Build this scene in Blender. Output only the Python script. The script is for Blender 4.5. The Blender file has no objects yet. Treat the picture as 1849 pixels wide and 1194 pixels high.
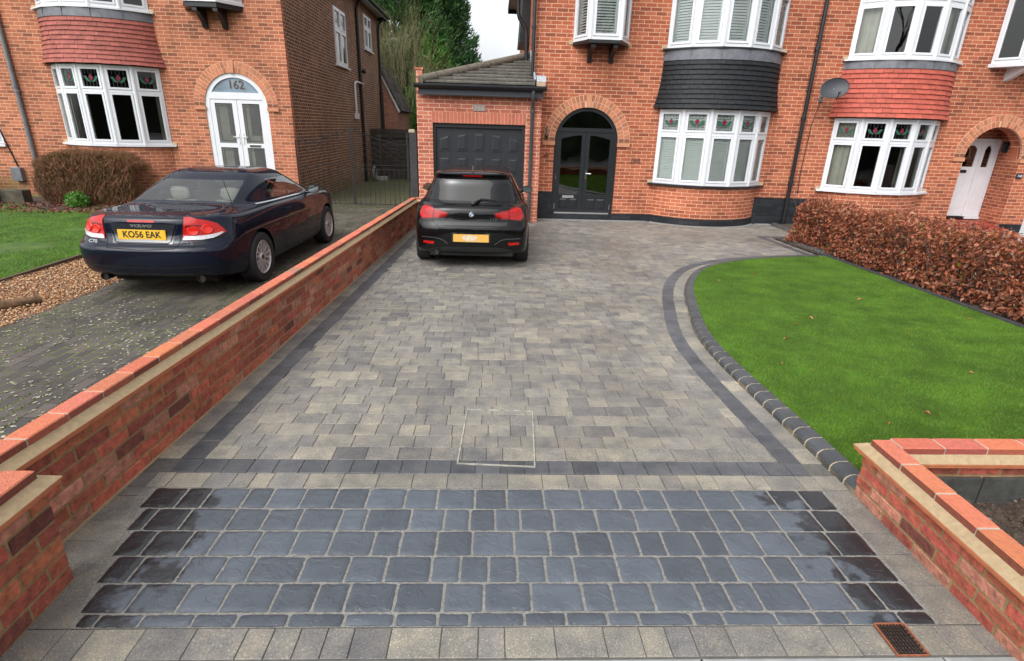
import bpy, bmesh, math, random
import numpy as np
from mathutils import Vector, Matrix
from mathutils.bvhtree import BVHTree
from math import sin, cos, pi, radians, sqrt, atan2, asin
random.seed(7); RNG = np.random.default_rng(11)
S = bpy.context.scene
# ------------------------------------------------------------------ camera
cam_d = bpy.data.cameras.new('camera'); cam = bpy.data.objects.new('camera', cam_d)
S.collection.objects.link(cam); S.camera = cam
P_, RO_, YA_, F_ = 0.355245069, 0.0297354267, 0.0404527138, 992.712569
fw = Vector((sin(YA_)*cos(P_), cos(YA_)*cos(P_), -sin(P_)))
r_ = Vector((cos(YA_), -sin(YA_), 0)); u_ = r_.cross(fw)
rr = r_*cos(RO_)+u_*sin(RO_); uu = -r_*sin(RO_)+u_*cos(RO_)
M = Matrix((rr, uu, -fw)).transposed().to_4x4(); M.translation = Vector((0, 0, 2.0))
cam.matrix_world = M
cam_d.sensor_width = 36.0; cam_d.lens = 36.0*F_/1849.0; cam_d.clip_start = 0.05; cam_d.clip_end = 2000
# ------------------------------------------------------------------ sky, sun, exposure
W = bpy.data.worlds.new("World"); S.world = W; W.use_nodes = True
nt = W.node_tree; bg = nt.nodes['Background']
sky = nt.nodes.new('ShaderNodeTexSky'); sky.sky_type = 'NISHITA'; sky.sun_disc = False
SUN_EL, SUN_AZ = radians(48), radians(215)      # azimuth clockwise from +Y
sky.sun_elevation = SUN_EL; sky.sun_rotation = SUN_AZ; sky.dust_density = 4.0; sky.air_density = 1.0
hs = nt.nodes.new('ShaderNodeHueSaturation'); hs.inputs['Saturation'].default_value = 0.10
hs.inputs['Value'].default_value = 1.25
nt.links.new(sky.outputs[0], hs.inputs['Color'])
tcw = nt.nodes.new('ShaderNodeTexCoord'); nzw = nt.nodes.new('ShaderNodeTexNoise'); nzw.inputs['Scale'].default_value = 3.5; nzw.inputs['Detail'].default_value = 5
nt.links.new(tcw.outputs['Generated'], nzw.inputs['Vector']); rmw = nt.nodes.new('ShaderNodeValToRGB'); nt.links.new(nzw.outputs['Fac'], rmw.inputs[0])
rmw.color_ramp.elements[0].position = 0.3; rmw.color_ramp.elements[0].color = (0.84, 0.87, 0.92, 1); rmw.color_ramp.elements[1].position = 0.7; rmw.color_ramp.elements[1].color = (1.08, 1.08, 1.07, 1)
mxw = nt.nodes.new('ShaderNodeMix'); mxw.data_type = 'RGBA'; mxw.blend_type = 'MULTIPLY'; mxw.inputs[0].default_value = 1.0
nt.links.new(hs.outputs[0], mxw.inputs[6]); nt.links.new(rmw.outputs[0], mxw.inputs[7]); nt.links.new(mxw.outputs[2], bg.inputs['Color'])
bg.inputs['Strength'].default_value = 0.15
sd = bpy.data.lights.new('sun', 'SUN'); sd.energy = 1.0; sd.angle = radians(75); sd.color = (1.0, 0.96, 0.9)
sun = bpy.data.objects.new('sun', sd); S.collection.objects.link(sun)
dv = Vector((sin(SUN_AZ)*cos(SUN_EL), cos(SUN_AZ)*cos(SUN_EL), sin(SUN_EL)))
sun.rotation_euler = dv.to_track_quat('Z', 'Y').to_euler(); sun.location = (0, 0, 30)
S.view_settings.view_transform = 'Standard'; S.view_settings.look = 'None'
S.view_settings.exposure = 0.62; S.view_settings.gamma = 1.0
S.render.engine = 'CYCLES'
S.cycles.max_bounces = 8; S.cycles.transparent_max_bounces = 12
# ------------------------------------------------------------------ helpers
def gz(y): return 0.21-0.0142*min(max(y, 1.2), 26.0)
def lin(c): return tuple((v/12.92 if v <= 0.04045 else ((v+0.055)/1.055)**2.4) for v in c)
def hexc(h): return lin(tuple(int(h[i:i+2], 16)/255 for i in (0, 2, 4)))
class MB:
    def __init__(s): s.v = []; s.f = []; s.uv = []; s.c = []; s.m = []; s.hc = False
    def face(s, pts, uv=None, col=None, m=0):
        n = len(s.v); s.v += [tuple(p) for p in pts]; s.f.append(tuple(range(n, n+len(pts))))
        if uv is None:
            a, b, c = Vector(pts[0]), Vector(pts[1]), Vector(pts[2]); nn = (b-a).cross(c-a)
            ax, ay, az = abs(nn.x), abs(nn.y), abs(nn.z)
            if az >= ax and az >= ay: uv = [(p[0], p[1]) for p in pts]
            elif ay >= ax: uv = [(p[0], p[2]) for p in pts]
            else: uv = [(p[1], p[2]) for p in pts]
        s.uv.append(uv); s.c.append(col if col else (1, 1, 1)); s.m.append(m)
        if col: s.hc = True
    def hexa(s, b, t, col=None, m=0, skip=()):
        # b: 4 bottom pts ccw, t: 4 top pts
        if 'b' not in skip: s.face([b[3], b[2], b[1], b[0]], col=col, m=m)
        if 't' not in skip: s.face(t, col=col, m=m)
        for i in range(4):
            j = (i+1) % 4; s.face([b[i], b[j], t[j], t[i]], col=col, m=m)
    def box(s, x0, x1, y0, y1, z0, z1, col=None, m=0, skip=()):
        s.hexa([(x0, y0, z0), (x1, y0, z0), (x1, y1, z0), (x0, y1, z0)],
               [(x0, y0, z1), (x1, y0, z1), (x1, y1, z1), (x0, y1, z1)], col, m, skip)
    def obox(s, A, B, s0, s1, z0, z1, d0, d1, col=None, m=0):
        # oriented: along A->B (plan) from s0..s1 metres, outward depth d0..d1 (outward = right-hand side of A->B)
        A = Vector((A[0], A[1])); B = Vector((B[0], B[1])); t = (B-A).normalized(); n = Vector((t.y, -t.x))
        def P(a, d, z): q = A+t*a+n*d; return (q.x, q.y, z)
        s.hexa([P(s0, d1, z0), P(s1, d1, z0), P(s1, d0, z0), P(s0, d0, z0)],
               [P(s0, d1, z1), P(s1, d1, z1), P(s1, d0, z1), P(s0, d0, z1)], col, m)
    def bbox(s, x0, x1, y0, y1, z0, z1, b=0.004, col=None, m=0):
        # box with chamfered top edges
        s.hexa([(x0, y0, z0), (x1, y0, z0), (x1, y1, z0), (x0, y1, z0)],
               [(x0, y0, z1-b), (x1, y0, z1-b), (x1, y1, z1-b), (x0, y1, z1-b)], col, m, skip=('t', 'b'))
        s.hexa([(x0, y0, z1-b), (x1, y0, z1-b), (x1, y1, z1-b), (x0, y1, z1-b)],
               [(x0+b, y0+b, z1), (x1-b, y0+b, z1), (x1-b, y1-b, z1), (x0+b, y1-b, z1)], col, m, skip=('b',))
    def tube(s, path, r, n=8, col=None, m=0, caps=True):
        path = [Vector(p) for p in path]; rings = []
        rs = r if isinstance(r, (list, tuple)) else [r]*len(path)
        prev = None
        for i, p in enumerate(path):
            d = (path[min(i+1, len(path)-1)]-path[max(i-1, 0)]).normalized()
            a = prev if prev is not None else (Vector((0, 0, 1)) if abs(d.z) < 0.9 else Vector((1, 0, 0)))
            x = (a-d*a.dot(d)).normalized(); prev = x; y = d.cross(x)
            rings.append([p+x*(rs[i]*cos(2*pi*k/n))+y*(rs[i]*sin(2*pi*k/n)) for k in range(n)])
        for i in range(len(rings)-1):
            for k in range(n):
                j = (k+1) % n; s.face([rings[i][k], rings[i][j], rings[i+1][j], rings[i+1][k]], col=col, m=m)
        if caps: s.face(rings[0][::-1], col=col, m=m); s.face(rings[-1], col=col, m=m)
    def lathe(s, prof, c, n=16, axis='z', col=None, m=0):
        def P(r, h, a):
            if axis == 'z': return (c[0]+r*cos(a), c[1]+r*sin(a), c[2]+h)
            if axis == 'x': return (c[0]+h, c[1]+r*cos(a), c[2]+r*sin(a))
            return (c[0]+r*sin(a), c[1]+h, c[2]+r*cos(a))
        for (r0, h0), (r1, h1) in zip(prof, prof[1:]):
            for k in range(n):
                a, b = 2*pi*k/n, 2*pi*(k+1)/n
                q = [P(r0, h0, a), P(r0, h0, b), P(r1, h1, b), P(r1, h1, a)]
                if r0 < 1e-6: q = [q[0], q[2], q[3]]
                elif r1 < 1e-6: q = q[:3]
                s.face(q, col=col, m=m)
    def prism(s, poly, d0, d1, axis='y', col=None, m=0):
        # poly list of 2d pts; axis y: (x,z) extruded d0..d1 in y ; axis x: (y,z); axis z:(x,y)
        def P(p, d): return (p[0], d, p[1]) if axis == 'y' else ((d, p[0], p[1]) if axis == 'x' else (p[0], p[1], d))
        s.face([P(p, d0) for p in poly], col=col, m=m); s.face([P(p, d1) for p in poly][::-1], col=col, m=m)
        for i in range(len(poly)):
            j = (i+1) % len(poly); s.face([P(poly[i], d0), P(poly[i], d1), P(poly[j], d1), P(poly[j], d0)], col=col, m=m)
def tag(o, label=None, cat=None, group=None, kind=None):
    if label: o['label'] = label
    if cat: o['category'] = cat
    if group: o['group'] = group
    if kind: o['kind'] = kind
    return o
def thing(name, label, cat, loc=(0, 0, 0), rz=0, group=None):
    o = bpy.data.objects.new(name, None); S.collection.objects.link(o); o.empty_display_size = 0.2
    o.location = loc; o.rotation_euler = (0, 0, rz); return tag(o, label, cat, group)
def wloc(o):
    p = Vector((0, 0, 0))
    while o is not None: p = p+o.location; o = o.parent
    return p
def obj(name, mb, mats, parent=None, smooth=False, weld=None, local=False, bevel=0):
    me = bpy.data.meshes.new(name)
    off = Vector((0, 0, 0)) if (parent is None or local) else wloc(parent)
    V = np.array(mb.v, dtype=float).reshape(-1, 3)-np.array(off)
    me.from_pydata(V.tolist(), [], mb.f)
    uvl = me.uv_layers.new(name='UVMap'); flat = [c for u in mb.uv for p in u for c in p]
    uvl.data.foreach_set('uv', flat)
    if mb.hc:
        ca = me.color_attributes.new('Col', 'FLOAT_COLOR', 'CORNER'); cc = []
        for f, c in zip(mb.f, mb.c): cc += list((c[0], c[1], c[2], 1.0))*len(f)
        ca.data.foreach_set('color', cc)
    if not isinstance(mats, (list, tuple)): mats = [mats]
    for mt in mats: me.materials.append(mt)
    me.polygons.foreach_set('material_index', mb.m)
    if smooth or weld:
        bm = bmesh.new(); bm.from_mesh(me); bmesh.ops.remove_doubles(bm, verts=bm.verts, dist=weld or 1e-5)
        bmesh.ops.recalc_face_normals(bm, faces=bm.faces); bm.to_mesh(me); bm.free()
    if smooth: me.polygons.foreach_set('use_smooth', [True]*len(me.polygons))
    if smooth:
        try: me.set_sharp_from_angle(angle=radians(40))
        except Exception: pass
    me.update(); o = bpy.data.objects.new(name, me); S.collection.objects.link(o)
    if parent is not None: o.parent = parent
    return o
# ------------------------------------------------------------------ materials
def newmat(name):
    m = bpy.data.materials.new(name); m.use_nodes = True; n = m.node_tree
    return m, n, n.nodes['Principled BSDF'], n.nodes, n.links
def noise(N, L, scale, detail=4, co=None, rough=0.55):
    t = N.new('ShaderNodeTexNoise'); t.inputs['Scale'].default_value = scale; t.inputs['Detail'].default_value = detail
    t.inputs['Roughness'].default_value = rough
    if co: L.new(co, t.inputs['Vector'])
    return t
def ramp(N, L, src, stops, interp='LINEAR'):
    r = N.new('ShaderNodeValToRGB'); r.color_ramp.interpolation = interp
    e = r.color_ramp.elements
    while len(e) < len(stops): e.new(0.5)
    for x, (p, c) in zip(e, stops): x.position = p; x.color = (*c, 1) if len(c) == 3 else c
    L.new(src, r.inputs[0]); return r
def mixc(N, L, a, b, fac, mode='MIX'):
    m = N.new('ShaderNodeMix'); m.data_type = 'RGBA'; m.blend_type = mode
    for s, v in ((m.inputs[0], fac), (m.inputs[6], a), (m.inputs[7], b)):
        if isinstance(v, bpy.types.NodeSocket): L.new(v, s)
        elif isinstance(v, (int, float)): s.default_value = v
        else: s.default_value = (*v, 1)
    return m.outputs[2]
def bump(N, L, h, bsdf, strength=0.3, dist=0.01):
    b = N.new('ShaderNodeBump'); b.inputs['Strength'].default_value = strength; b.inputs['Distance'].default_value = dist
    L.new(h, b.inputs['Height']); L.new(b.outputs[0], bsdf.inputs['Normal']); return b
def plain(name, col, rough=0.5, metal=0.0, var=0.12, nscale=12, bmp=0.0, vcol=False, spec=0.5, coat=0.0, co='Object', bsc=None, rvar=0.0):
    m, n, B, N, L = newmat(name)
    tc = N.new('ShaderNodeTexCoord')
    nz = noise(N, L, nscale, 5, tc.outputs[co])
    lo = tuple(c*(1-var) for c in col); hi = tuple(min(c*(1+var), 1) for c in col)
    r = ramp(N, L, nz.outputs['Fac'], [(0.3, lo), (0.7, hi)])
    out = r.outputs[0]
    if vcol:
        at = N.new('ShaderNodeAttribute'); at.attribute_name = 'Col'
        out = mixc(N, L, out, at.outputs['Color'], 1.0, 'MULTIPLY')
    L.new(out, B.inputs['Base Color']); B.inputs['Roughness'].default_value = rough; B.inputs['Metallic'].default_value = metal
    B.inputs['Specular IOR Level'].default_value = spec; B.inputs['Coat Weight'].default_value = coat
    if rvar:
        n3 = noise(N, L, nscale*0.4, 3, tc.outputs[co])
        mr = N.new('ShaderNodeMapRange'); mr.inputs['To Min'].default_value = rough-rvar; mr.inputs['To Max'].default_value = rough+rvar
        mr.inputs['From Min'].default_value = 0.3; mr.inputs['From Max'].default_value = 0.7
        L.new(n3.outputs['Fac'], mr.inputs['Value']); L.new(mr.outputs[0], B.inputs['Roughness'])
    if bmp:
        n2 = noise(N, L, bsc or nscale*4, 6, tc.outputs[co]); bump(N, L, n2.outputs['Fac'], B, bmp, 0.01)
    return m
def brickmat(name, stops, mortar, bw=0.225, rh=0.075, ms=0.0055, rough=0.85, stain=None, offs=(0, 0), bstr=0.5):
    m, n, B, N, L = newmat(name)
    tc = N.new('ShaderNodeTexCoord'); mp = N.new('ShaderNodeMapping'); L.new(tc.outputs['UV'], mp.inputs[0])
    mp.inputs['Location'].default_value = (offs[0], offs[1], 0)
    nw = noise(N, L, 3, 2, tc.outputs['UV'])
    b = N.new('ShaderNodeTexBrick'); b.offset = 0.5
    for k, v in (('Scale', 1.0), ('Mortar Size', ms), ('Mortar Smooth', 0.25), ('Brick Width', bw), ('Row Height', rh), ('Bias', 0.0)):
        b.inputs[k].default_value = v
    b.inputs['Color1'].default_value = (0, 0, 0, 1); b.inputs['Color2'].default_value = (1, 1, 1, 1); b.inputs['Mortar'].default_value = (0.5, 0.5, 0.5, 1)
    wob = N.new('ShaderNodeVectorMath'); wob.operation = 'MULTIPLY_ADD'
    nw2 = noise(N, L, 9, 2, tc.outputs['UV']); L.new(nw2.outputs['Color'], wob.inputs[0])
    wob.inputs[1].default_value = (0.006, 0.006, 0); L.new(mp.outputs[0], wob.inputs[2]); L.new(wob.outputs[0], b.inputs['Vector'])
    col = ramp(N, L, b.outputs['Color'], stops).outputs[0]
    nz = noise(N, L, 0.9, 4, tc.outputs['UV']); r2 = ramp(N, L, nz.outputs['Fac'], [(0.3, (0.82,)*3), (0.7, (1.12,)*3)])
    nf = noise(N, L, 60, 4, tc.outputs['UV']); r3 = ramp(N, L, nf.outputs['Fac'], [(0.3, (0.8,)*3), (0.7, (1.15,)*3)])
    col = mixc(N, L, col, r2.outputs[0], 1.0, 'MULTIPLY'); col = mixc(N, L, col, r3.outputs[0], 1.0, 'MULTIPLY')
    mps = N.new('ShaderNodeMapping'); mps.inputs['Scale'].default_value = (3.2, 0.45, 1); L.new(tc.outputs['UV'], mps.inputs[0])
    nst = noise(N, L, 1.0, 5, mps.outputs[0], 0.65); rst = ramp(N, L, nst.outputs['Fac'], [(0.3, (0.78, 0.77, 0.76)), (0.5, (1, 1, 1)), (0.7, (1.06, 1.06, 1.06))]); col = mixc(N, L, col, rst.outputs[0], 1.0, 'MULTIPLY')
    mort = mixc(N, L, mortar, r2.outputs[0], 1.0, 'MULTIPLY'); mort = mixc(N, L, mort, rst.outputs[0], 1.0, 'MULTIPLY')
    fin = mixc(N, L, col, mort, b.outputs['Fac'])
    if stain:
        sx = N.new('ShaderNodeSeparateXYZ'); L.new(tc.outputs['UV'], sx.inputs[0])
        mr = N.new('ShaderNodeMapRange'); mr.inputs['From Min'].default_value = stain[0]; mr.inputs['From Max'].default_value = stain[1]
        mr.inputs['To Min'].default_value = 1; mr.inputs['To Max'].default_value = 0; L.new(sx.outputs['Y'], mr.inputs['Value'])
        ns = noise(N, L, 4, 4, tc.outputs['UV']); mu = N.new('ShaderNodeMath'); mu.operation = 'MULTIPLY'
        L.new(mr.outputs[0], mu.inputs[0]); rs = ramp(N, L, ns.outputs['Fac'], [(0.4, (0, 0, 0)), (0.62, (1, 1, 1))]); L.new(rs.outputs[0], mu.inputs[1])
        fin = mixc(N, L, fin, stain[2], mu.outputs[0])
    L.new(fin, B.inputs['Base Color']); B.inputs['Roughness'].default_value = rough; B.inputs['Specular IOR Level'].default_value = 0.3
    inv = N.new('ShaderNodeMath'); inv.operation = 'SUBTRACT'; inv.inputs[0].default_value = 1; L.new(b.outputs['Fac'], inv.inputs[1])
    ad = N.new('ShaderNodeMath'); ad.operation = 'MULTIPLY_ADD'; L.new(nf.outputs['Fac'], ad.inputs[0]); ad.inputs[1].default_value = 0.35; L.new(inv.outputs[0], ad.inputs[2])
    bump(N, L, ad.outputs[0], B, bstr, 0.008)
    return m
def glassmat(name, tint=(0.75, 0.8, 0.8), ior=1.5, rough=0.0, bm=0.0, refl=1.0):
    m = bpy.data.materials.new(name); m.use_nodes = True; n = m.node_tree; N = n.nodes; L = n.links
    N.remove(N['Principled BSDF']); out = N['Material Output']
    tr = N.new('ShaderNodeBsdfTransparent'); tr.inputs[0].default_value = (*tint, 1)
    gl = N.new('ShaderNodeBsdfGlossy'); gl.inputs['Roughness'].default_value = rough; gl.inputs['Color'].default_value = (refl, refl, refl, 1)
    fr = N.new('ShaderNodeFresnel'); fr.inputs['IOR'].default_value = ior
    mx = N.new('ShaderNodeMixShader'); L.new(fr.outputs[0], mx.inputs[0]); L.new(tr.outputs[0], mx.inputs[1]); L.new(gl.outputs[0], mx.inputs[2])
    L.new(mx.outputs[0], out.inputs[0])
    if bm:
        tc = N.new('ShaderNodeTexCoord'); nz = noise(N, L, 2.5, 1, tc.outputs['Object'])
        b = N.new('ShaderNodeBump'); b.inputs['Strength'].default_value = bm; b.inputs['Distance'].default_value = 0.02
        L.new(nz.outputs['Fac'], b.inputs['Height']); L.new(b.outputs[0], gl.inputs['Normal']); L.new(b.outputs[0], fr.inputs['Normal'])
    return m
BR_STOPS = [(0.0, (0.24, 0.068, 0.038)), (0.3, (0.35, 0.092, 0.046)), (0.7, (0.41, 0.115, 0.058)), (1.0, (0.46, 0.145, 0.075))]
M_brick = brickmat('brick_orange', BR_STOPS, (0.66, 0.40, 0.255), ms=0.006)
M_brick162 = brickmat('brick_orange_neighbour', [(0, (0.22, 0.08, 0.045)), (0.4, (0.37, 0.12, 0.066)), (1, (0.46, 0.16, 0.085))], (0.62, 0.38, 0.24), ms=0.006, stain=(0.1, 0.75, (0.2, 0.19, 0.06)))
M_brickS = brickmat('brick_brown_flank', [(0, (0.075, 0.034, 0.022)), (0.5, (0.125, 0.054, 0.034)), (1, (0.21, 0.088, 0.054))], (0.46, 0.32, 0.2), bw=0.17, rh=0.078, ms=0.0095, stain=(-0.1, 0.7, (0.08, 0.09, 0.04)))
M_brickG = brickmat('brick_red_garage', [(0, (0.36, 0.105, 0.065)), (0.5, (0.44, 0.13, 0.08)), (1, (0.52, 0.18, 0.11))], (0.72, 0.46, 0.33), ms=0.0065)
M_brickX = brickmat('brick_pale_extension', [(0, (0.3, 0.13, 0.09)), (1, (0.42, 0.2, 0.14))], (0.42, 0.28, 0.2))
M_plinth = brickmat('black_painted_brick', [(0, (0.012, 0.014, 0.017)), (1, (0.03, 0.033, 0.038))], (0.012, 0.013, 0.016), rough=0.5)
M_pvc = plain('white_upvc', (0.66, 0.675, 0.70), 0.3, var=0.02, nscale=3)
M_white = plain('white_paint', (0.62, 0.62, 0.64), 0.4, var=0.05, nscale=5)
M_lead = plain('lead_sheet', (0.12, 0.125, 0.14), 0.45, var=0.25, nscale=9, bmp=0.25)
M_tred2 = plain('dull_red_wall_tile', (0.30, 0.082, 0.062), 0.78, var=0.14, nscale=15, vcol=True, bmp=0.15)
M_tred = plain('red_wall_tile', (0.42, 0.085, 0.055), 0.75, var=0.12, nscale=15, vcol=True, bmp=0.15)
M_tblk = plain('charcoal_wall_tile', (0.012, 0.0135, 0.016), 0.6, var=0.2, nscale=15, vcol=True, bmp=0.15, spec=0.3)
M_black = plain('black_plastic', (0.012, 0.013, 0.015), 0.35, var=0.2, nscale=8)
M_dgrey = plain('dark_grey_pipe', (0.06, 0.062, 0.068), 0.4, var=0.15, nscale=8)
M_greyp = plain('grey_pipe', (0.16, 0.17, 0.18), 0.35, var=0.15, nscale=8)
M_dark = plain('dark_interior', (0.02, 0.018, 0.016), 0.9)
M_anth = plain('anthracite_door', (0.014, 0.016, 0.019), 0.33, var=0.1, nscale=6, bmp=0.05)
M_anthg = plain('anthracite_garage_door', (0.012, 0.0135, 0.017), 0.5, var=0.1, nscale=6, bmp=0.15, bsc=70)
M_glass = glassmat('window_glass', (0.93, 0.97, 0.95), 1.65, bm=0.06)
M_glassd = glassmat('dark_window_glass', (0.4, 0.42, 0.42), 2.1, bm=0.08)
M_blind = plain('white_shutter', (0.88, 0.91, 0.89), 0.45, var=0.03)
M_curt = plain('net_curtain', (0.62, 0.6, 0.52), 0.9, var=0.1, nscale=4)
M_stone = plain('buff_stone', (0.45, 0.33, 0.22), 0.85, var=0.2, nscale=9, bmp=0.3)
M_terra = plain('terracotta', (0.5, 0.2, 0.11), 0.8, var=0.15, nscale=12, vcol=True, bmp=0.2)
M_mort = plain('pale_mortar', (0.62, 0.40, 0.26), 0.9, var=0.1)
M_chrome = plain('chrome', (0.75, 0.76, 0.78), 0.15, 1.0, var=0.02)
M_leadline = plain('lead_came', (0.06, 0.06, 0.06), 0.5)
M_sred = plain('red_stained_glass', (0.22, 0.012, 0.035), 0.2)
M_sgrn = plain('green_stained_glass', (0.02, 0.13, 0.07), 0.2)
# ================================================================== houses
def wall(mb, x0, x1, z0, z1, Y, holes=(), arches=(), thick=0.3):
    rects = [tuple(h) for h in holes]+[(xc-r, xc+r, zf, zs+r) for xc, r, zf, zs in arches]
    xs = sorted({x0, x1, *[h[0] for h in rects], *[h[1] for h in rects]}); zs_ = sorted({z0, z1, *[h[2] for h in rects], *[h[3] for h in rects]})
    xs = [x for x in xs if x0 <= x <= x1]; zs_ = [z for z in zs_ if z0 <= z <= z1]
    for a, b in zip(xs, xs[1:]):
        for c, d in zip(zs_, zs_[1:]):
            mx, mz = (a+b)/2, (c+d)/2
            if any(h[0] < mx < h[1] and h[2] < mz < h[3] for h in rects): continue
            mb.face([(a, Y, c), (b, Y, c), (b, Y, d), (a, Y, d)])
    for h in holes:
        a, b, c, d = h
        mb.face([(a, Y, c), (a, Y, d), (a, Y+thick, d), (a, Y+thick, c)]); mb.face([(b, Y, c), (b, Y+thick, c), (b, Y+thick, d), (b, Y, d)])
        mb.face([(a, Y, c), (a, Y+thick, c), (b, Y+thick, c), (b, Y, c)]); mb.face([(a, Y, d), (b, Y, d), (b, Y+thick, d), (a, Y+thick, d)])
    for xc, r, zf, zs in arches:
        n = 24; P = [(xc-r*cos(pi*k/n), zs+r*sin(pi*k/n)) for k in range(n+1)]
        for (ax, az), (bx, bz) in zip(P, P[1:]):
            cx = xc-r if (ax+bx)/2 < xc else xc+r
            mb.face([(ax, Y, az), (bx, Y, bz), (bx, Y, zs+r), (ax, Y, zs+r)])
            mb.face([(ax, Y, az), (ax, Y+thick, az), (bx, Y+thick, bz), (bx, Y, bz)], uv=[(0, ax), (thick, ax), (thick, bx), (0, bx)])
        for sx in (-1, 1):
            x = xc+sx*r; mb.face([(x, Y, zf), (x, Y, zs), (x, Y+thick, zs), (x, Y+thick, zf)][::sx])
def archring(parent, Y, xc, r, zs, imp=0.235, jit=0.12):
    mb = MB(); mm = MB(); n = 36
    for k in range(n):
        a, b = pi*k/n, pi*(k+1)/n; R0, R1 = r-0.001, r+0.252
        q = lambda rr_, t, y: (xc-rr_*cos(t), y, zs+rr_*sin(t))
        mm.hexa([q(R0, a, Y-0.006), q(R0, b, Y-0.006), q(R0, b, Y+0.05), q(R0, a, Y+0.05)], [q(R1, a, Y-0.006), q(R1, b, Y-0.006), q(R1, b, Y+0.05), q(R1, a, Y+0.05)])
    halves = (MB(), MB())
    for (ra, rb) in ((r+0.004, r+0.118), (r+0.131, r+0.244)):
        nb = int(pi*ra/0.078)
        for k in range(nb):
            a = pi*(k+0.09)/nb; b = pi*(k+0.91)/nb
            if abs((a+b)/2-pi/2) < 0.085/ra*0.9: continue
            c = 1+random.uniform(-jit, jit)*2; col = (c, c*random.uniform(0.92, 1.05), c)
            if k in (0, nb-1): col = (0.45, 0.42, 0.42)
            q = lambda rr_, t, y: (xc-rr_*cos(t), y, zs+rr_*sin(t))
            halves[(a+b) > pi].hexa([q(ra, a, Y-0.012), q(ra, b, Y-0.012), q(ra, b, Y+0.02), q(ra, a, Y+0.02)], [q(rb, a, Y-0.012), q(rb, b, Y-0.012), q(rb, b, Y+0.02), q(rb, a, Y+0.02)], col)
    a = obj('arch', halves[0], [M_terra_dk], parent); obj('arch', halves[1], [M_terra_dk], parent); obj('mortar', mm, [M_mort], a)
    k = MB(); k.prism([(xc-0.048, zs+r-0.005), (xc+0.048, zs+r-0.005), (xc+0.062, zs+r+0.275), (xc-0.062, zs+r+0.275)], Y-0.035, Y+0.05)
    obj('keystone', k, [M_key], parent)
    for sx in (-1, 1):
        k = MB(); x0, x1 = sorted((xc+sx*(r-0.012), xc+sx*(r+0.255))); k.box(x0, x1, Y-0.03, Y+0.12, zs-0.085, zs-0.004)
        obj('impost', k, [M_key], parent)
M_terra_dk = plain('arch_brick', (0.44, 0.165, 0.085), 0.85, var=0.15, nscale=14, vcol=True, bmp=0.2)
M_key = plain('arch_stone', (0.5, 0.22, 0.12), 0.8, var=0.1, nscale=10, bmp=0.15)
class Arc:
    def __init__(s, Y, xc, h, d):
        s.Y, s.xc, s.h, s.d = Y, xc, h, d; s.R = (h*h+d*d)/(2*d); s.yc = Y-d+s.R; s.pm = asin(min(1, h/s.R))
    def p(s, phi, off=0): r = s.R+off; return (s.xc+r*sin(phi), s.yc-r*cos(phi))
    def lim(s, off): return math.acos(max(-1, min(1, (s.yc-s.Y)/(s.R+off))))
    def poly(s, n, off=0):
        m = s.pm if off == 0 else s.lim(off)
        return [s.p(-m+2*m*k/n, off) for k in range(n+1)]
def band(mb, arc, z0, z1, off0, off1=None, n=24, col=None):
    off1 = off0 if off1 is None else off1; m0, m1 = arc.lim(off0), arc.lim(off1)
    for k in range(n):
        a, b = -1+2*k/n, -1+2*(k+1)/n
        p0, p1, q0, q1 = arc.p(a*m0, off0), arc.p(b*m0, off0), arc.p(a*m1, off1), arc.p(b*m1, off1)
        L0 = arc.R*m0
        mb.face([(*p0, z0), (*p1, z0), (*q1, z1), (*q0, z1)], uv=[(a*L0, z0), (b*L0, z0), (b*L0, z1), (a*L0, z1)], col=col)
def capband(mb, arc, z, offi, offo, up, n=24):
    m0, m1 = arc.lim(offi), arc.lim(offo)
    for k in range(n):
        a, b = -1+2*k/n, -1+2*(k+1)/n
        q = [(*arc.p(a*m0, offi), z), (*arc.p(b*m0, offi), z), (*arc.p(b*m1, offo), z), (*arc.p(a*m1, offo), z)]
        mb.face(q if not up else q[::-1])
def tiles(parent, arc, zb, zt, mat, rows=10, flare=0.10):
    mb = MB(); rh = (zt-zb)/rows
    back = MB(); band(back, arc, zb+0.01, zt, flare*0.6, 0.02); capband(back, arc, zb+0.012, 0.0, flare*0.9, False)
    for r in range(rows):
        z0 = zb+r*rh; t = lambda z: 0.035+flare*max(0, (zt-z)/(zt-zb))**2.2
        o0 = t(z0)+0.030; o1 = t(z0+rh)+0.004; m = min(arc.lim(o0), arc.lim(o1)); L = 2*m*arc.R; w = 0.166; nt_ = int(L/w)+2
        s = -m-(w/arc.R)*(0.5 if r % 2 else 0.0)-random.uniform(0, 0.02)
        for k in range(nt_):
            a, b = max(-m, s+k*w/arc.R+0.0016), min(m, s+(k+1)*w/arc.R-0.0016)
            if b-a < 0.01: continue
            c = 1+random.uniform(-0.16, 0.14); dz = random.uniform(-0.003, 0.003); j = random.uniform(-0.004, 0.004)
            p0, p1, q0, q1 = arc.p(a, o0+j), arc.p(b, o0+j), arc.p(a, o1), arc.p(b, o1)
            i0, i1 = arc.p(a, o0-0.022), arc.p(b, o0-0.022); j0, j1 = arc.p(a, o1-0.014), arc.p(b, o1-0.014)
            mb.hexa([(*p0, z0+dz), (*p1, z0+dz), (*i1, z0+dz), (*i0, z0+dz)], [(*q0, z0+rh+0.006), (*q1, z0+rh+0.006), (*j1, z0+rh+0.006), (*j0, z0+rh+0.006)], (c, c, c))
    o = obj('tile_hanging', mb, [mat], parent); obj('underlay', back, [M_dark], o); return o
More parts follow.
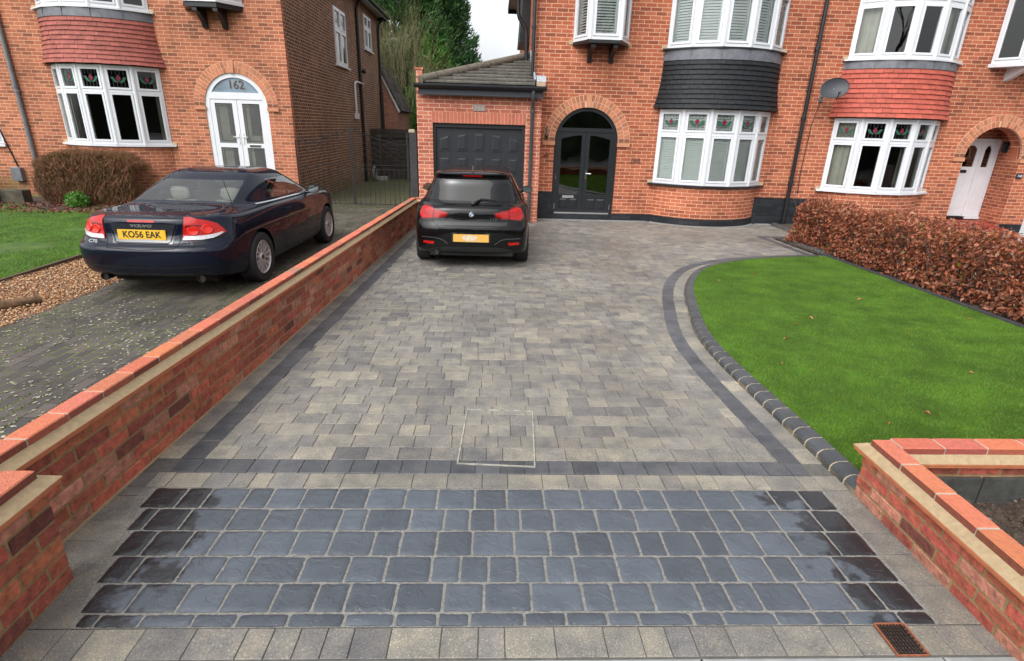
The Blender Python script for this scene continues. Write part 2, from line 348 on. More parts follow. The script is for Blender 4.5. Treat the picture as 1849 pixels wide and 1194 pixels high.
def lightpiece(mb, A, t, n, s, z, w, h, kind=0):
    # leaded flower light drawn with flat came and coloured glass, centred at s,z on the facet
    def P(a, zz, d): q = Vector((A[0], A[1]))+t*a+n*d; return (q.x, q.y, zz)
    def q(poly, d, m): mb.face([P(s+x*w, z+y*h, d) for x, y in poly], m=m)
    def ln(x0, y0, x1, y1, th=0.0035):
        dx, dy = (x1-x0)*w, (y1-y0)*h; l = sqrt(dx*dx+dy*dy) or 1; nx, ny = -dy/l*th, dx/l*th
        a = [(x0*w+nx, y0*h+ny), (x0*w-nx, y0*h-ny), (x1*w-nx, y1*h-ny), (x1*w+nx, y1*h+ny)]
        mb.face([P(s+x, z+y, 0.009) for x, y in a], m=0)
    for x in (-0.3, -0.1, 0.1, 0.3):
        ln(x, -0.5, x, -0.12); ln(x, 0.22, x, 0.5)
    q([(0, -0.16), (0.13, 0.03), (0, 0.24), (-0.13, 0.03)], 0.006, 1)
    for s_ in (-1, 1):
        pts = [(0.02, -0.2), (0.2, -0.2), (0.34, -0.06), (0.42, 0.1), (0.28, 0.12), (0.2, -0.03)]
        q([(x*s_, y) for x, y in pts][::s_], 0.006, 2)
        pp = pts+[pts[0]]
        for a, b in zip(pp, pp[1:]): ln(a[0]*s_, a[1], b[0]*s_, b[1], 0.0028)
    for a, b in (((0, -.16), (.13, .03)), ((.13, .03), (0, .24)), ((0, .24), (-.13, .03)), ((-.13, .03), (0, -.16))): ln(*a, *b, 0.003)
def bigwindow(parent, pts, z0, z1, zt=None, blind=None, curtains=None, name='window', glass=None, lights=True, post=0.05, sash=0.042, bm_=None, seat=None):
    mb = MB(); panes = []; decos = []; bl = MB(); cu = MB(); nf = len(pts)-1
    for i in range(nf):
        A, B = Vector(pts[i]), Vector(pts[i+1]); w = (B-A).length; t = (B-A).normalized(); n = Vector((t.y, -t.x))
        mb.obox(A, B, 0, post, z0, z1, -0.04, 0.028); mb.obox(A, B, w-post, w, z0, z1, -0.04, 0.028)
        mb.obox(A, B, post, w-post, z0, z0+0.06, -0.04, 0.028); mb.obox(A, B, post, w-post, z1-0.05, z1, -0.04, 0.028)
        cells = [(z0+0.06, z1-0.05)]
        if zt: mb.obox(A, B, post, w-post, zt-0.03, zt+0.03, -0.04, 0.028); cells = [(z0+0.06, zt-0.03), (zt+0.03, z1-0.05)]
        for ci, (a, b) in enumerate(cells):
            s0, s1 = post+0.004, w-post-0.004; a += 0.004; b -= 0.004
            mb.obox(A, B, s0, s0+sash, a, b, -0.03, 0.04); mb.obox(A, B, s1-sash, s1, a, b, -0.03, 0.04)
            mb.obox(A, B, s0+sash, s1-sash, a, a+sash, -0.03, 0.04); mb.obox(A, B, s0+sash, s1-sash, b-sash, b, -0.03, 0.04)
            g0, g1, ga, gb = s0+sash, s1-sash, a+sash, b-sash
            P = lambda s_, z_, d_: ((A+t*s_+n*d_).x, (A+t*s_+n*d_).y, z_)
            pm = MB(); pm.face([P(g0, ga, 0.004), P(g1, ga, 0.004), P(g1, gb, 0.004), P(g0, gb, 0.004)]); panes.append(pm)
            if zt and ci == 1 and lights: decos.append(MB()); lightpiece(decos[-1], A, t, n, (g0+g1)/2, (ga+gb)/2, g1-g0, gb-ga)
            if blind:
                k = 0; z = ga-0.02
                while z < gb+0.02:
                    ang = blind if blind is not True else 0.6; dz = 0.052*sin(ang)/2; dd = 0.05*cos(ang)/2
                    bl.hexa([P(g0-0.02, z-dz, -0.065+dd), P(g1+0.02, z-dz, -0.065+dd), P(g1+0.02, z+dz, -0.065-dd), P(g0-0.02, z+dz, -0.065-dd)],
                            [P(g0-0.02, z-dz+0.006, -0.065+dd), P(g1+0.02, z-dz+0.006, -0.065+dd), P(g1+0.02, z+dz+0.006, -0.065-dd), P(g0-0.02, z+dz+0.006, -0.065-dd)])
                    z += 0.05 if ci == 0 else 0.055
                bl.obox(A, B, g0-0.03, g0+0.008, ga-0.03, gb+0.03, -0.12, -0.045); bl.obox(A, B, g1-0.03, g1+0.03, ga-0.03, gb+0.03, -0.12, -0.045)
        if i: mb.lathe([(0.0, z0), (0.047, z0), (0.047, z1), (0.0, z1)], (A.x, A.y, 0), 10)
        if curtains:
            for (fi, f0, f1) in curtains:
                if fi != i: continue
                m_ = 14
                for k in range(m_):
                    a, b = f0+(f1-f0)*k/m_, f0+(f1-f0)*(k+1)/m_
                    da, db = -0.13+0.025*sin(k*2.1), -0.13+0.025*sin((k+1)*2.1)
                    Q = lambda s_, z_, d_: ((A+t*s_*w+n*d_).x, (A+t*s_*w+n*d_).y, z_)
                    cu.face([Q(a, z0+0.04, da), Q(b, z0+0.04, db), Q(b, z1-0.03, db), Q(a, z1-0.03, da)])
    o = obj(name, mb, [M_pvc], parent)
    for pm in panes: obj('pane', pm, [glass or M_glass], o)
    for deco in decos: obj('leaded_light', deco, [M_leadline, M_sred, M_sgrn], o)
    if bl.f: obj('shutter', bl, [M_blind], o)
    if cu.f: obj('curtain', cu, [M_curt], o, smooth=True)
    return o
def sill(parent, pts, z0, z1, out, mat, name='sill', back=0.05):
    mb = MB(); mb2 = []
    n = len(pts); V = [Vector(p) for p in pts]; nrm = []
    for i in range(n):
        a = V[max(i-1, 0)]; b = V[min(i+1, n-1)]; t = (b-a).normalized(); nrm.append(Vector((t.y, -t.x)))
    for i in range(n-1):
        f = lambda k, d, z: ((V[k]+nrm[k]*d).x, (V[k]+nrm[k]*d).y, z)
        mb.hexa([f(i, out, z0), f(i+1, out, z0), f(i+1, -back, z0), f(i, -back, z0)], [f(i, out, z1-0.008), f(i+1, out, z1-0.008), f(i+1, -back, z1), f(i, -back, z1)])
    return obj(name, mb, [mat], parent)
def bay(parent, arc, zg, zw0, zt, zw1, zl0, zu0, zu1, tmat, bmat, smat, lower, upper, ptop=None):
    # lower brick drum
    if zg is not None:
        mb = MB(); band(mb, arc, zg-0.15, zw0-0.04, 0.0, n=30); obj('bay_wall', mb, [bmat], parent)
        if ptop: mb = MB(); band(mb, arc, zg-0.1, ptop, 0.012, n=30); capband(mb, arc, ptop, 0.0, 0.012, True, 30); obj('bay_plinth', mb, [M_plinth], parent)
    P = arc.poly(5)
    w = bigwindow(parent, P, zw0, zw1, zt, **lower)
    sill(parent, [(P[0][0]-0.09, P[0][1]+0.0)]+P[1:-1]+[(P[-1][0]+0.09, P[-1][1])], zw0-0.045, zw0, 0.075, smat)
    tiles(parent, arc, zw1+0.02, zl0, tmat)
    mb = MB(); band(mb, arc, zl0-0.01, zu0-0.035, 0.06, 0.045); capband(mb, arc, zl0-0.01, 0.0, 0.06, False); capband(mb, arc, zu0-0.035, 0.0, 0.045, True)
    m0 = arc.lim(0.05)
    for k in (-0.6, -0.2, 0.2, 0.6):
        A = arc.p(k*m0, 0.052); B = arc.p(k*m0+0.012, 0.052); mb.obox(A, B, 0, 0.018, zl0-0.005, zu0-0.04, -0.01, 0.012)
    obj('lead_flashing', mb, [M_lead], parent)
    P2 = arc.poly(5); bigwindow(parent, P2, zu0, zu1, zu0+1.0, **upper)
    sill(parent, [(P2[0][0]-0.07, P2[0][1])]+P2[1:-1]+[(P2[-1][0]+0.07, P2[-1][1])], zu0-0.035, zu0, 0.085, smat, 'upper_sill')
    for xx, zz in ((P[0][0], zw0), (P[-1][0], zw0), (P2[0][0], zu0), (P2[-1][0], zu0)):
        s_ = -1 if xx < arc.xc else 1; mb = MB(); a, b = sorted((xx+s_*0.02, xx+s_*0.13)); mb.box(a, b, arc.Y-0.02, arc.Y+0.06, zz-0.03, zz+0.06); obj('sill_stone', mb, [M_stone], parent)
    mb = MB(); capband(mb, arc, zu1, -0.6, 0.12, False); capband(mb, arc, zu1+0.12, -0.6, 0.12, True); band(mb, arc, zu1, zu1+0.12, 0.12); obj('bay_soffit', mb, [M_white], parent)
    return w
M_hall = plain('pale_hall', (0.4, 0.4, 0.38), 0.8)
def room(parent, x0, x1, y0, y1, z0, z1, mat=None):
    mb = MB(); b = [(x0, y0, z0), (x1, y0, z0), (x1, y1, z0), (x0, y1, z0)]; t = [(p[0], p[1], z1) for p in b]
    mb.face(b); mb.face(t[::-1])
    for i in (1, 2, 3):
        j = (i+1) % 4; mb.face([b[j], b[i], t[i], t[j]])
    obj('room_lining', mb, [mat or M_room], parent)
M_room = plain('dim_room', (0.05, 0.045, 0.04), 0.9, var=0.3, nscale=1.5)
def pipe(parent, pts, r=0.036, mat=None, name='downpipe', clips=(), thingy=None):
    mb = MB(); mb.tube(pts, r, 10); o = obj(name, mb, [mat or M_black], parent, smooth=True)
    if clips:
        c = MB()
        for (x, y, z) in clips: c.lathe([(r+0.001, -0.03), (r+0.012, -0.028), (r+0.012, 0.028), (r+0.001, 0.03)], (x, y, z), 10)
        obj('bracket', c, [mat or M_black], o)
    return o
def hiproof(parent, x0, x1, y0, y1, ze, rise, mat, ov=0.4, name='roof'):
    mb = MB(); a, b, c, d = x0-ov, x1+ov, y0-ov, y1+ov; k = min(b-a, d-c)/2
    if b-a >= d-c: r0, r1 = (a+k, (c+d)/2, ze+rise), (b-k, (c+d)/2, ze+rise)
    else: r0, r1 = ((a+b)/2, c+k, ze+rise), ((a+b)/2, d-k, ze+rise)
    A, B, C_, D = (a, c, ze), (b, c, ze), (b, d, ze), (a, d, ze)
    if b-a >= d-c:
        mb.face([A, B, r1, r0]); mb.face([B, C_, r1]); mb.face([C_, D, r0, r1]); mb.face([D, A, r0])
    else:
        mb.face([A, B, r0]); mb.face([B, C_, r1, r0]); mb.face([C_, D, r1]); mb.face([D, A, r0, r1])
    o = obj(name, mb, [mat], parent)
    s = MB(); s.face([(a, c, ze-0.004), (a, d, ze-0.004), (b, d, ze-0.004), (b, c, ze-0.004)]); obj('soffit', s, [M_white], o)
    f = MB(); f.box(a-0.02, b+0.02, c-0.03, c-0.001, ze-0.14, ze+0.02); f.box(a-0.02, b+0.02, d+0.001, d+0.03, ze-0.14, ze+0.02)
    f.box(a-0.03, a-0.001, c, d, ze-0.14, ze+0.02); f.box(b+0.001, b+0.03, c, d, ze-0.14, ze+0.02); obj('fascia', f, [M_black], o)
    g = MB(); g.tube([(b+0.09, c, ze-0.03), (b+0.09, d, ze-0.03)], 0.055, 8); g.tube([(a, c-0.09, ze-0.03), (b, c-0.09, ze-0.03)], 0.055, 8); obj('gutter', g, [M_black], o, smooth=True)
    return o
M_roof = brickmat('dark_roof_tile', [(0, (0.05, 0.045, 0.04)), (1, (0.12, 0.1, 0.09))], (0.02, 0.02, 0.02), bw=0.33, rh=0.3, ms=0.01)
M_roofr = brickmat('red_roof_tile', [(0, (0.15, 0.05, 0.035)), (1, (0.25, 0.09, 0.06))], (0.04, 0.02, 0.02), bw=0.17, rh=0.11, ms=0.008)
# ---------------- house with the black double door (number 166)
YF = 12.65
H6 = thing('semi_detached_house', 'orange brick house with arched black double door and charcoal tiled bay', 'house', (3.8, YF, 0.03))
arc6 = Arc(YF, 4.77, 1.19, 0.62)
mb = MB(); zt_ = 5.75
wall(mb, 0.83, 6.70, -0.2, zt_, YF, [(3.62, 5.92, 0.93, 2.42), (3.62, 5.92, 3.62, 5.2), (1.68, 2.66, 3.68, 5.0)], [(2.015, 0.702, 0.0, 1.73)])
mb.face([(0.83, YF, -0.2), (0.83, YF, zt_), (0.83, 21, zt_), (0.83, 21, -0.2)]); mb.face([(0.83, 21, -0.2), (0.83, 21, zt_), (6.7, 21, zt_), (6.7, 21, -0.2)])
obj('wall', mb, [M_brick], H6)
archring(H6, YF, 2.015, 0.70, 1.73)
bay(H6, arc6, 0.03, 0.915, 1.955, 2.44, 3.38, 3.605, 5.2, M_tblk, M_brick, M_black, dict(blind=0.95), dict(blind=0.85, lights=False), ptop=0.2)
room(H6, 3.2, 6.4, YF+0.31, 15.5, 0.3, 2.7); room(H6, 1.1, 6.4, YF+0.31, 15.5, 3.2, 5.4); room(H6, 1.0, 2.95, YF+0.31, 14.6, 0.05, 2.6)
mb = MB()
for a, b, t_ in ((0.83, 1.312, 0.655), (2.718, 3.62, 0.2), (5.92, 6.702, 0.637)): mb.box(a, b, YF-0.009, YF+0.01, -0.1, t_)
obj('plinth', mb, [M_plinth], H6)
# oriel
OP = [(1.62, YF), (1.86, YF-0.5), (2.47, YF-0.5), (2.72, YF)]
o = bigwindow(H6, OP, 3.66, 5.0, None, blind=0.62, name='oriel_window')
mb = MB(); mb.prism([(1.58, YF), (1.84, YF-0.54), (2.49, YF-0.54), (2.76, YF)], 3.60, 3.655, 'z'); obj('oriel_base', mb, [M_black], H6)
mb = MB(); mb.prism([(1.60, YF), (1.85, YF-0.52), (2.48, YF-0.52), (2.74, YF)], 5.0, 5.12, 'z'); obj('oriel_roof', mb, [M_lead], H6)
for bx in (1.95, 2.40):
    mb = MB(); mb.prism([(YF, 3.599), (YF-0.46, 3.599), (YF-0.46, 3.53), (YF-0.38, 3.50), (YF-0.22, 3.46), (YF-0.09, 3.38), (YF-0.06, 3.30), (YF, 3.29)], bx-0.045, bx+0.045, 'x'); obj('bracket', mb, [M_black], H6)
mb = MB()
for a in (1.56, 2.73): mb.box(a-0.05, a+0.05, YF-0.02, YF+0.03, 3.62, 3.70)
obj('sill_stone', mb, [M_stone], H6)
# double door
def doorframe(mb, xc, r, zf, zs, Y, t=0.065, d0=-0.02, d1=0.06, n=20):
    for sx in (-1, 1):
        a, b = sorted((xc+sx*r, xc+sx*(r-t))); mb.box(a, b, Y+d0, Y+d1, zf, zs)
    for k in range(n):
        a, b = pi*k/n, pi*(k+1)/n; q = lambda rr_, t_, y: (xc-rr_*cos(t_), y, zs+rr_*sin(t_))
        mb.hexa([q(r-t, a, Y+d0), q(r-t, b, Y+d0), q(r-t, b, Y+d1), q(r-t, a, Y+d1)], [q(r, a, Y+d0), q(r, b, Y+d0), q(r, b, Y+d1), q(r, a, Y+d1)])
YD = YF+0.07
mb = MB(); doorframe(mb, 2.015, 0.70, 0.17, 1.73, YD, 0.075); mb.box(1.40, 2.63, YD-0.024, YD+0.057, 1.93, 2.01)
dr = obj('double_door', mb, [M_anth], H6)
mb = MB(); mb.face([(2.015-0.6*cos(pi*k/20), YD+0.02, max(2.0, 1.73+0.625*sin(pi*k/20))) for k in range(21)][::-1]); obj('fanlight', mb, [M_glassd], dr)
for x0, x1 in ((1.392, 2.012), (2.018, 2.638)):
    mb = MB(); mb.box(x0, x0+0.085, YD-0.01, YD+0.035, 0.205, 1.925); mb.box(x1-0.085, x1, YD-0.01, YD+0.035, 0.205, 1.925)
    mb.box(x0+0.085, x1-0.085, YD-0.01, YD+0.035, 0.205, 0.26); mb.box(x0+0.085, x1-0.085, YD-0.01, YD+0.035, 0.52, 0.60)
    xm = (x0+x1)/2; L = xm < 2
    zl, zr = (1.78, 1.86) if L else (1.86, 1.78)
    pts = [(x0+0.085, zl)]+[(x0+0.085+(x1-x0-0.17)*k/8, zl+(zr-zl)*(sin(pi/2*k/8) if L else 1-cos(pi/2*k/8)))for k in range(1, 9)]+[(x1-0.085, 1.925), (x0+0.085, 1.925)]
    mb.prism(pts, YD-0.01, YD+0.035)
    mb.box(x0+0.085, x1-0.085, YD+0.005, YD+0.03, 0.26, 0.52)
    for a, b in ((x0+0.11, xm-0.02), (xm+0.02, x1-0.11)):
        mb.hexa([(a, YD+0.005, 0.28), (b, YD+0.005, 0.28), (b, YD+0.005, 0.50), (a, YD+0.005, 0.50)][::-1], [(a+0.03, YD-0.008, 0.31), (b-0.03, YD-0.008, 0.31), (b-0.03, YD-0.008, 0.47), (a+0.03, YD-0.008, 0.47)][::-1])
    lf = obj('door_leaf', mb, [M_anth], dr)
    mb = MB(); mb.box(x0+0.08, x1-0.08, YD+0.012, YD+0.02, 0.59, 1.9); obj('glass', mb, [M_glassd], dr)
mb = MB(); mb.box(1.39, 2.64, YD-0.05, YD+0.07, 0.17, 0.203); obj('threshold', mb, [M_chrome], dr)
mb = MB(); mb.box(2.045, 2.075, YD-0.02, YD-0.01, 0.93, 1.13); mb.tube([(2.06, YD-0.05, 1.06), (2.17, YD-0.055, 1.055)], 0.011, 8); mb.tube([(2.06, YD-0.01, 1.06), (2.06, YD-0.052, 1.06)], 0.011, 8); obj('handle', mb, [M_chrome], dr)
mb = MB(); mb.box(1.56, 1.82, YD-0.022, YD-0.011, 0.515, 0.575); obj('letterbox', mb, [M_chrome], dr)
mb = MB()
for x in (1.385, 2.643):
    for z in (0.33, 0.98, 1.62): mb.tube([(x, YD-0.028, z-0.06), (x, YD-0.028, z+0.06)], 0.009, 6)
obj('hinge', mb, [M_chrome], dr)
mb = MB(); mb.box(1.313, 2.717, YF-0.012, YF+0.3, -0.1, 0.165); obj('door_step', mb, [M_plinth], H6)
def text(s, size, parent, mat, loc, rot=(pi/2, 0, 0), ext=0.004, name='number', sx=1.0, local=False, bold=0.0, shear=0):
    c = bpy.data.curves.new(name, 'FONT'); c.body = s; c.size = size; c.extrude = ext; c.align_x = 'CENTER'; c.align_y = 'CENTER'; c.offset = bold; c.shear = shear
    t = bpy.data.objects.new('tmp', c); S.collection.objects.link(t); bpy.context.view_layer.update()
    me = bpy.data.meshes.new_from_object(t.evaluated_get(bpy.context.evaluated_depsgraph_get())); S.collection.objects.unlink(t); bpy.data.objects.remove(t)
    me.name = name; me.materials.clear(); me.materials.append(mat); o = bpy.data.objects.new(name, me); S.collection.objects.link(o)
    if parent is not None: o.parent = parent
    o.location = Vector(loc)-(Vector((0, 0, 0)) if local or parent is None else wloc(parent)); o.rotation_euler = rot; o.scale = (sx, 1, 1); return o
M_bronze = plain('aged_number', (0.12, 0.07, 0.05), 0.5, 0.3)
text('166', 0.16, H6, M_bronze, (3.13, YF-0.014, 1.36), name='house_number')
hiproof(H6, 0.83, 6.69, YF, 21, zt_, 2.6, M_roofr)
# side return details of 166
pipe(H6, [(0.775, 12.56, 5.4), (0.775, 12.56, 3.0)], 0.036, clips=((0.775, 12.56, 3.9), (0.775, 12.56, 3.02)))
pipe(H6, [(0.46, 14.0, 5.3), (0.50, 14.0, 4.38), (0.53, 14.0, 4.28), (0.68, 14.0, 4.08), (0.70, 14.0, 3.95), (0.71, 14.0, 3.3)], 0.045)
mb = MB(); mb.prism([(0.58, 3.93), (0.83, 3.93), (0.83, 5.7), (0.68, 5.7)], 15.0, 16.5); obj('bargeboard', mb, [M_black], H6)
# ---------------- garage
YG = 12.15
GA = thing('garage', 'red brick garage with dark panelled up and over door under hipped tile roof', 'garage', (-0.3, YG, 0.04))
mb = MB(); wall(mb, -1.59, 0.962, -0.2, 2.62, YG, [(-1.272, 0.643, -0.1, 2.03)], thick=0.2)
mb.face([(-1.59, YG, -0.2), (-1.59, YG, 2.62), (-1.59, 18, 2.62), (-1.59, 18, -0.2)]); mb.face([(0.962, YG, -0.2), (0.962, YF+0.1, -0.2), (0.962, YF+0.1, 2.62), (0.962, YG, 2.62)])
mb.face([(-1.59, 18, -0.2), (-1.59, 18, 2.62), (0.83, 18, 2.62), (0.83, 18, -0.2)])
obj('wall', mb, [M_brickG], GA)
mb = MB(); mm = MB(); x = -1.285; mm.box(-1.29, 0.66, YG-0.004, YG+0.1, 2.03, 2.252)
while x < 0.64:
    c = 1+random.uniform(-0.12, 0.12); mb.box(x, x+0.064, YG-0.010, YG+0.05, 2.034, 2.248, (c, c, c)); x += 0.0748
s_ = obj('soldier_course', mb, [plain('soldier_brick', (0.46, 0.135, 0.085), 0.85, var=0.12, nscale=14, vcol=True, bmp=0.2)], GA); obj('mortar', mm, [M_mort], s_)
mb = MB(); mb.box(-1.27, 0.64, YG+0.10, YG+0.14, 0.02, 2.03)
fr_ = [(-1.27, -1.22, 0.02, 2.03), (0.59, 0.64, 0.02, 2.03), (-1.22, 0.59, 1.95, 2.03)]
for a, b, c, d in fr_: mb.box(a, b, YG+0.05, YG+0.10, c, d)
cw = (0.59+1.22)/5
for c in range(5):
    for r, (za, zb) in enumerate(((0.12, 0.5), (0.6, 0.95), (1.04, 1.36), (1.48, 1.80))):
        a, b = -1.22+c*cw+0.07, -1.22+(c+1)*cw-0.07
        if r == 3:
            t0 = {0: (0.0, 0.06), 1: (0.07, 0.1), 2: (0.11, 0.11), 3: (0.1, 0.07), 4: (0.06, 0.0)}[c]; zl, zr = zb-0.06+t0[0], zb-0.06+t0[1]
        else: zl = zr = zb
        mb.prism([(a, za), (b, za), (b, zr), (a, zl)], YG+0.088, YG+0.10)
        mb.prism([(a+0.012, za+0.012), (b-0.012, za+0.012), (b-0.012, zr-0.012), (a+0.012, zl-0.012)], YG+0.096, YG+0.1005)
        mb.hexa([(a+0.02, YG+0.088, za+0.02), (b-0.02, YG+0.088, za+0.02), (b-0.02, YG+0.088, zr-0.02), (a+0.02, YG+0.088, zl-0.02)][::-1], [(a+0.05, YG+0.082, za+0.05), (b-0.05, YG+0.082, za+0.05), (b-0.05, YG+0.082, zr-0.05), (a+0.05, YG+0.082, zl-0.05)][::-1])
obj('garage_door', mb, [M_anthg], GA)
# roof: hipped front
M_conc = plain('concrete_ridge', (0.13, 0.11, 0.085), 0.9, var=0.35, nscale=18, bmp=0.4)
M_rtile = plain('grey_roof_tile', (0.095, 0.087, 0.074), 0.85, var=0.35, nscale=12, vcol=True, bmp=0.3)
e0, e1, yE, zE, yR, zR = -1.47, 0.80, 11.95, 2.76, 14.25, 3.50
mb = MB(); rows = 9; sl = (zR-zE)/(yR-yE)
for r in range(rows):
    y0 = yE+(yR-yE)*r/rows; y1 = yE+(yR-yE)*(r+1)/rows+0.03; xl = e0+(y0-yE); z0 = zE+(y0-yE)*sl+0.05; z1 = zE+(y1-yE)*sl+0.006
    x = e1-(0.15 if r % 2 else 0)
    if r % 2: x = e1
    while x > xl-0.05:
        w = 0.3 if not (r % 2 and x == e1) else 0.15; a = max(x-w+0.003, xl-0.02)
        if x-a > 0.03:
            c = 1+random.uniform(-0.18, 0.18); j = random.uniform(-0.003, 0.003)
            mb.hexa([(a, y0+j, z0-0.03), (x, y0+j, z0-0.03), (x, y1, z1-0.02), (a, y1, z1-0.02)], [(a, y0+j, z0), (x, y0+j, z0), (x, y1, z1), (a, y1, z1)], (c, c, c*0.97))
        x -= w
rf = obj('roof', mb, [M_rtile], GA)
mb = MB(); mb.face([(e0, yE, zE-0.01), (e1, yE, zE-0.01), (e1, yR, zR-0.01), (e0+(yR-yE), yR, zR-0.01)]); mb.face([(e0, yE, zE-0.01), (e0+(yR-yE), yR, zR-0.01), (e0+(yR-yE), 18, zR-0.01), (e0, 18, zE-0.01)])
obj('roof_slope', mb, [M_roof], GA)
mb = MB(); n = 8; A = Vector((e0-0.02, yE, zE+0.055)); B = Vector((e1+0.03, yE+(e1+0.05-e0), zR+0.07))
for k in range(n):
    a = A.lerp(B, k/n+0.004); b = A.lerp(B, (k+1)/n-0.002); mb.tube([a, b], 0.085, 10)
obj('hip_ridge', mb, [M_conc], GA, smooth=True)
mb = MB(); mb.box(-1.52, 0.97, yE+0.03, yE+0.06, 2.555, 2.70); mb.box(-1.56, 0.97, yE+0.06, YG, 2.60, 2.62); obj('fascia', mb, [plain('grey_fascia', (0.045, 0.052, 0.065), 0.4)], GA)
mb = MB()
for k in range(8):
    a, b = pi*k/8, pi*(k+1)/8; q = lambda t: (yE-0.04-0.062*cos(t), 2.73-0.062*sin(t))
    p0, p1 = q(a), q(b); mb.face([(-1.6, p0[0], p0[1]), (1.03, p0[0], p0[1]), (1.03, p1[0], p1[1]), (-1.6, p1[0], p1[1])])
mb.box(-1.6, 1.03, yE-0.106, yE-0.098, 2.722, 2.745); mb.box(-1.6, 1.03, yE+0.016, yE+0.024, 2.722, 2.765)
mb.face([(1.03, yE-0.102, 2.73), (1.03, yE+0.022, 2.73), (1.03, yE-0.0, 2.69), (1.03, yE-0.08, 2.69)]); obj('gutter', mb, [M_black], GA, smooth=True)
o = pipe(GA, [(0.77, yE-0.04, 2.68), (0.77, yE-0.04, 2.56), (0.775, yE+0.1, 2.44), (0.775, YG-0.05, 2.36), (0.77, YG-0.05, 0.02)], 0.036, M_dgrey, clips=((0.775, YG-0.05, 2.30), (0.772, YG-0.05, 1.3), (0.77, YG-0.05, 0.5)))
mb = MB(); mb.prism([(YF-0.6, 2.86), (YF-0.02, 2.86), (YF-0.02, 3.02), (YF-0.5, 2.96)], 0.84, 1.03, 'x')
mb.prism([(12.1, 2.9), (12.2, 2.83), (14.2, 3.55), (14.1, 3.66)], 0.795, 0.825, 'x'); obj('lead_flashing', mb, [plain('bright_lead', (0.33, 0.36, 0.39), 0.5, var=0.2)], GA)
mb = MB(); mb.box(0.84, 1.01, YF-0.66, YF-0.03, 2.77, 2.858); obj('kneeler_stone', mb, [M_stone], GA)
mb = MB(); mb.box(-1.60, -1.47, 12.25, 12.5, 2.62, 3.02); mb.box(-1.62, -1.45, 12.23, 12.52, 3.02, 3.06); obj('parapet_pier', mb, [M_brickG], GA)
mb = MB(); mb.box(-0.44, -0.19, YG-0.016, YG+0.01, 2.275, 2.40); pq = obj('number_plaque', mb, [plain('pebble_plaque', (0.3, 0.24, 0.22), 0.9, var=0.4, nscale=60)], GA)
text('168', 0.13, pq, plain('plaque_digit', (0.42, 0.36, 0.32), 0.8), (-0.315, YG-0.019, 2.335), ext=0.003)
# ---------------- right neighbour (168)
H8 = thing('semi_detached_house', 'orange brick house on the right with red tiled bay and white door in arched porch', 'house', (10.0, YF, 0.03))
mb = MB(); wall(mb, 6.70, 17.0, -0.2, zt_, YF, [(7.49, 9.73, 0.88, 2.36), (7.49, 9.73, 3.54, 5.2), (10.6, 12.2, 3.53, 5.0)], [(11.24, 0.66, 0.0, 1.63)])
mb.face([(17, YF, -0.2), (17, 21, -0.2), (17, 21, zt_), (17, YF, zt_)]); mb.face([(6.7, 21, -0.2), (6.7, 21, zt_), (17, 21, zt_), (17, 21, -0.2)])
obj('wall', mb, [M_brick], H8)
archring(H8, YF, 11.24, 0.66, 1.63)
arc8 = Arc(YF, 8.61, 1.17, 0.56)
bay(H8, arc8, 0.03, 0.87, 1.90, 2.37, 3.34, 3.52, 5.15, M_tred, M_brick, M_white,
    dict(curtains=[(0, 0, 1), (1, 0, 0.12), (2, 0.82, 1), (3, 0, 0.7), (4, 0.2, 1)]), dict(curtains=[(0, 0, 1), (3, 0.3, 1), (4, 0, 1)]), ptop=0.2)
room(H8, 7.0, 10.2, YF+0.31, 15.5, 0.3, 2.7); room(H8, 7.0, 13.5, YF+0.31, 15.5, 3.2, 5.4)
mb = MB(); mb.box(6.702, 7.46, YF-0.009, YF+0.01, -0.1, 0.637); mb.box(9.74, 10.578, YF-0.009, YF+0.01, -0.1, 0.17); mb.box(11.902, 17, YF-0.009, YF+0.01, -0.1, 0.17); mb.box(11.892, 11.90, YF+0.02, YF+0.3, 0, 0.17); obj('plinth', mb, [M_plinth], H8)
# porch recess
yb = YF+0.75; mb = MB()
mb.face([(10.58, YF+0.3, 0.0), (10.58, YF+0.3, 2.35), (10.62, yb, 2.35), (10.62, yb, 0.0)]); mb.face([(11.90, YF+0.3, 0.0), (11.975, yb, 0.0), (11.975, yb, 2.35), (11.90, YF+0.3, 2.35)])
mb.face([(10.58, YF+0.299, 2.295), (11.9, YF+0.299, 2.295), (11.98, yb, 2.295), (10.58, yb, 2.295)]); mb.face([(10.58, yb, 2.0), (11.98, yb, 2.0), (11.98, yb, 2.35), (10.58, yb, 2.35)]); mb.face([(10.58, yb, 0.0), (11.06, yb, 0.0), (11.06, yb, 2.0), (10.58, yb, 2.0)])
obj('porch_wall', mb, [M_brick], H8)
mb = MB(); mb.box(11.02, 11.08, yb-0.05, yb+0.02, 0.22, 2.04); mb.box(11.925, 11.972, yb-0.05, yb+0.02, 0.22, 2.04); mb.box(11.08, 11.925, yb-0.05, yb+0.02, 1.975, 2.04); mb.box(11.55, 11.59, yb-0.045, yb+0.02, 0.22, 1.975)
d8 = obj('front_door', mb, [M_white], H8)
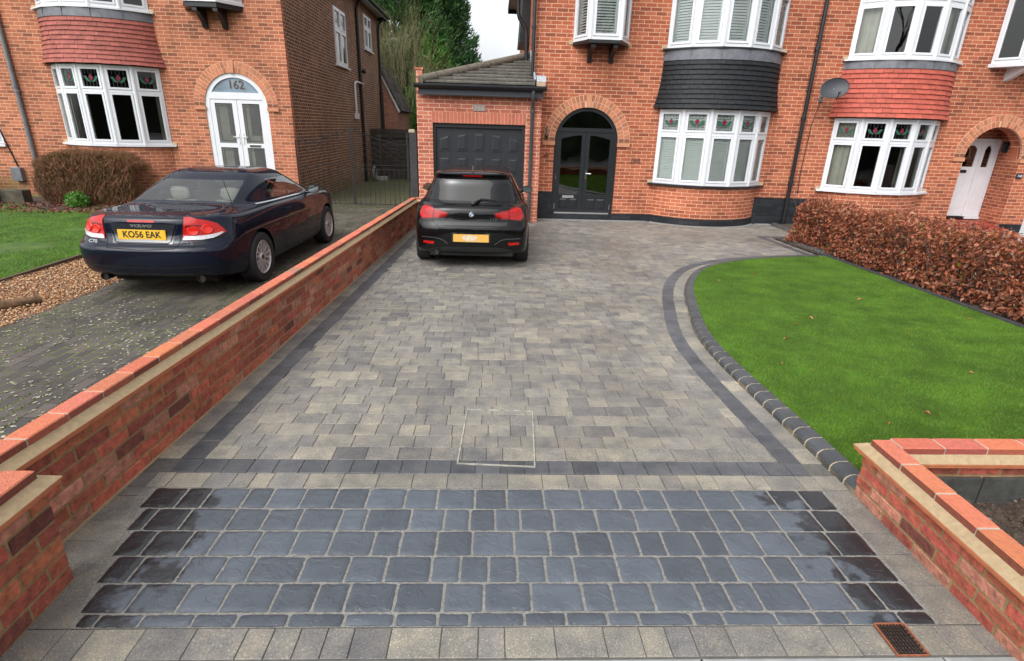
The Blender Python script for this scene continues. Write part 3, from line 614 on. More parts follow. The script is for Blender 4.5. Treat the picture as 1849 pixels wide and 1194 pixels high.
for x0, x1, a, b in ((11.082, 11.548, 11.185, 11.452), (11.592, 11.923, 11.65, 11.805)):
    m_ = (a+b)/2; mb = MB()
    mb.box(x0, x1, yb-0.03, yb+0.01, 0.24, 1.40); mb.box(x0, a, yb-0.03, yb+0.01, 1.40, 1.972); mb.box(b, x1, yb-0.03, yb+0.01, 1.40, 1.972); c_ = (b-a)*.3
    mb.prism([(a, 1.80), (a+c_, 1.88), (b-c_, 1.88), (b, 1.80), (b, 1.972), (a, 1.972)], yb-0.03, yb+0.01)
    mb.box(x0+0.07, m_-0.02, yb-0.037, yb-0.03, 0.42, 1.16); mb.box(m_+0.02, x1-0.07, yb-0.037, yb-0.03, 0.42, 1.16)
    lf = obj('door_leaf', mb, [M_white], d8); mb = MB(); mb.box(a-.01, b+.01, yb-0.015, yb-0.01, 1.39, 1.92); obj('glass', mb, [M_glassd], d8)
mb = MB(); mb.box(11.17, 11.33, yb-0.045, yb-0.031, 1.26, 1.325); obj('letterbox', mb, [M_black], d8)
mb = MB(); mb.box(11.58, 11.96, yb-0.10, yb-0.02, 0.18, 0.235); mb.box(11.06, 11.578, yb-0.07, yb-0.02, 0.18, 0.235, m=1); obj('threshold', mb, [M_white, M_black], d8)
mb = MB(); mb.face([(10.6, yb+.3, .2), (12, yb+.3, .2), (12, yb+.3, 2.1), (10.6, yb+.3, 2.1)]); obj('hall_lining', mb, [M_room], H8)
M_redtile = plain('red_quarry_tile', (0.3, 0.045, 0.03), 0.5, var=0.3, nscale=6, bmp=0.1)
mb = MB(); mb.box(10.582, 11.89, YF-0.02, yb, -0.05, 0.155); mb.bbox(10.35, 11.75, YF-0.42, YF-0.02, -0.05, 0.12, 0.01); obj('door_step', mb, [M_redtile], H8)
mb = MB(); mb.box(11.92, 12.06, YF-0.022, YF-0.001, 1.2, 1.32); np_ = obj('number_plaque', mb, [plain('slate_plaque', (0.03, 0.033, 0.04), 0.3)], H8)
text('168', 0.075, np_, M_white, (11.99, YF-0.025, 1.26), ext=0.002)
OP = [(10.56, YF), (10.85, YF-0.45), (11.95, YF-0.45), (12.24, YF)]
bigwindow(H8, OP, 3.53, 5.0, None, name='oriel_window')
mb = MB(); mb.prism([(10.50, YF), (10.83, YF-0.5), (11.97, YF-0.5), (12.3, YF)], 3.46, 3.528, 'z'); obj('oriel_base', mb, [M_white], H8)
for bx in (10.98, 11.85):
    mb = MB(); mb.prism([(YF, 3.458), (YF-0.44, 3.458), (YF-0.44, 3.40), (YF-0.12, 3.24), (YF, 3.2)], bx-0.05, bx+0.05, 'x'); obj('bracket', mb, [M_white], H8)
hiproof(H8, 6.71, 17, YF, 21, zt_, 2.6, M_roofr)
mb = MB(); mb.tube([(11.87, YF+0.42, 1.93), (11.93, YF+0.42, 1.93)], 0.015, 6); mb.box(11.80, 11.88, YF+0.38, YF+0.46, 1.76, 1.93); mb.prism([(11.785, 1.93), (11.895, 1.93), (11.84, 1.99)], YF+0.365, YF+0.475)
tag(obj('porch_lantern', mb, [M_black]), 'black lantern on the inner right wall of the arched porch', 'lantern')
# shared downpipe
dp = obj('downpipe', (lambda m: (m.tube([(6.715, YF-0.06, 5.6), (6.70, YF-0.06, 0.05)], 0.04, 10), m)[1])(MB()), [M_black], None, smooth=True)
tag(dp, 'long black downpipe between the two joined houses beside the satellite dish', 'downpipe')
c = MB()
for z in (1.0, 2.35, 3.7): c.lathe([(0.041, -0.04), (0.056, -0.036), (0.056, 0.036), (0.041, 0.04)], (6.705, YF-0.06, z), 10)
obj('bracket', c, [M_black], dp)
# ---------------- left neighbour (162)
YL = 14.3
H2 = thing('detached_house', 'brick house on the left with white arched double door numbered 162', 'house', (-8.0, YL, 0.0))
ZT = 6.05; mb = MB()
wall(mb, -18.0, -4.85, -0.3, ZT, YL, [(-10.16, -7.84, 1.37, 3.02), (-10.16, -7.84, 4.19, 5.8), (-6.92, -5.8, 4.42, 5.7), (-13.4, -11.75, 1.27, 3.0)], [(-6.13, 0.735, 0.3, 2.26)])
mb.face([(-18, 25.6, -0.3), (-18, 25.6, ZT), (-4.85, 25.6, ZT), (-4.85, 25.6, -0.3)]); mb.face([(-18, YL, -0.3), (-18, YL, ZT), (-18, 25.6, ZT), (-18, 25.6, -0.3)])
obj('wall', mb, [M_brick162], H2)
mb = MB(); ws = [(18.72, 20.1, 3.64, 5.22), (22.85, 24.1, 4.55, 5.7)]
ys_ = sorted({YL+0.002, 25.6, *[w[0] for w in ws], *[w[1] for w in ws]}); zs_ = sorted({-0.3, ZT, *[w[2] for w in ws], *[w[3] for w in ws]})
for a, b in zip(ys_, ys_[1:]):
    for c, d in zip(zs_, zs_[1:]):
        if any(w[0] < (a+b)/2 < w[1] and w[2] < (c+d)/2 < w[3] for w in ws): continue
        mb.face([(-4.85, a, c), (-4.85, b, c), (-4.85, b, d), (-4.85, a, d)])
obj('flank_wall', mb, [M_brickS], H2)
mb = MB(); mb.box(-4.98, -4.845, YL-0.004, YL+0.13, -0.3, ZT); obj('quoin', mb, [M_brick162], H2)
archring(H2, YL, -6.13, 0.73, 2.26)
arc2 = Arc(YL, -9.0, 1.2, 0.6)
bay(H2, arc2, 0.0, 1.355, 2.50, 3.03, 3.97, 4.17, 5.8, M_tred2, M_brick162, M_white,
    dict(curtains=[(0, 0.0, 1), (1, 0, 0.1), (4, 0.75, 1)]), dict(), ptop=None)
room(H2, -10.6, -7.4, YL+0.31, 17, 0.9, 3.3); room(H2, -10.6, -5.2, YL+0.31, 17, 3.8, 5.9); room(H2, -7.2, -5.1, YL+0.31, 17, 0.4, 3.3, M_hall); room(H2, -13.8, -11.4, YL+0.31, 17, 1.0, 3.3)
for w in ws:
    o = bigwindow(H2, [(-4.85, w[0]), (-4.85, (w[0]+w[1])/2), (-4.85, w[1])], w[2], w[3], w[2]+(w[3]-w[2])*0.62, curtains=[(0, 0, 1), (1, 0, 1)], lights=True, post=0.035)
    sill(H2, [(-4.85, w[0]-0.08), (-4.85, w[1]+0.08)], w[2]-0.05, w[2], 0.09, M_white)
mb = MB(); mb.face([(-5.4, 18.5, 3.3), (-5.4, 24.4, 3.3), (-5.4, 24.4, 6), (-5.4, 18.5, 6)]); obj('room_lining', mb, [M_room], H2)
OP = [(-6.97, YL), (-6.72, YL-0.5), (-6.08, YL-0.5), (-5.72, YL)]
bigwindow(H2, OP, 4.40, 5.7, None, name='oriel_window')
mb = MB(); mb.prism([(-7.02, YL), (-6.74, YL-0.54), (-6.04, YL-0.54), (-5.66, YL)], 4.345, 4.398, 'z'); obj('oriel_sill', mb, [M_white], H2)
mb = MB(); mb.prism([(-6.98, YL), (-6.72, YL-0.5), (-6.06, YL-0.5), (-5.70, YL)], 4.25, 4.344, 'z'); obj('oriel_base', mb, [M_black], H2)
for bx in (-6.56, -6.12):
    mb = MB(); mb.prism([(YL, 4.249), (YL-0.46, 4.249), (YL-0.46, 4.18), (YL-0.3, 4.14), (YL-0.12, 4.0), (YL-0.08, 3.9), (YL, 3.88)], bx-0.05, bx+0.05, 'x'); obj('bracket', mb, [M_black], H2)
bigwindow(H2, [(-13.4, YL+0.02), (-12.6, YL+0.02), (-11.74, YL+0.02)], 1.28, 3.0, None, lights=False); sill(H2, [(-13.45, YL), (-11.69, YL)], 1.21, 1.275, 0.07, M_white)
YD = YL+0.05; mb = MB(); doorframe(mb, -6.13, 0.733, 0.35, 2.26, YD, 0.10, -0.03, 0.05); mb.box(-6.765, -5.495, YD-0.034, YD+0.047, 2.42, 2.57); mb.box(-6.77, -5.49, YD-0.06, YD+0.045, 0.30, 0.352)
mb.box(-6.80, -5.46, YD+0.035, YD+0.06, 2.20, 2.60)
d2 = obj('double_door', mb, [M_pvc], H2)
mb = MB(); mb.face([(-6.13-0.635*cos(pi*k/24), YD+0.0, max(2.56, 2.26+0.635*sin(pi*k/24))) for k in range(25)][::-1]); obj('fanlight', mb, [plain('etched_blue_glass', (0.20, 0.26, 0.31), 0.12, var=0.25, nscale=3)], d2)
for x0, x1 in ((-6.762, -6.135), (-6.125, -5.498)):
    mb = MB(); Z = [(0.365, 0.47), (1.33, 1.43), (2.33, 2.415)]
    mb.box(x0, x0+0.11, YD-0.02, YD+0.03, 0.365, 2.415); mb.box(x1-0.11, x1, YD-0.02, YD+0.03, 0.365, 2.415)
    for a, b in Z: mb.box(x0+0.11, x1-0.11, YD-0.02, YD+0.03, a, b)
    obj('door_leaf', mb, [M_pvc], d2)
    mb = MB(); cm = MB()
    sx_ = x1-0.24 if x0 < -6.5 else x0+0.26
    for a, b in ((0.47, 1.33), (1.62, 2.33)): cm.box(sx_, x1-0.105, YD+0.001, YD+0.004, a, b)
    for a, b in ((0.47, 1.33), (1.43, 2.33)):
        mb.box(x0+0.105, x1-0.105, YD+0.004, YD+0.008, a-0.005, b+0.005)
        for k, t_ in ((0.05, 0.007), ):
            xa, xb, za, zb = x0+0.11+k, x1-0.11-k, a+k, b-k
            for q in ((xa, xa+2*t_, za, zb), (xb-2*t_, xb, za, zb), (xa+2*t_, xb-2*t_, za, za+2*t_), (xa+2*t_, xb-2*t_, zb-2*t_, zb)): cm.box(q[0], q[1], YD-0.003, YD+0.003, q[2], q[3])
    obj('glass', mb, [plain('frosted_glass', (0.15, 0.155, 0.14), 0.15, var=0.2, nscale=2)], d2); obj('leaded_border', cm, [M_leadline], d2)
mb = MB()
for sx in (-1, 1): mb.box(-6.13+sx*0.05-0.014, -6.13+sx*0.05+0.014, YD-0.035, YD-0.021, 1.42, 1.66); mb.tube([(-6.13+sx*0.05, YD-0.05, 1.58), (-6.13+sx*0.17, YD-0.055, 1.575)], 0.01, 6)
obj('handle', mb, [M_pvc], d2)
mb = MB(); mb.box(-5.95, -5.68, YD-0.03, YD-0.021, 1.35, 1.40); obj('letterbox', mb, [M_chrome], d2)
text('162', 0.26, d2, M_bronze, (-6.10, YD-0.012, 2.735), name='house_number')
mb = MB(); mb.box(-6.95, -5.3, YL-0.35, YL-0.005, -0.2, 0.3); obj('door_step', mb, [M_conc], H2)
hiproof(H2, -18, -4.85, YL, 25.6, ZT+0.02, 3.0, M_roofr, ov=0.35)
pipe(H2, [(-4.55, 21.65, 6.0), (-4.75, 21.65, 5.8), (-4.79, 21.65, 5.6), (-4.79, 21.65, -0.1)], 0.055, clips=((-4.79, 21.65, 3.55), (-4.79, 21.65, 1.5)))
pipe(H2, [(-4.5, 25.4, 6.0), (-4.76, 25.4, 5.75), (-4.79, 25.4, 5.5), (-4.79, 25.4, 3.0)], 0.05); pipe(H2, [(-4.79, 25.4, 3.2), (-4.79, 25.4, -0.1)], 0.075)
pipe(H2, [(-4.80, 22.0, 3.30), (-4.78, 21.0, 3.30), (-4.79, 20.75, 3.26), (-4.79, 20.7, 3.16), (-4.79, 20.7, 2.2)], 0.035, M_white, name='waste_pipe')
mb = MB(); mb.box(-4.845, -4.72, 20.62, 20.8, 2.1, 2.28); obj('drain_cover', mb, [M_white], H2)
pipe(H2, [(-11.12, YL-0.06, 5.9), (-11.08, YL-0.06, 1.0), (-11.08, YL-0.06, 0.1)], 0.045, M_greyp, clips=((-11.1, YL-0.06, 2.55), (-11.08, YL-0.06, 2.45)))
mb = MB(); mb.tube([(-11.95, YL-0.02, 2.4), (-11.55, YL-0.02, 0.7)], 0.014, 6); obj('cable', mb, [M_black], H2)
mb = MB(); mb.bbox(-11.68, -11.46, YL-0.12, YL, 0.42, 0.74, 0.015); tag(obj('meter_box', mb, [M_greyp]), 'small grey box low on the brick wall left of the brown bush', 'meter box')
# lean-to extension behind 162
EX = thing('rear_extension', 'pale brick lean-to with white verge behind the left house', 'extension', (-4.5, 25.7, 0.0))
mb = MB(); mb.face([(-4.95, 25.7, -0.2), (-4.17, 25.7, -0.2), (-4.17, 25.7, 2.5), (-4.95, 25.7, 4.1)]); mb.face([(-4.17, 25.7, -0.2), (-4.17, 29, -0.2), (-4.17, 29, 2.5), (-4.17, 25.7, 2.5)]); obj('wall', mb, [M_brickX], EX)
mb = MB(); mb.prism([(-4.95, 4.1), (-4.12, 2.40), (-4.06, 2.50), (-4.89, 4.2)], 25.62, 25.69); obj('verge', mb, [M_white], EX)
mb = MB(); mb.prism([(-4.95, 4.21), (-4.04, 2.46), (-3.98, 2.50), (-4.9, 4.32)], 25.6, 29); obj('roof', mb, [M_roof], EX)
# ================================================================== ground, driveway, garden
def struct(name, mb, mat, kind='structure', **k):
    o = obj(name, mb, mat, None, **k); o['kind'] = kind; return o
M_soil = plain('dark_soil', (0.062, 0.042, 0.029), 0.95, var=0.75, nscale=60, bmp=1.0, bsc=90)
M_asph = plain('asphalt', (0.05, 0.05, 0.052), 0.85, var=0.2, nscale=30, bmp=0.3)
M_cslab = plain('concrete_slab', (0.27, 0.28, 0.27), 0.75, var=0.15, nscale=14, bmp=0.2, co='Object')
def sheet(x0, x1, ys, off, mat, name, kind='structure'):
    mb = MB()
    for a, b in zip(ys, ys[1:]): mb.face([(x0, a, gz(a)+off), (x1, a, gz(a)+off), (x1, b, gz(b)+off), (x0, b, gz(b)+off)])
    return struct(name, mb, mat, kind)
sheet(-300, 300, [1.2, 6, 12, 26, 300], -0.06, M_soil, 'ground')
mb = MB(); mb.face([(-300, -300, 0.0), (300, -300, 0.0), (300, 1.2, 0.0), (-300, 1.2, 0.0)]); struct('verge', mb, plain('verge_tarmac', (0.06, 0.06, 0.06), 0.95))
mb = MB(); mb.box(-60, 60, -1.6, 1.30, 0.02, 0.187); 
struct('pavement', mb, plain('pavement_tarmac', (0.09, 0.09, 0.09), 0.85, bmp=0.2))
mb = MB()
x = -12.0
while x < 12: mb.bbox(x, x+0.906, 1.31, 1.452, 0.05, 0.192, 0.008); x += 0.914
struct('kerb', mb, M_cslab)
mb = MB(); mb.face([(-100, -10, 0.012), (100, -10, 0.012), (100, -1.75, 0.012), (-100, -1.75, 0.012)]); struct('road', mb, M_asph)
# ---- block paving
def pavmat(name, rough, spec=0.5):
    m, n, B, N, L = newmat(name); tc = N.new('ShaderNodeTexCoord')
    at = N.new('ShaderNodeAttribute'); at.attribute_name = 'Col'
    n1 = noise(N, L, 9, 5, tc.outputs['Object']); r1 = ramp(N, L, n1.outputs['Fac'], [(0.32, (0.74, 0.76, 0.8)), (0.5, (1.0, 1.0, 1.0)), (0.7, (1.28, 1.24, 1.14))])
    n2 = noise(N, L, 150, 3, tc.outputs['Object'], 0.7); r2 = ramp(N, L, n2.outputs['Fac'], [(0.25, (0.5,)*3), (0.5, (1.0,)*3), (0.6, (1.12,)*3), (0.7, (2.3,)*3)])
    n3 = noise(N, L, 0.8, 4, tc.outputs['Object']); r3 = ramp(N, L, n3.outputs['Fac'], [(0.35, (0.86,)*3), (0.65, (1.1,)*3)])
    c = mixc(N, L, at.outputs['Color'], r1.outputs[0], 1.0, 'MULTIPLY'); c = mixc(N, L, c, r2.outputs[0], 1.0, 'MULTIPLY'); c = mixc(N, L, c, r3.outputs[0], 1.0, 'MULTIPLY')
    L.new(c, B.inputs['Base Color'])
    mr = N.new('ShaderNodeMapRange'); mr.inputs['From Min'].default_value = 0.35; mr.inputs['From Max'].default_value = 0.65
    mr.inputs['To Min'].default_value = rough-0.12; mr.inputs['To Max'].default_value = rough+0.12; L.new(n3.outputs['Fac'], mr.inputs['Value']); L.new(mr.outputs[0], B.inputs['Roughness'])
    B.inputs['Specular IOR Level'].default_value = spec; bump(N, L, n2.outputs['Fac'], B, 0.25, 0.003); return m
M_pav = pavmat('paver_concrete', 0.6)
M_pavw = pavmat('paver_charcoal', 0.5)
PAL = [((0.170, 0.158, 0.144), 3), ((0.190, 0.176, 0.156), 8), ((0.208, 0.192, 0.165), 4), ((0.238, 0.217, 0.178), 2), ((0.148, 0.139, 0.132), 2)]
def palc(bias=0):
    w = [p[1] for p in PAL]
    if bias == 1: w = [2, 3, 4, 4, 1]
    c = random.choices([p[0] for p in PAL], w)[0]; k = random.uniform(0.9, 1.1); return tuple(v*k for v in c)
DK = (0.075, 0.077, 0.084)
def dkc():
    k = random.uniform(0.82, 1.25); return tuple(v*k for v in DK)
def paver(mb, P4, col, top=0.0, bev=0.0025, dep=0.014):
    c = Vector((sum(p[0] for p in P4)/4, sum(p[1] for p in P4)/4)); j = random.uniform(-0.0012, 0.0012)
    inn = []
    for p in P4:
        d = (c-Vector(p)); d = d.normalized()*bev*1.4 if d.length > 0 else d; inn.append((p[0]+d.x, p[1]+d.y))
    z = lambda p, dz: (p[0], p[1], gz(p[1])+top+j+dz)
    T = [z(p, 0) for p in inn]; M_ = [z(p, -bev) for p in P4]; B_ = [z(p, -dep) for p in P4]
    mb.face(T, col=col)
    for i in range(4):
        k = (i+1) % 4; mb.face([M_[i], M_[k], T[k], T[i]], col=col); mb.face([B_[i], B_[k], M_[k], M_[i]], col=tuple(v*0.8 for v in col))
def xw(y): return -1.885+(y-3.0)*0.0385          # base of the long left wall
KC = [(1.985, 2.40), (1.978, 2.9), (1.962, 3.4), (1.948, 3.9), (1.95, 4.4), (1.985, 4.85), (2.07, 5.3), (2.17, 5.7), (2.30, 6.2), (2.46, 6.7), (2.68, 7.2), (2.98, 7.7), (3.38, 8.1), (3.9, 8.42), (4.55, 8.66), (5.15, 8.80), (5.62, 8.88)]
def catmull(P, n=6):
    out = []
    for i in range(len(P)-1):
        p0, p1, p2, p3 = [np.array(P[max(0, min(len(P)-1, i+k))]) for k in (-1, 0, 1, 2)]
        for k in range(n):
            t = k/n; out.append(0.5*((2*p1)+(-p0+p2)*t+(2*p0-5*p1+4*p2-p3)*t*t+(-p0+3*p1-3*p2+p3)*t**3))
    out.append(np.array(P[-1], float)); return out
KP = catmull(KC, 6)
def resample(P, step):
    P = [np.array(p, float) for p in P]; L = [0]
    for a, b in zip(P, P[1:]): L.append(L[-1]+np.linalg.norm(b-a))
    n = max(1, round(L[-1]/step)); out = []
    for k in range(n+1):
        s = L[-1]*k/n; i = min(len(P)-2, max(0, int(np.searchsorted(L, s)-1))); t = (s-L[i])/(L[i+1]-L[i]+1e-9); out.append(P[i]*(1-t)+P[i+1]*t)
    return out
def offset(P, d):
    out = []
    for i, p in enumerate(P):
        t = P[min(i+1, len(P)-1)]-P[max(i-1, 0)]; t = t/np.linalg.norm(t); n = np.array([-t[1], t[0]]); out.append(np.array(p)+n*d)
    return out
def inlawn(x, y):     # inside (right/behind of) the kerb curve
    if y < 2.4: return False
    if y > 8.9: return x > 5.72 if y < 10.6 else x > 6.35
    xs_ = [a[0] for a, b in zip(KP, KP[1:]) if min(a[1], b[1]) <= y <= max(a[1], b[1])+1e-6]
    return bool(xs_) and x > max(xs_)+0.10
mb = MB(); x0 = -1.9
y = 2.745; r = 0
while y < 12.62:
    h = 0.1385; x = x0+random.uniform(0, 0.15)
    while x < 6.45:
        w = random.choices([0.098, 0.142, 0.188, 0.23], [2, 4, 5, 4])[0]
        cx_, cy_ = x+w/2, y+h/2
        if x > xw(cy_)+0.1 and not inlawn(cx_-0.15, cy_): paver(mb, [(x+.0015, y+.0015), (x+w-.0015, y+.0015), (x+w-.0015, y+h-.0015), (x+.0015, y+h-.0015)], palc())
        x += w
    y += h; r += 1
# header row above the setts, block rows at the street edge and beside the setts
def header(y0, y1, xa, xb, bias=1, ws=(0.10, 0.14, 0.19)):
    x = xa
    while x < xb-0.02:
        w = min(random.choice(ws), xb-x); s = (x-0.1)*0.0
        paver(mb, [(x+.0015, y0+.0015), (x+w-.0015, y0+.0015), (x+w-.0015, y1-.0015), (x+.0015, y1-.0015)], palc(bias)); x += w
header(2.476, 2.608, -1.905, 2.0); header(1.458, 1.592, -1.95, 1.53); header(1.458, 1.592, 1.665, 2.0)
def sides(yA, yB, fL, fR, bias=0):
    y = yA
    while y < yB-0.03:
        h = min(random.choice((0.19, 0.142, 0.2)), yB-y)
        paver(mb, [(fL(y), y+.0015), (fR(y)-.0015, y+.0015), (fR(y+h)-.0015, y+h-.0015), (fL(y+h), y+h-.0015)], palc(bias), top=0.0006); y += h
SL = lambda y: -1.765+(2.46-y)*0.235; SR = lambda y: 1.835-(2.46-y)*0.035
sides(1.594, 2.474, lambda y: xw(y)-0.02, SL); sides(1.594, 2.474, SR, lambda y: 2.02)
sides(2.745, 12.6, lambda y: xw(y)-0.02, lambda y: xw(y)+0.135)
KO = resample(KP, 0.165)
def strip(P, d0, d1, top, colf, closedcap=True):
    A, B = offset(P, d0), offset(P, d1)
    for i in range(len(P)-1):
        a, b, c, d = A[i], A[i+1], B[i+1], B[i]
        paver(mb, [tuple(a), tuple(b), tuple(c), tuple(d)][::1] if d0 > d1 else [tuple(d), tuple(c), tuple(b), tuple(a)], colf(), top=top)
strip([p for p in KO if p[1] > 2.6], 0.001, 0.128, 0.0022, palc)
struct('block_paving', mb, M_pav)
mb = MB()
header2 = []
x = xw(2.7)+0.14
while x < 1.84:
    w = min(0.14, 1.845-x); paver(mb, [(x+.0015, 2.61), (x+w-.0015, 2.61), (x+w-.0015, 2.742), (x+.0015, 2.742)], dkc(), top=0.0006); x += w
y = 2.745
while y < 12.3:
    h = 0.19; a = lambda q: xw(q)+0.138
    paver(mb, [(a(y), y+.0015), (a(y)+0.132, y+.0015), (a(y+h)+0.132, y+h-.0015), (a(y+h), y+h-.0015)], dkc(), top=0.0024); y += h
KS = [p for p in KO if p[1] > 2.66]
strip(KS, 0.132, 0.262, 0.0045, dkc)
# far garden path strips
strip([np.array(p) for p in [(5.44, 9.02+0.17*k) for k in range(12)]], 0.0, 0.12, 0.0055, dkc)
strip([np.array(p) for p in [(6.25-0.17*k, 10.93) for k in range(6)]], 0.0, 0.11, 0.0055, dkc)
struct('charcoal_border', mb, M_pavw)
mb = MB(); ys = [1.45, 2.5, 4, 6, 8, 10, 12, 12.75]
for a, b in zip(ys, ys[1:]): mb.face([(-2.05, a, gz(a)-0.006), (6.6, a, gz(a)-0.006), (6.6, b, gz(b)-0.006), (-2.05, b, gz(b)-0.006)])
struct('paving_sand', mb, plain('jointing_sand', (0.11, 0.105, 0.095), 0.95, var=0.2, nscale=40))
mb = MB(); pts = [(0.97, 12.62), (3.58, 12.62)]+[arc6.p(-arc6.lim(0.02)+2*arc6.lim(0.02)*k/16, 0.02) for k in range(17)]+[(5.98, 12.62), (6.4, 12.62)]
A = [np.array(p) for p in pts]; B = offset(A, -0.09)
for i in range(len(A)-1): mb.face([(*B[i], gz(12)+0.012), (*B[i+1], gz(12)+0.012), (*A[i+1], gz(12)+0.012), (*A[i], gz(12)+0.012)]); mb.face([(*B[i], gz(12)-0.02), (*B[i+1], gz(12)-0.02), (*B[i+1], gz(12)+0.012), (*B[i], gz(12)+0.012)])
struct('mortar_haunch', mb, plain('grey_mortar', (0.23, 0.225, 0.215), 0.9, var=0.2))
# ---- setts
def settmat():
    m, n, B, N, L = newmat('wet_charcoal_sett'); tc = N.new('ShaderNodeTexCoord')
    at = N.new('ShaderNodeAttribute'); at.attribute_name = 'Col'
    n1 = noise(N, L, 7, 5, tc.outputs['Object']); r1 = ramp(N, L, n1.outputs['Fac'], [(0.3, (0.86,)*3), (0.7, (1.12,)*3)]); n2 = noise(N, L, 150, 3, tc.outputs['Object'])
    c = mixc(N, L, at.outputs['Color'], r1.outputs[0], 1.0, 'MULTIPLY')
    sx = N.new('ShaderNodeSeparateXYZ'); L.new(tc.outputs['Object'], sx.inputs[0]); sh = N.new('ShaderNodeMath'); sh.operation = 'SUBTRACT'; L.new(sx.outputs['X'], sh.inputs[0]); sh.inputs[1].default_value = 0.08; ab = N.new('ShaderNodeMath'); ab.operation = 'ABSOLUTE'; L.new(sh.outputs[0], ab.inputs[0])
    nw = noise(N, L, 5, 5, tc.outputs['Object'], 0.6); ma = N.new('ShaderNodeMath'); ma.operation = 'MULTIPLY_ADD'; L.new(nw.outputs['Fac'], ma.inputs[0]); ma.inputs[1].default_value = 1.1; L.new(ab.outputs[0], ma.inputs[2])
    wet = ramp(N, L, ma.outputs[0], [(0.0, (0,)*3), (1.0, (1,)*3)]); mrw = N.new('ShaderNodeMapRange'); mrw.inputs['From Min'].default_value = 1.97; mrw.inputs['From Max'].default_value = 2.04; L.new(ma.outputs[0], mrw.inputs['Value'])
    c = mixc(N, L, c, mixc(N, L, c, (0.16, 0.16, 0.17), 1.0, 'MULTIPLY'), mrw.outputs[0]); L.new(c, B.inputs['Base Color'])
    mr = N.new('ShaderNodeMapRange'); mr.inputs['To Min'].default_value = 0.3; mr.inputs['To Max'].default_value = 0.5; mr.inputs['From Min'].default_value = .3; mr.inputs['From Max'].default_value = .7
    L.new(n1.outputs['Fac'], mr.inputs['Value']); L.new(mr.outputs[0], B.inputs['Roughness'])
    B.inputs['Specular IOR Level'].default_value = 0.75; B.inputs['Coat Weight'].default_value = 0.5; B.inputs['Coat Roughness'].default_value = 0.2
    n4_ = noise(N, L, 9, 4, tc.outputs['Object'], 0.55); n4_.inputs['Distortion'].default_value = 1.6; n4 = ramp(N, L, n4_.outputs['Fac'], [(0.0, (0,)*3), (0.40, (0.1,)*3), (0.415, (0.5,)*3), (0.56, (0.55,)*3), (0.575, (0.95,)*3), (1.0, (1,)*3)])
    b2 = N.new('ShaderNodeBump'); b2.inputs['Strength'].default_value = 0.6; b2.inputs['Distance'].default_value = 0.006; L.new(n4.outputs[0], b2.inputs['Height'])
    b = N.new('ShaderNodeBump'); b.inputs['Strength'].default_value = 0.12; b.inputs['Distance'].default_value = 0.003; L.new(n2.outputs['Fac'], b.inputs['Height']); L.new(b2.outputs[0], b.inputs['Normal']); L.new(b.outputs[0], B.inputs['Normal']); L.new(b.outputs[0], B.inputs['Coat Normal']); return m
mb = MB()
from mathutils import noise as mn
SR_ = [(1.600, 1.652), (1.668, 1.806), (1.822, 1.962), (1.978, 2.128), (2.144, 2.292), (2.308, 2.460)]
for r, (y0, y1) in enumerate(SR_):
    xa = SL((y0+y1)/2)+0.012; xb = SR((y0+y1)/2)-0.008; x = xa; first = True
    while x < xb-0.03:
        w = random.choices([0.125, 0.165, 0.195, 0.215], [3, 4, 4, 2])[0]
        if first: w = random.choice([0.07, 0.12, 0.17]); first = False
        w = min(w, xb-x)
        if xb-(x+w) < 0.05: w = xb-x
        jo = 0.0065; ax, bx, ay, by = x+jo, x+w-jo, y0-0.0015, y1+0.0015
        nx, ny = max(4, int((bx-ax)/0.012)), max(4, int((by-ay)/0.012)); k = random.uniform(0.72, 1.22); col = (0.066*k, 0.079*k, 0.097*k); sd_ = random.uniform(0, 99)
        tilt = (random.uniform(-.02, .02), random.uniform(-.02, .02)); G_ = []
        for i in range(nx+1):
            row = []
            for j in range(ny+1):
                u, v = i/nx, j/ny; px, py = ax+(bx-ax)*u, ay+(by-ay)*v
                ex = min(u, 1-u)*(bx-ax); ey = min(v, 1-v)*(by-ay); e = min(ex, ey)
                wob = 0.0022*mn.noise(Vector((px*60, py*60, sd_)))+0.0012*mn.noise(Vector((px*18, py*18, sd_)))
                if i in (0, nx): px += wob*1.5
                if j in (0, ny): py += wob*1.5
                cr = 0.0045*(1-min(1, e/0.007))**2 + (0.003 if (i in (0, nx) and j in (0, ny)) else 0)
                z = gz(py)+0.0055-cr+0.0020*mn.noise(Vector((px*13, py*22, sd_)))+0.0009*mn.noise(Vector((px*55, py*70, sd_)))+tilt[0]*(u-.5)*0.1+tilt[1]*(v-.5)*0.1
                row.append((px, py, z))
            G_.append(row)
        for i in range(nx):
            for j in range(ny): mb.face([G_[i][j], G_[i+1][j], G_[i+1][j+1], G_[i][j+1]], col=col)
        bd = [G_[i][0] for i in range(nx+1)]+[G_[nx][j] for j in range(1, ny+1)]+[G_[i][ny] for i in range(nx-1, -1, -1)]+[G_[0][j] for j in range(ny-1, 0, -1)]
        for a, b in zip(bd, bd[1:]+bd[:1]): mb.face([(a[0], a[1], a[2]-0.014), (b[0], b[1], b[2]-0.014), b, a], col=col)
        x += w
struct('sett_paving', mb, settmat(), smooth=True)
mb = MB(); mb.face([(-1.74, 1.594, gz(1.594)-0.002), (1.83, 1.594, gz(1.594)-0.002), (1.85, 2.474, gz(2.474)-0.002), (-1.80, 2.474, gz(2.474)-0.002)])
struct('sett_mortar', mb, plain('gritty_pointing', (0.23, 0.22, 0.20), 0.95, var=0.3, nscale=90, bmp=0.6, bsc=300))
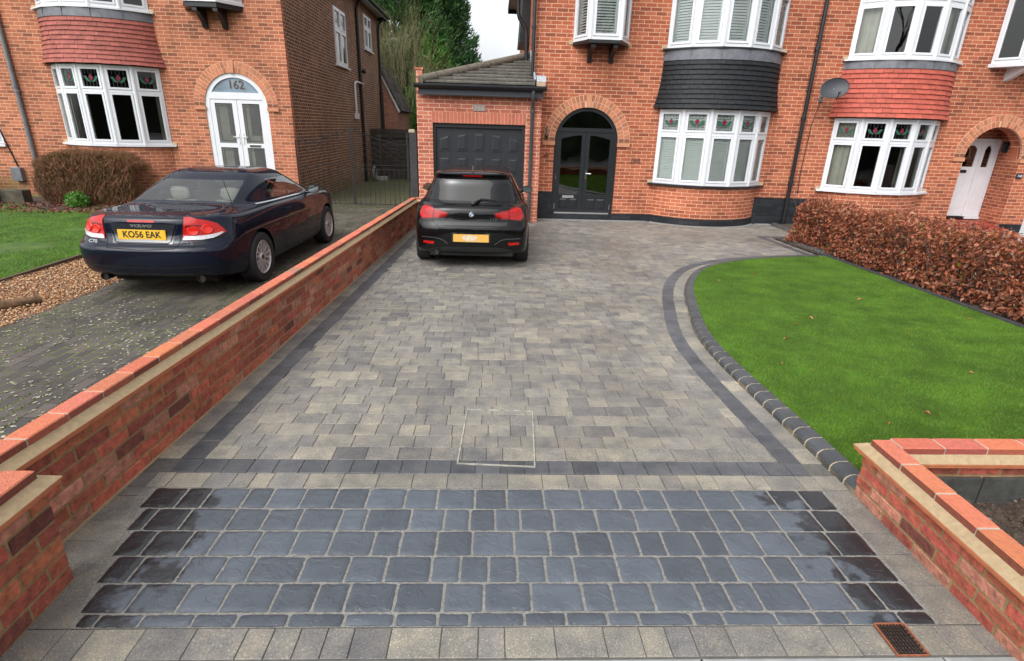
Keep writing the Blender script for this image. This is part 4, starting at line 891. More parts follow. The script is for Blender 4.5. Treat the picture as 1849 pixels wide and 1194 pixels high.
# ---- bullnose kerb round the lawn
M_kerb = plain('kerb_block', (0.06, 0.064, 0.07), 0.5, var=0.2, nscale=10, vcol=True, bmp=0.1, bsc=120, coat=0.1)
M_kmort = plain('kerb_joint', (0.48, 0.41, 0.28), 0.95, var=0.1)
def bullnose(P, step, hgt, wid, name):
    R_ = resample(P, step); mb = MB(); mj = MB()
    prof = [(0, -0.02), (0, hgt*0.45), (0.012, hgt*0.75), (0.035, hgt*0.95), (0.06, hgt), (wid, hgt), (wid, -0.02)]
    O = {d: offset(R_, -d) for d in {p[0] for p in prof}}
    def at(i, t, d, h): p = O[d][i]*(1-t)+O[d][i+1]*t; return (p[0], p[1], gz(p[1])+h)
    for i in range(len(R_)-1):
        k = random.uniform(0.85, 1.15); g = 0.036
        for (a, ha), (b, hb) in zip(prof, prof[1:]):
            mb.face([at(i, g, a, ha), at(i, 1-g, a, ha), at(i, 1-g, b, hb), at(i, g, b, hb)][::-1], col=(k, k, k))
            mj.face([at(i, 0, a, ha*0.93), at(i, 1, a, ha*0.93), at(i, 1, b, hb*0.93), at(i, 0, b, hb*0.985)][::-1])
        for t in (g, 1-g): mb.face([at(i, t, a, h) for a, h in prof][::(1 if t == g else -1)], col=(k, k, k))
    o = struct(name, mb, M_kerb); j = obj('kerb_mortar', mj, M_kmort); j['kind'] = 'structure'
bullnose(KP, 0.132, 0.062, 0.105, 'lawn_kerb')
bullnose([(5.67, 8.95), (5.665, 10.6)], 0.108, 0.062, 0.10, 'path_kerb'); bullnose([(6.22, 10.85), (6.40, 12.55)], 0.108, 0.062, 0.10, 'path_kerb')
mb = MB(); mb.face([(5.77, 8.9, gz(9)+0.01), (7.4, 8.9, gz(9)+0.01), (7.4, 12.64, gz(12)+0.02), (6.45, 12.6, gz(12)+0.02), (6.3, 10.8, gz(11)+0.02), (5.77, 10.8, gz(10.8)+0.02)]); struct('flower_bed_soil', mb, M_soil)
mb = MB(); mb.box(6.4, 17, 4.2, 12.23, -0.1, 0.045); struct('neighbour_path', mb, plain('neighbour_concrete', (0.2, 0.19, 0.175), 0.8, bmp=0.3))
# ---- inspection cover, drain
mb = MB(); q = [(-0.182, 2.705), (0.262, 2.675), (0.293, 3.350), (-0.155, 3.365)]
for k in range(4):
    a, b = Vector(q[k]), Vector(q[(k+1) % 4]); mb.obox((a.x, a.y), (b.x, b.y), -0.004, (b-a).length+0.004, 0, 0.001, -0.004, 0.004)
fr = MB()
for v in mb.v: fr.v.append((v[0], v[1], gz(v[1])+(0.0065 if v[2] > 0.0005 else -0.01)))
fr.f, fr.uv, fr.c, fr.m = mb.f, mb.uv, mb.c, mb.m
tag(obj('inspection_cover', fr, [plain('galvanised_edge', (0.36, 0.35, 0.30), 0.6, 0.2, var=0.4, nscale=20)]), 'thin rectangular metal frame of the paved inspection cover set in the driveway', 'manhole cover')
DR = thing('drain_grate', 'dark rusty grid drain with orange edges beside the right wall at the street', 'drain', (1.6, 1.53, gz(1.5)))
z0 = gz(1.5); mb = MB()
for x in np.arange(1.545, 1.652, 0.0135): mb.box(x, x+0.004, 1.462, 1.592, z0-0.01, z0+0.002)
for y in np.arange(1.465, 1.59, 0.0165): mb.box(1.542, 1.654, y, y+0.004, z0-0.011, z0+0.0005)
obj('grid', mb, [plain('rusty_iron', (0.035, 0.022, 0.017), 0.6, 0.3, var=0.5, nscale=60)], DR)
mb = MB(); mb.box(1.536, 1.540, 1.457, 1.598, z0-0.03, z0+0.004); mb.box(1.656, 1.660, 1.457, 1.598, z0-0.03, z0+0.004); mb.box(1.54, 1.656, 1.594, 1.598, z0-0.03, z0+0.004); mb.box(1.54, 1.656, 1.456, 1.460, z0-0.03, z0+0.002)
obj('frame', mb, [plain('orange_plastic', (0.30, 0.10, 0.05), 0.7, var=0.3, nscale=60)], DR)
mb = MB(); mb.box(1.54, 1.656, 1.46, 1.594, z0-0.05, z0-0.045); obj('gully', mb, [plain('orange_gully', (0.12, 0.035, 0.02), 0.7, var=0.5, nscale=30)], DR)
# ---- garden walls: real bricks
M_rust = plain('rustic_brick', (0.40, 0.098, 0.058), 0.85, var=0.36, nscale=24, vcol=True, bmp=1.0, bsc=60)
M_wmort = plain('olive_mortar', (0.27, 0.19, 0.09), 0.95, var=0.25, nscale=25, bmp=0.5)
M_cop = plain('coping_brick', (0.52, 0.148, 0.082), 0.85, var=0.14, nscale=45, vcol=True, bmp=0.7, bsc=130)
M_sand = plain('sand_fillet', (0.36, 0.265, 0.155), 0.9, var=0.14, nscale=40, bmp=0.25, bsc=150)
M_ctile = plain('creasing_tile', (0.52, 0.17, 0.075), 0.8, var=0.15, nscale=20)
def rustc():
    t = random.random(); k = random.uniform(0.8, 1.2)
    if t < 0.05: return (0.42*k, 0.5*k, 0.6*k)
    if t < 0.2: return (0.74*k, 0.76*k, 0.8*k)
    if t < 0.44: return (1.05*k, 1.75*k, 1.95*k)
    return (1.0*k, 1.0*k*random.uniform(0.85, 1.25), 1.0*k)
def gardenwall(parent, A, B, base, top, thick=0.1025, ch=0.075, ends=True, coff=0.001):
    # A->B is the visible base line; outward face is to the right of A->B (side=1); base(y) ground, top = height over ground of the brickwork
    A, B = Vector(A), Vector(B); L = (B-A).length; t = (B-A)/L; n = Vector((t.y, -t.x))
    def P(s, d, h): q = A+t*s+n*d; return (q.x, q.y, base(q.y)+h)
    mb = MB(); mm = MB(); nrow = int(round(top/ch))
    def brick(s0, s1, d0, d1, h0, h1, col, b=0.0035):
        # jittered chamfered brick
        j = lambda: random.uniform(-0.0018, 0.0018)
        o = [(s0, d1, h0), (s1, d1, h0), (s1, d0, h0), (s0, d0, h0), (s0, d1, h1), (s1, d1, h1), (s1, d0, h1), (s0, d0, h1)]
        f = [(s0+b, d1, h0+b), (s1-b, d1, h0+b), (s1-b, d1, h1-b), (s0+b, d1, h1-b)]; e = [(s0, d1-b, h0), (s1, d1-b, h0), (s1, d1-b, h1), (s0, d1-b, h1)]
        dj = random.uniform(-0.003, 0.0025); f = [P(a+j(), d+dj, h+j()) for a, d, h in f]; e = [P(*q) for q in e]; g = [P(a, d0, h) for a, h in ((s0, h0), (s1, h0), (s1, h1), (s0, h1))]
        mb.face(f, col=col)
        for i in range(4):
            k = (i+1) % 4; mb.face([e[i], e[k], f[k], f[i]], col=col); mb.face([g[i], g[k], e[k], e[i]], col=col)
        mb.face(g[::-1], col=col)
    for r in range(-1, nrow):
        s = -0.1125 if r % 2 else 0.0
        while s < L:
            a, b = max(s+0.0065, 0.0), min(s+0.2185, L)
            if b-a > 0.03: brick(a, b, -thick+0.004, 0.0, r*ch+0.006, (r+1)*ch-0.006, rustc())
            s += 0.225
    q = lambda d, h: (P(0.003, d, h), P(L-0.003, d, h))
    a0, a1 = q(-0.0042, -0.1); b0, b1 = q(-0.0042, top); c0, c1 = q(-thick+0.01, -0.1); d0_, d1_ = q(-thick+0.01, top)
    mm.face([a0, a1, b1, b0]); mm.face([c1, c0, d0_, d1_]); mm.face([a0, b0, d0_, c0]); mm.face([a1, c1, d1_, b1]); mm.face([b0, b1, d1_, d0_])
    o = obj('brickwork', mb, [M_rust], parent); obj('mortar', mm, [M_wmort], o)
    # two courses of creasing tile with sand fillet, then coping bricks
    ct = MB(); sf = MB()
    for dd, h0, h1, M_ in ((0.034, top+0.003, top+0.013, ct), (0.040, top+0.018, top+0.029, ct)):
        ct.hexa([P(-dd*ends, dd, h0), P(L+dd*ends, dd, h0), P(L+dd*ends, -thick-dd, h0), P(-dd*ends, -thick-dd, h0)], [P(-dd*ends, dd, h1), P(L+dd*ends, dd, h1), P(L+dd*ends, -thick-dd, h1), P(-dd*ends, -thick-dd, h1)])
    e = 0.026*ends
    sf.hexa([P(-e, 0.03, top+0.0), P(L+e, 0.03, top), P(L+e, -thick-0.03, top), P(-e, -thick-0.03, top)], [P(-e, 0.03, top+0.0185), P(L+e, 0.03, top+0.0185), P(L+e, -thick-0.03, top+0.0185), P(-e, -thick-0.03, top+0.0185)])
    c0_, c1_ = -coff, -thick+coff
    e2 = 0.041*ends; ci = coff*ends
    hh = top+0.029
    for (s0, s1, u0, u1) in ((-e2, L+e2, 0.036, c0_), ):
        sf.hexa([P(-e2, 0.041, hh), P(L+e2, 0.041, hh), P(L+e2, -thick-0.041, hh), P(-e2, -thick-0.041, hh)], [P(ci, c0_, hh+0.032), P(L-ci, c0_, hh+0.032), P(L-ci, c1_, hh+0.032), P(ci, c1_, hh+0.032)])
    obj('creasing_tiles', ct, [M_ctile], parent); obj('sand_fillet', sf, [M_sand], parent)
    cp = MB(); s = 0.02*ends
    while s < L-0.02*ends-0.02:
        a, b = s+0.0055, min(s+0.2195, L-0.02*ends); j = random.uniform(-0.002, 0.002); k = random.uniform(0.88, 1.1); col = (k, k*random.uniform(0.9, 1.15), k*random.uniform(0.9, 1.15))
        if random.random() < 0.06: col = (0.7, 1.1, 1.2)
        h0, h1 = hh+0.0, hh+0.068; bb = 0.005; c0j, c1j = c0_+j, c1_+j
        lo = [P(a, c0j, h0), P(b, c0j, h0), P(b, c1j, h0), P(a, c1j, h0)]; mi = [P(a, c0j, h1-bb), P(b, c0j, h1-bb), P(b, c1j, h1-bb), P(a, c1j, h1-bb)]; hi = [P(a+bb, c0j-bb, h1), P(b-bb, c0j-bb, h1), P(b-bb, c1j+bb, h1), P(a+bb, c1j+bb, h1)]
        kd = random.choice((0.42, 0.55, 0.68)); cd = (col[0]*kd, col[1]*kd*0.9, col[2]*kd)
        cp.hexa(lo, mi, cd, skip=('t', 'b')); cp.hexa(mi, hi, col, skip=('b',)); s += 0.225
    obj('coping', cp, [M_cop], parent)
    j = MB(); j.hexa([P(0.03*ends, c0_-0.004, hh), P(L-0.03*ends, c0_-0.004, hh), P(L-0.03*ends, c1_+0.004, hh), P(0.03*ends, c1_+0.004, hh)], [P(0.03*ends, c0_-0.004, hh+0.063), P(L-0.03*ends, c0_-0.004, hh+0.063), P(L-0.03*ends, c1_+0.004, hh+0.063), P(0.03*ends, c1_+0.004, hh+0.063)])
    obj('coping_joints', j, [plain('coping_mortar', (0.40, 0.36, 0.29), 0.9)], parent)

W1 = thing('garden_wall', 'long low red brick wall with sand fillet and orange coping left of the driveway', 'wall', (-1.8, 6, gz(6)))
gardenwall(W1, (xw(1.8), 1.8), (xw(11.45), 11.45), gz, 0.45)
gardenwall(W1, (xw(11.45)-0.02, 11.42), (-1.18, 11.42), gz, 0.45, ends=0)
mb = MB(); mb.obox((xw(1.85), 1.85), (xw(11.4), 11.4), 0, 9.55, 0, 0.01, 0.0005, 0.011)
for i_, v_ in enumerate(mb.v): mb.v[i_] = (v_[0], v_[1], v_[2]+gz(v_[1]))
obj('base_fillet', mb, [M_sand], W1)
W1b = thing('wall_pier', 'red brick end pier of the low wall nearest the street on the left', 'wall', (-1.8, 1.5, gz(1.6)))
gardenwall(W1b, (-1.712, 0.5), (-1.712, 1.835), lambda y: gz(1.6), 0.45, thick=0.12)
W2 = thing('planter_wall', 'low red brick wall with orange coping round the empty soil bed at lower right', 'wall', (2.6, 2.2, gz(2)))
gb = lambda y: gz(2)-0.01
gardenwall(W2, (1.985, 2.445), (1.965, 0.6), gb, 0.2625, ch=0.0656)
gardenwall(W2, (2.092, 2.337), (7.0, 2.337), gb, 0.2625, ch=0.0656, ends=0)
mb = MB()
for k in range(11): mb.bbox(2.12+k*0.445, 2.12+k*0.445+0.435, 2.322, 2.343, gb(2)+0.0, gb(2)+0.19, 0.003)
mb.box(2.11, 7.0, 2.3435, 2.36, gb(2)-0.05, gb(2)+0.187)
obj('footing_blocks', mb, [plain('dark_block', (0.05, 0.05, 0.045), 0.9, var=0.3, nscale=20, bmp=0.4)], W2)
# bed soil as a lumpy sheet
def lumpy(x0, x1, y0, y1, base, step, amp, mat, name, kind='structure', freq=8):
    mb = MB(); nx, ny = int((x1-x0)/step), int((y1-y0)/step)
    H = [[(x0+(x1-x0)*i/nx, y0+(y1-y0)*j/ny) for j in range(ny+1)] for i in range(nx+1)]
    f = lambda p: (p[0], p[1], base(p[1])+amp*(mn.noise(Vector((p[0]*freq, p[1]*freq, 3)))+0.6*mn.noise(Vector((p[0]*freq*3.1, p[1]*freq*3.1, 7)))+0.35*mn.noise(Vector((p[0]*freq*7, p[1]*freq*7, 9)))))
    Z = [[f(p) for p in r] for r in H]
    for i in range(nx):
        for j in range(ny): mb.face([Z[i][j], Z[i+1][j], Z[i+1][j+1], Z[i][j+1]])
    return struct(name, mb, mat, kind, smooth=True)
lumpy(2.09, 5.0, 0.7, 2.34, lambda y: gb(y)+0.05, 0.013, 0.03, M_soil, 'planter_soil', freq=11)

def tri_obj(name, V, F, mat, cols=None, parent=None, smooth=False):
    me = bpy.data.meshes.new(name); V = np.asarray(V, np.float32).reshape(-1, 3); F = np.asarray(F, np.int32); n = F.shape[1]
    if parent is not None: V = V-np.array(wloc(parent), np.float32)
    me.vertices.add(len(V)); me.vertices.foreach_set('co', V.ravel()); me.loops.add(F.size); me.loops.foreach_set('vertex_index', F.ravel())
    me.polygons.add(len(F)); me.polygons.foreach_set('loop_start', np.arange(len(F), dtype=np.int32)*n)
    try: me.polygons.foreach_set('loop_total', np.full(len(F), n, np.int32))
    except Exception: pass
    me.materials.append(mat)
    if cols is not None:
        ca = me.color_attributes.new('Col', 'FLOAT_COLOR', 'POINT'); C4 = np.ones((len(V), 4), np.float32); C4[:, :3] = cols; ca.data.foreach_set('color', C4.ravel())
    me.update(calc_edges=True); me.validate()
    o = bpy.data.objects.new(name, me); S.collection.objects.link(o)
    if parent is not None: o.parent = parent
    return o
def leafmat(name, col, rough=0.6, trans=0.25, var=0.25, spec=0.4):
    m, n, B, N, L = newmat(name); at = N.new('ShaderNodeAttribute'); at.attribute_name = 'Col'
    tc = N.new('ShaderNodeTexCoord'); nz = noise(N, L, 3, 3, tc.outputs['Object']); r = ramp(N, L, nz.outputs['Fac'], [(0.3, tuple(c*(1-var) for c in col)), (0.7, tuple(c*(1+var) for c in col))])
    c = mixc(N, L, r.outputs[0], at.outputs['Color'], 1.0, 'MULTIPLY'); L.new(c, B.inputs['Base Color']); B.inputs['Roughness'].default_value = rough; B.inputs['Specular IOR Level'].default_value = spec
    t = N.new('ShaderNodeBsdfTranslucent'); L.new(c, t.inputs[0]); mx = N.new('ShaderNodeMixShader'); mx.inputs[0].default_value = trans
    L.new(B.outputs[0], mx.inputs[1]); L.new(t.outputs[0], mx.inputs[2]); L.new(mx.outputs[0], N['Material Output'].inputs[0]); return m
def blades(name, X, Y, Z, hgt, wid, mat, colv=0.25, yel=0.05):
    n = len(X); a = RNG.uniform(0, 2*pi, n); h = hgt*RNG.uniform(0.6, 1.3, n); w = wid*RNG.uniform(0.7, 1.3, n); la = RNG.uniform(0, 2*pi, n); lean = h*RNG.uniform(0.1, 0.9, n)
    V = np.zeros((n, 3, 3), np.float32); V[:, 0, 0] = X-np.cos(a)*w; V[:, 0, 1] = Y-np.sin(a)*w; V[:, 0, 2] = Z
    V[:, 1, 0] = X+np.cos(a)*w; V[:, 1, 1] = Y+np.sin(a)*w; V[:, 1, 2] = Z; V[:, 2, 0] = X+np.cos(la)*lean; V[:, 2, 1] = Y+np.sin(la)*lean; V[:, 2, 2] = Z+h
    c = RNG.uniform(1-colv, 1+colv, n); col = np.stack([c, c, c], 1); y = RNG.uniform(0, 1, n) < yel; col[y] *= np.array([2.6, 1.3, 1.3])
    return tri_obj(name, V, np.arange(n*3).reshape(n, 3), mat, np.repeat(col, 3, 0))
n = 2600; X = RNG.uniform(2.12, 4.6, n); Y = RNG.uniform(1.2, 2.31, n); sz = RNG.exponential(0.006, n).clip(0.003, 0.028); q = np.array([(0, 0, 1), (0.9, 0, .3), (.28, .86, .3), (-.73, .53, .3), (-.73, -.53, .3), (.28, -.86, .3), (0, 0, -.5)]); V = X[:, None, None]*0+np.zeros((n, 7, 3))
V[:, :, 0] = X[:, None]+sz[:, None]*q[:, 0]; V[:, :, 1] = Y[:, None]+sz[:, None]*q[:, 1]; V[:, :, 2] = gb(2)+0.055+RNG.uniform(-.01, .02, n)[:, None]+sz[:, None]*q[:, 2]*.8; V += RNG.normal(0, .15, V.shape)*sz[:, None, None]
cl = np.where(RNG.random(n)[:, None] < .2, np.array([[.3, .27, .23]]), np.array([[.075, .05, .035]]))*RNG.uniform(.6, 1.3, n)[:, None]; icf0 = [(0, i, 1+i % 5) for i in range(1, 6)]+[(6, 1+i % 5, i) for i in range(1, 6)]
o = tri_obj('soil_crumbs', V, (np.array(icf0)[None]+(np.arange(n)*7)[:, None, None]).reshape(-1, 3), leafmat('soil_crumb', (1, 1, 1), 0.9, 0, 0.1), np.repeat(cl, 7, 0)); o['kind'] = 'stuff'
# ---- lawn on the right
gzv = lambda y: 0.21-0.0142*np.clip(y, 1.2, 26)
LX = offset(KP, -0.103)
mb = MB()
for a, b in zip(LX, LX[1:]): mb.face([(a[0], a[1], gz(a[1])+0.052), (5.5, a[1], gz(a[1])+0.052), (5.5, b[1], gz(b[1])+0.052), (b[0], b[1], gz(b[1])+0.052)])
struct('lawn', mb, plain('lawn_base', (0.045, 0.115, 0.008), 0.9, var=0.35, nscale=7, bmp=0.5, bsc=90))
lx = np.array([p[0] for p in LX]); ly = np.array([p[1] for p in LX])
M_grass = leafmat('grass_blade', (0.118, 0.232, 0.021), 0.55, 0.3, 0.34)
n = 560000; u = RNG.uniform(0, 1, n); Yg = 2.42+(8.9-2.42)*u**1.45; Xg = RNG.uniform(1.95, 5.52, n); k = Xg > np.interp(Yg, ly, lx)+0.004; k &= Yg < 8.86; k &= ~((Yg < 2.46)); Xg, Yg = Xg[k], Yg[k]
o = blades('lawn_grass', Xg, Yg, gzv(Yg)+0.05, 0.019, 0.0016, M_grass); o['kind'] = 'stuff'
mb = MB(); ys_ = list(np.arange(2.46, 9.0, 0.5))
for a, b in zip(ys_, ys_[1:]): mb.hexa([(5.495, a, gz(a)-.02), (5.545, a, gz(a)-.02), (5.545, b, gz(b)-.02), (5.495, b, gz(b)-.02)], [(5.495, a, gz(a)+.075), (5.545, a, gz(a)+.075), (5.545, b, gz(b)+.075), (5.495, b, gz(b)+.075)])
struct('lawn_edging', mb, plain('charcoal_edging', (0.045, 0.045, 0.055), 0.7, var=0.2))
# fallen leaves
M_fl = plain('dry_leaf', (0.36, 0.14, 0.05), 0.7, var=0.3, nscale=30)
def leafmesh():
    mb = MB(); L = 0.06; P = [(-0.5, 0, 0), (-0.25, 0.22, .012), (0.05, 0.3, .02), (0.35, 0.18, .014), (0.55, 0, .004), (0.35, -0.18, .014), (0.05, -0.3, .018), (-0.25, -0.22, .01)]
    q = [(a*L, b*L, c) for a, b, c in P]; mid = [(-0.25*L, 0, .002), (0.05*L, 0, .004), (0.35*L, 0, .002)]
    mb.face([q[0], q[7], mid[0]]); mb.face([q[7], q[6], mid[1], mid[0]]); mb.face([q[6], q[5], mid[2], mid[1]]); mb.face([q[5], q[4], mid[2]]); mb.face([q[4], q[3], mid[2]]); mb.face([q[3], q[2], mid[1], mid[2]]); mb.face([q[2], q[1], mid[0], mid[1]]); mb.face([q[1], q[0], mid[0]]); return mb
lf0 = None
for (x, y) in [(2.97, 6.9), (3.35, 5.35), (3.1, 5.15), (4.35, 6.1), (4.05, 4.9), (2.75, 4.7), (4.9, 4.35), (3.9, 3.95), (3.0, 3.25), (2.62, 3.1), (4.4, 3.6), (3.6, 7.3), (5.1, 5.4), (2.4, 4.1)]:
    if lf0 is None: lf0 = obj('fallen_leaf', leafmesh(), [M_fl]); o = lf0
    else: o = lf0.copy(); S.collection.objects.link(o)
    o.location = (x, y, gz(y)+0.068); o.rotation_euler = (random.uniform(-.3, .3), random.uniform(-.3, .3), random.uniform(0, 6.28)); k = random.uniform(0.45, 0.95); o.scale = (k, k, 1)
    tag(o, 'small dry brown leaf lying on the bright green lawn', 'leaf', 'fallen leaves on the lawn')
# ---- beech hedge
def leafcloud(name, P, Nrm, size, mat, cols, parent=None, aspect=0.55, curl=0.25):
    n = len(P); a = RNG.normal(0, 1, (n, 3)); a /= np.linalg.norm(a, axis=1)[:, None]; Nn = Nrm+0.9*RNG.normal(0, 1, (n, 3)); Nn /= np.linalg.norm(Nn, axis=1)[:, None]
    t = np.cross(Nn, a); t /= np.linalg.norm(t, axis=1)[:, None]+1e-9; b = np.cross(Nn, t); s = (size*RNG.uniform(0.6, 1.3, n))[:, None]
    V = np.stack([P-t*s*0.5, P+b*s*aspect*0.5+Nn*s*curl*0.3, P+t*s*0.55-Nn*s*curl*0.4, P-b*s*aspect*0.5+Nn*s*curl*0.3], 1)
    F = np.stack([np.arange(n)*4, np.arange(n)*4+1, np.arange(n)*4+2, np.arange(n)*4, np.arange(n)*4+2, np.arange(n)*4+3], 1).reshape(-1, 3)
    return tri_obj(name, V, F, mat, np.repeat(cols, 4, 0), parent)
def hedgepts(n, x0, x1, y0, y1, zb, zt, wob, depth=0.16, sides='xXyt'):
    # shell-biased points in a lumpy box
    P = np.stack([RNG.uniform(x0, x1, n), RNG.uniform(y0, y1, n), RNG.uniform(0, 1, n)], 1)
    f = RNG.integers(0, 10, n); d = RNG.exponential(depth, n).clip(0, 0.45); Nr = np.zeros((n, 3))
    k = f < 4; P[k, 0] = x0+d[k]; Nr[k] = (-1, 0, 0.3)
    k = (f >= 4) & (f < 8); P[k, 2] = 1.0; Nr[k] = (0, 0, 1)
    k2 = f == 8; P[k2, 1] = y1-d[k2]; Nr[k2] = (0, 1, 0); k3 = f == 9; Nr[k3] = (0, -0.5, .5)
    w = np.array([mn.noise(Vector((p[1]*1.7, p[0]*1.7, p[2]*1.3)))+0.5*mn.noise(Vector((p[1]*5, p[0]*5, p[2]*4))) for p in P])
    P[:, 2] = zb(P[:, 1])+P[:, 2]*(zt(P[:, 1])-zb(P[:, 1])); P[k, 2] -= d[k]; 
    P[(f < 4), 0] -= w[f < 4]*wob*1.6; P[:, 2] += w*wob*(P[:, 2] > 0.5); 
    g = Nr[:, 2] == 1; P[g, 2] -= d[g]
    return P, Nr
HG = thing('beech_hedge', 'copper brown beech hedge along the right edge of the green lawn', 'hedge', (6.0, 6.5, 0.1))
M_beech = leafmat('beech_leaf', (0.37, 0.118, 0.06), 0.5, 0.22, 0.2)
P, Nr = hedgepts(40000, 5.66, 6.5, 2.6, 10.3, lambda y: gzv(y)+0.05, lambda y: 0.96-0.012*(y-5), 0.10)
ex = P[:, 1] > 9.5; P[ex, 2] = P[ex, 2]-0.3*(P[ex, 1]-9.5)**2*(P[ex, 2]-0.1)
t = RNG.uniform(0, 1, len(P)); k = RNG.uniform(0.55, 1.25, len(P)); cols = np.stack([k, k*np.where(t < 0.15, 1.55, 1), k*np.where(t < 0.15, 1.7, 1)], 1); g = t > 0.975; cols[g] = (0.45, 1.3, 0.5)
leafcloud('foliage', P, Nr, 0.056, M_beech, cols, HG)
M_twig = plain('beech_twig', (0.10, 0.065, 0.05), 0.8)
def twigs(name, parent, spec, mat, n0=5):
    V = []; F = []
    for (p, q, r) in spec:
        p, q = np.array(p), np.array(q); d = q-p; l = np.linalg.norm(d)+1e-9; d = d/l; a = np.cross(d, (0.3, 0.9, 0.2)); a /= np.linalg.norm(a); b = np.cross(d, a); i = len(V)
        for c, rr0 in ((p, r), (q, r*0.55)):
            for k in range(3): V.append(c+rr0*(a*cos(2*pi*k/3)+b*sin(2*pi*k/3)))
        for k in range(3): F.append((i+k, i+(k+1) % 3, i+3+(k+1) % 3)); F.append((i+k, i+3+(k+1) % 3, i+3+k))
    return tri_obj(name, np.array(V), np.array(F), mat, None, parent)
sp = []
for k in range(900):
    x, y = random.uniform(5.75, 6.4), random.uniform(2.6, 10.4); z = random.uniform(0.1, 0.6); sp.append(((x, y, z), (x+random.uniform(-.28, .2), y+random.uniform(-.2, .2), z+random.uniform(.2, .5)), 0.006))
for k in range(60): y = 2.7+k*0.13; sp.append(((6.05+random.uniform(-.1, .1), y, 0.0), (6.0+random.uniform(-.2, .2), y+random.uniform(-.1, .1), 0.75), 0.02))
twigs('twigs', HG, sp, M_twig)
lumpy(5.54, 6.45, 2.5, 10.7, lambda y: gz(y)+0.02, 0.06, 0.02, M_soil, 'hedge_soil')
# ---- left side: drive of 162, gravel, lawn
m, n_, B, N, L = newmat('old_mossy_block_paving'); tc = N.new('ShaderNodeTexCoord'); M_old = m
mp = N.new('ShaderNodeMapping'); L.new(tc.outputs['UV'], mp.inputs[0]); mp.inputs['Rotation'].default_value = (0, 0, 0)
b = N.new('ShaderNodeTexBrick'); b.offset = 0.5
for k_, v_ in (('Scale', 1), ('Mortar Size', 0.006), ('Mortar Smooth', 0.3), ('Brick Width', 0.2), ('Row Height', 0.1)): b.inputs[k_].default_value = v_
b.inputs['Color1'].default_value = (0, 0, 0, 1); b.inputs['Color2'].default_value = (1, 1, 1, 1); L.new(mp.outputs[0], b.inputs['Vector'])
c1 = ramp(N, L, b.outputs['Color'], [(0, (0.05, 0.045, 0.042)), (0.5, (0.072, 0.062, 0.056)), (1, (0.1, 0.082, 0.072))]).outputs[0]
n1 = noise(N, L, 1.1, 5, tc.outputs['Object']); r1 = ramp(N, L, n1.outputs['Fac'], [(0.3, (0.75,)*3), (0.7, (1.2,)*3)]); c1 = mixc(N, L, c1, r1.outputs[0], 1.0, 'MULTIPLY')
ms_ = ramp(N, L, noise(N, L, 3.0, 4, tc.outputs['Object']).outputs['Fac'], [(0.42, (0, 0, 0)), (0.58, (1, 1, 1))])
moss = mixc(N, L, (0.03, 0.03, 0.022), (0.12, 0.15, 0.025), ms_.outputs[0])
c2 = mixc(N, L, c1, moss, b.outputs['Fac'])
# green algae further back
sx = N.new('ShaderNodeSeparateXYZ'); L.new(tc.outputs['Object'], sx.inputs[0]); mr = N.new('ShaderNodeMapRange'); mr.inputs['From Min'].default_value = 12; mr.inputs['From Max'].default_value = 17; mr.inputs['To Max'].default_value = 0.85; L.new(sx.outputs['Y'], mr.inputs['Value'])
n5 = noise(N, L, 1.6, 5, tc.outputs['Object']); r5 = ramp(N, L, n5.outputs['Fac'], [(0.38, (0, 0, 0)), (0.55, (1, 1, 1))]); mu = N.new('ShaderNodeMath'); mu.operation = 'MULTIPLY'; L.new(mr.outputs[0], mu.inputs[0]); L.new(r5.outputs[0], mu.inputs[1])
c3 = mixc(N, L, c2, (0.075, 0.085, 0.02), mu.outputs[0])
L.new(c3, B.inputs['Base Color']); mr2 = N.new('ShaderNodeMapRange'); mr2.inputs['To Min'].default_value = 0.4; mr2.inputs['To Max'].default_value = 0.75; L.new(n1.outputs['Fac'], mr2.inputs['Value']); L.new(mr2.outputs[0], B.inputs['Roughness'])
inv = N.new('ShaderNodeMath'); inv.operation = 'SUBTRACT'; inv.inputs[0].default_value = 1; L.new(b.outputs['Fac'], inv.inputs[1]); bump(N, L, inv.outputs[0], B, 0.5, 0.006)
mb = MB(); ys_ = [1.3, 1.91, 3, 5, 7, 9, 11.4, 11.6, 13, 14.3, 16, 20, 25.6]
for a, b_ in zip(ys_, ys_[1:]):
    xl = lambda y: -4.45-0.03*(y-4) if y < 14.3 else -4.86
    xr = lambda y: (-1.83 if y < 1.9 else xw(y)-0.05) if y < 11.5 else -1.45
    mb.face([(xl(a), a, gz(a)), (xr(a), a, gz(a)), (xr(b_), b_, gz(b_)), (xl(b_), b_, gz(b_))], uv=[(a, -xl(a)), (a, -xr(a)), (b_, -xr(b_)), (b_, -xl(b_))])
struct('neighbour_driveway', mb, M_old)
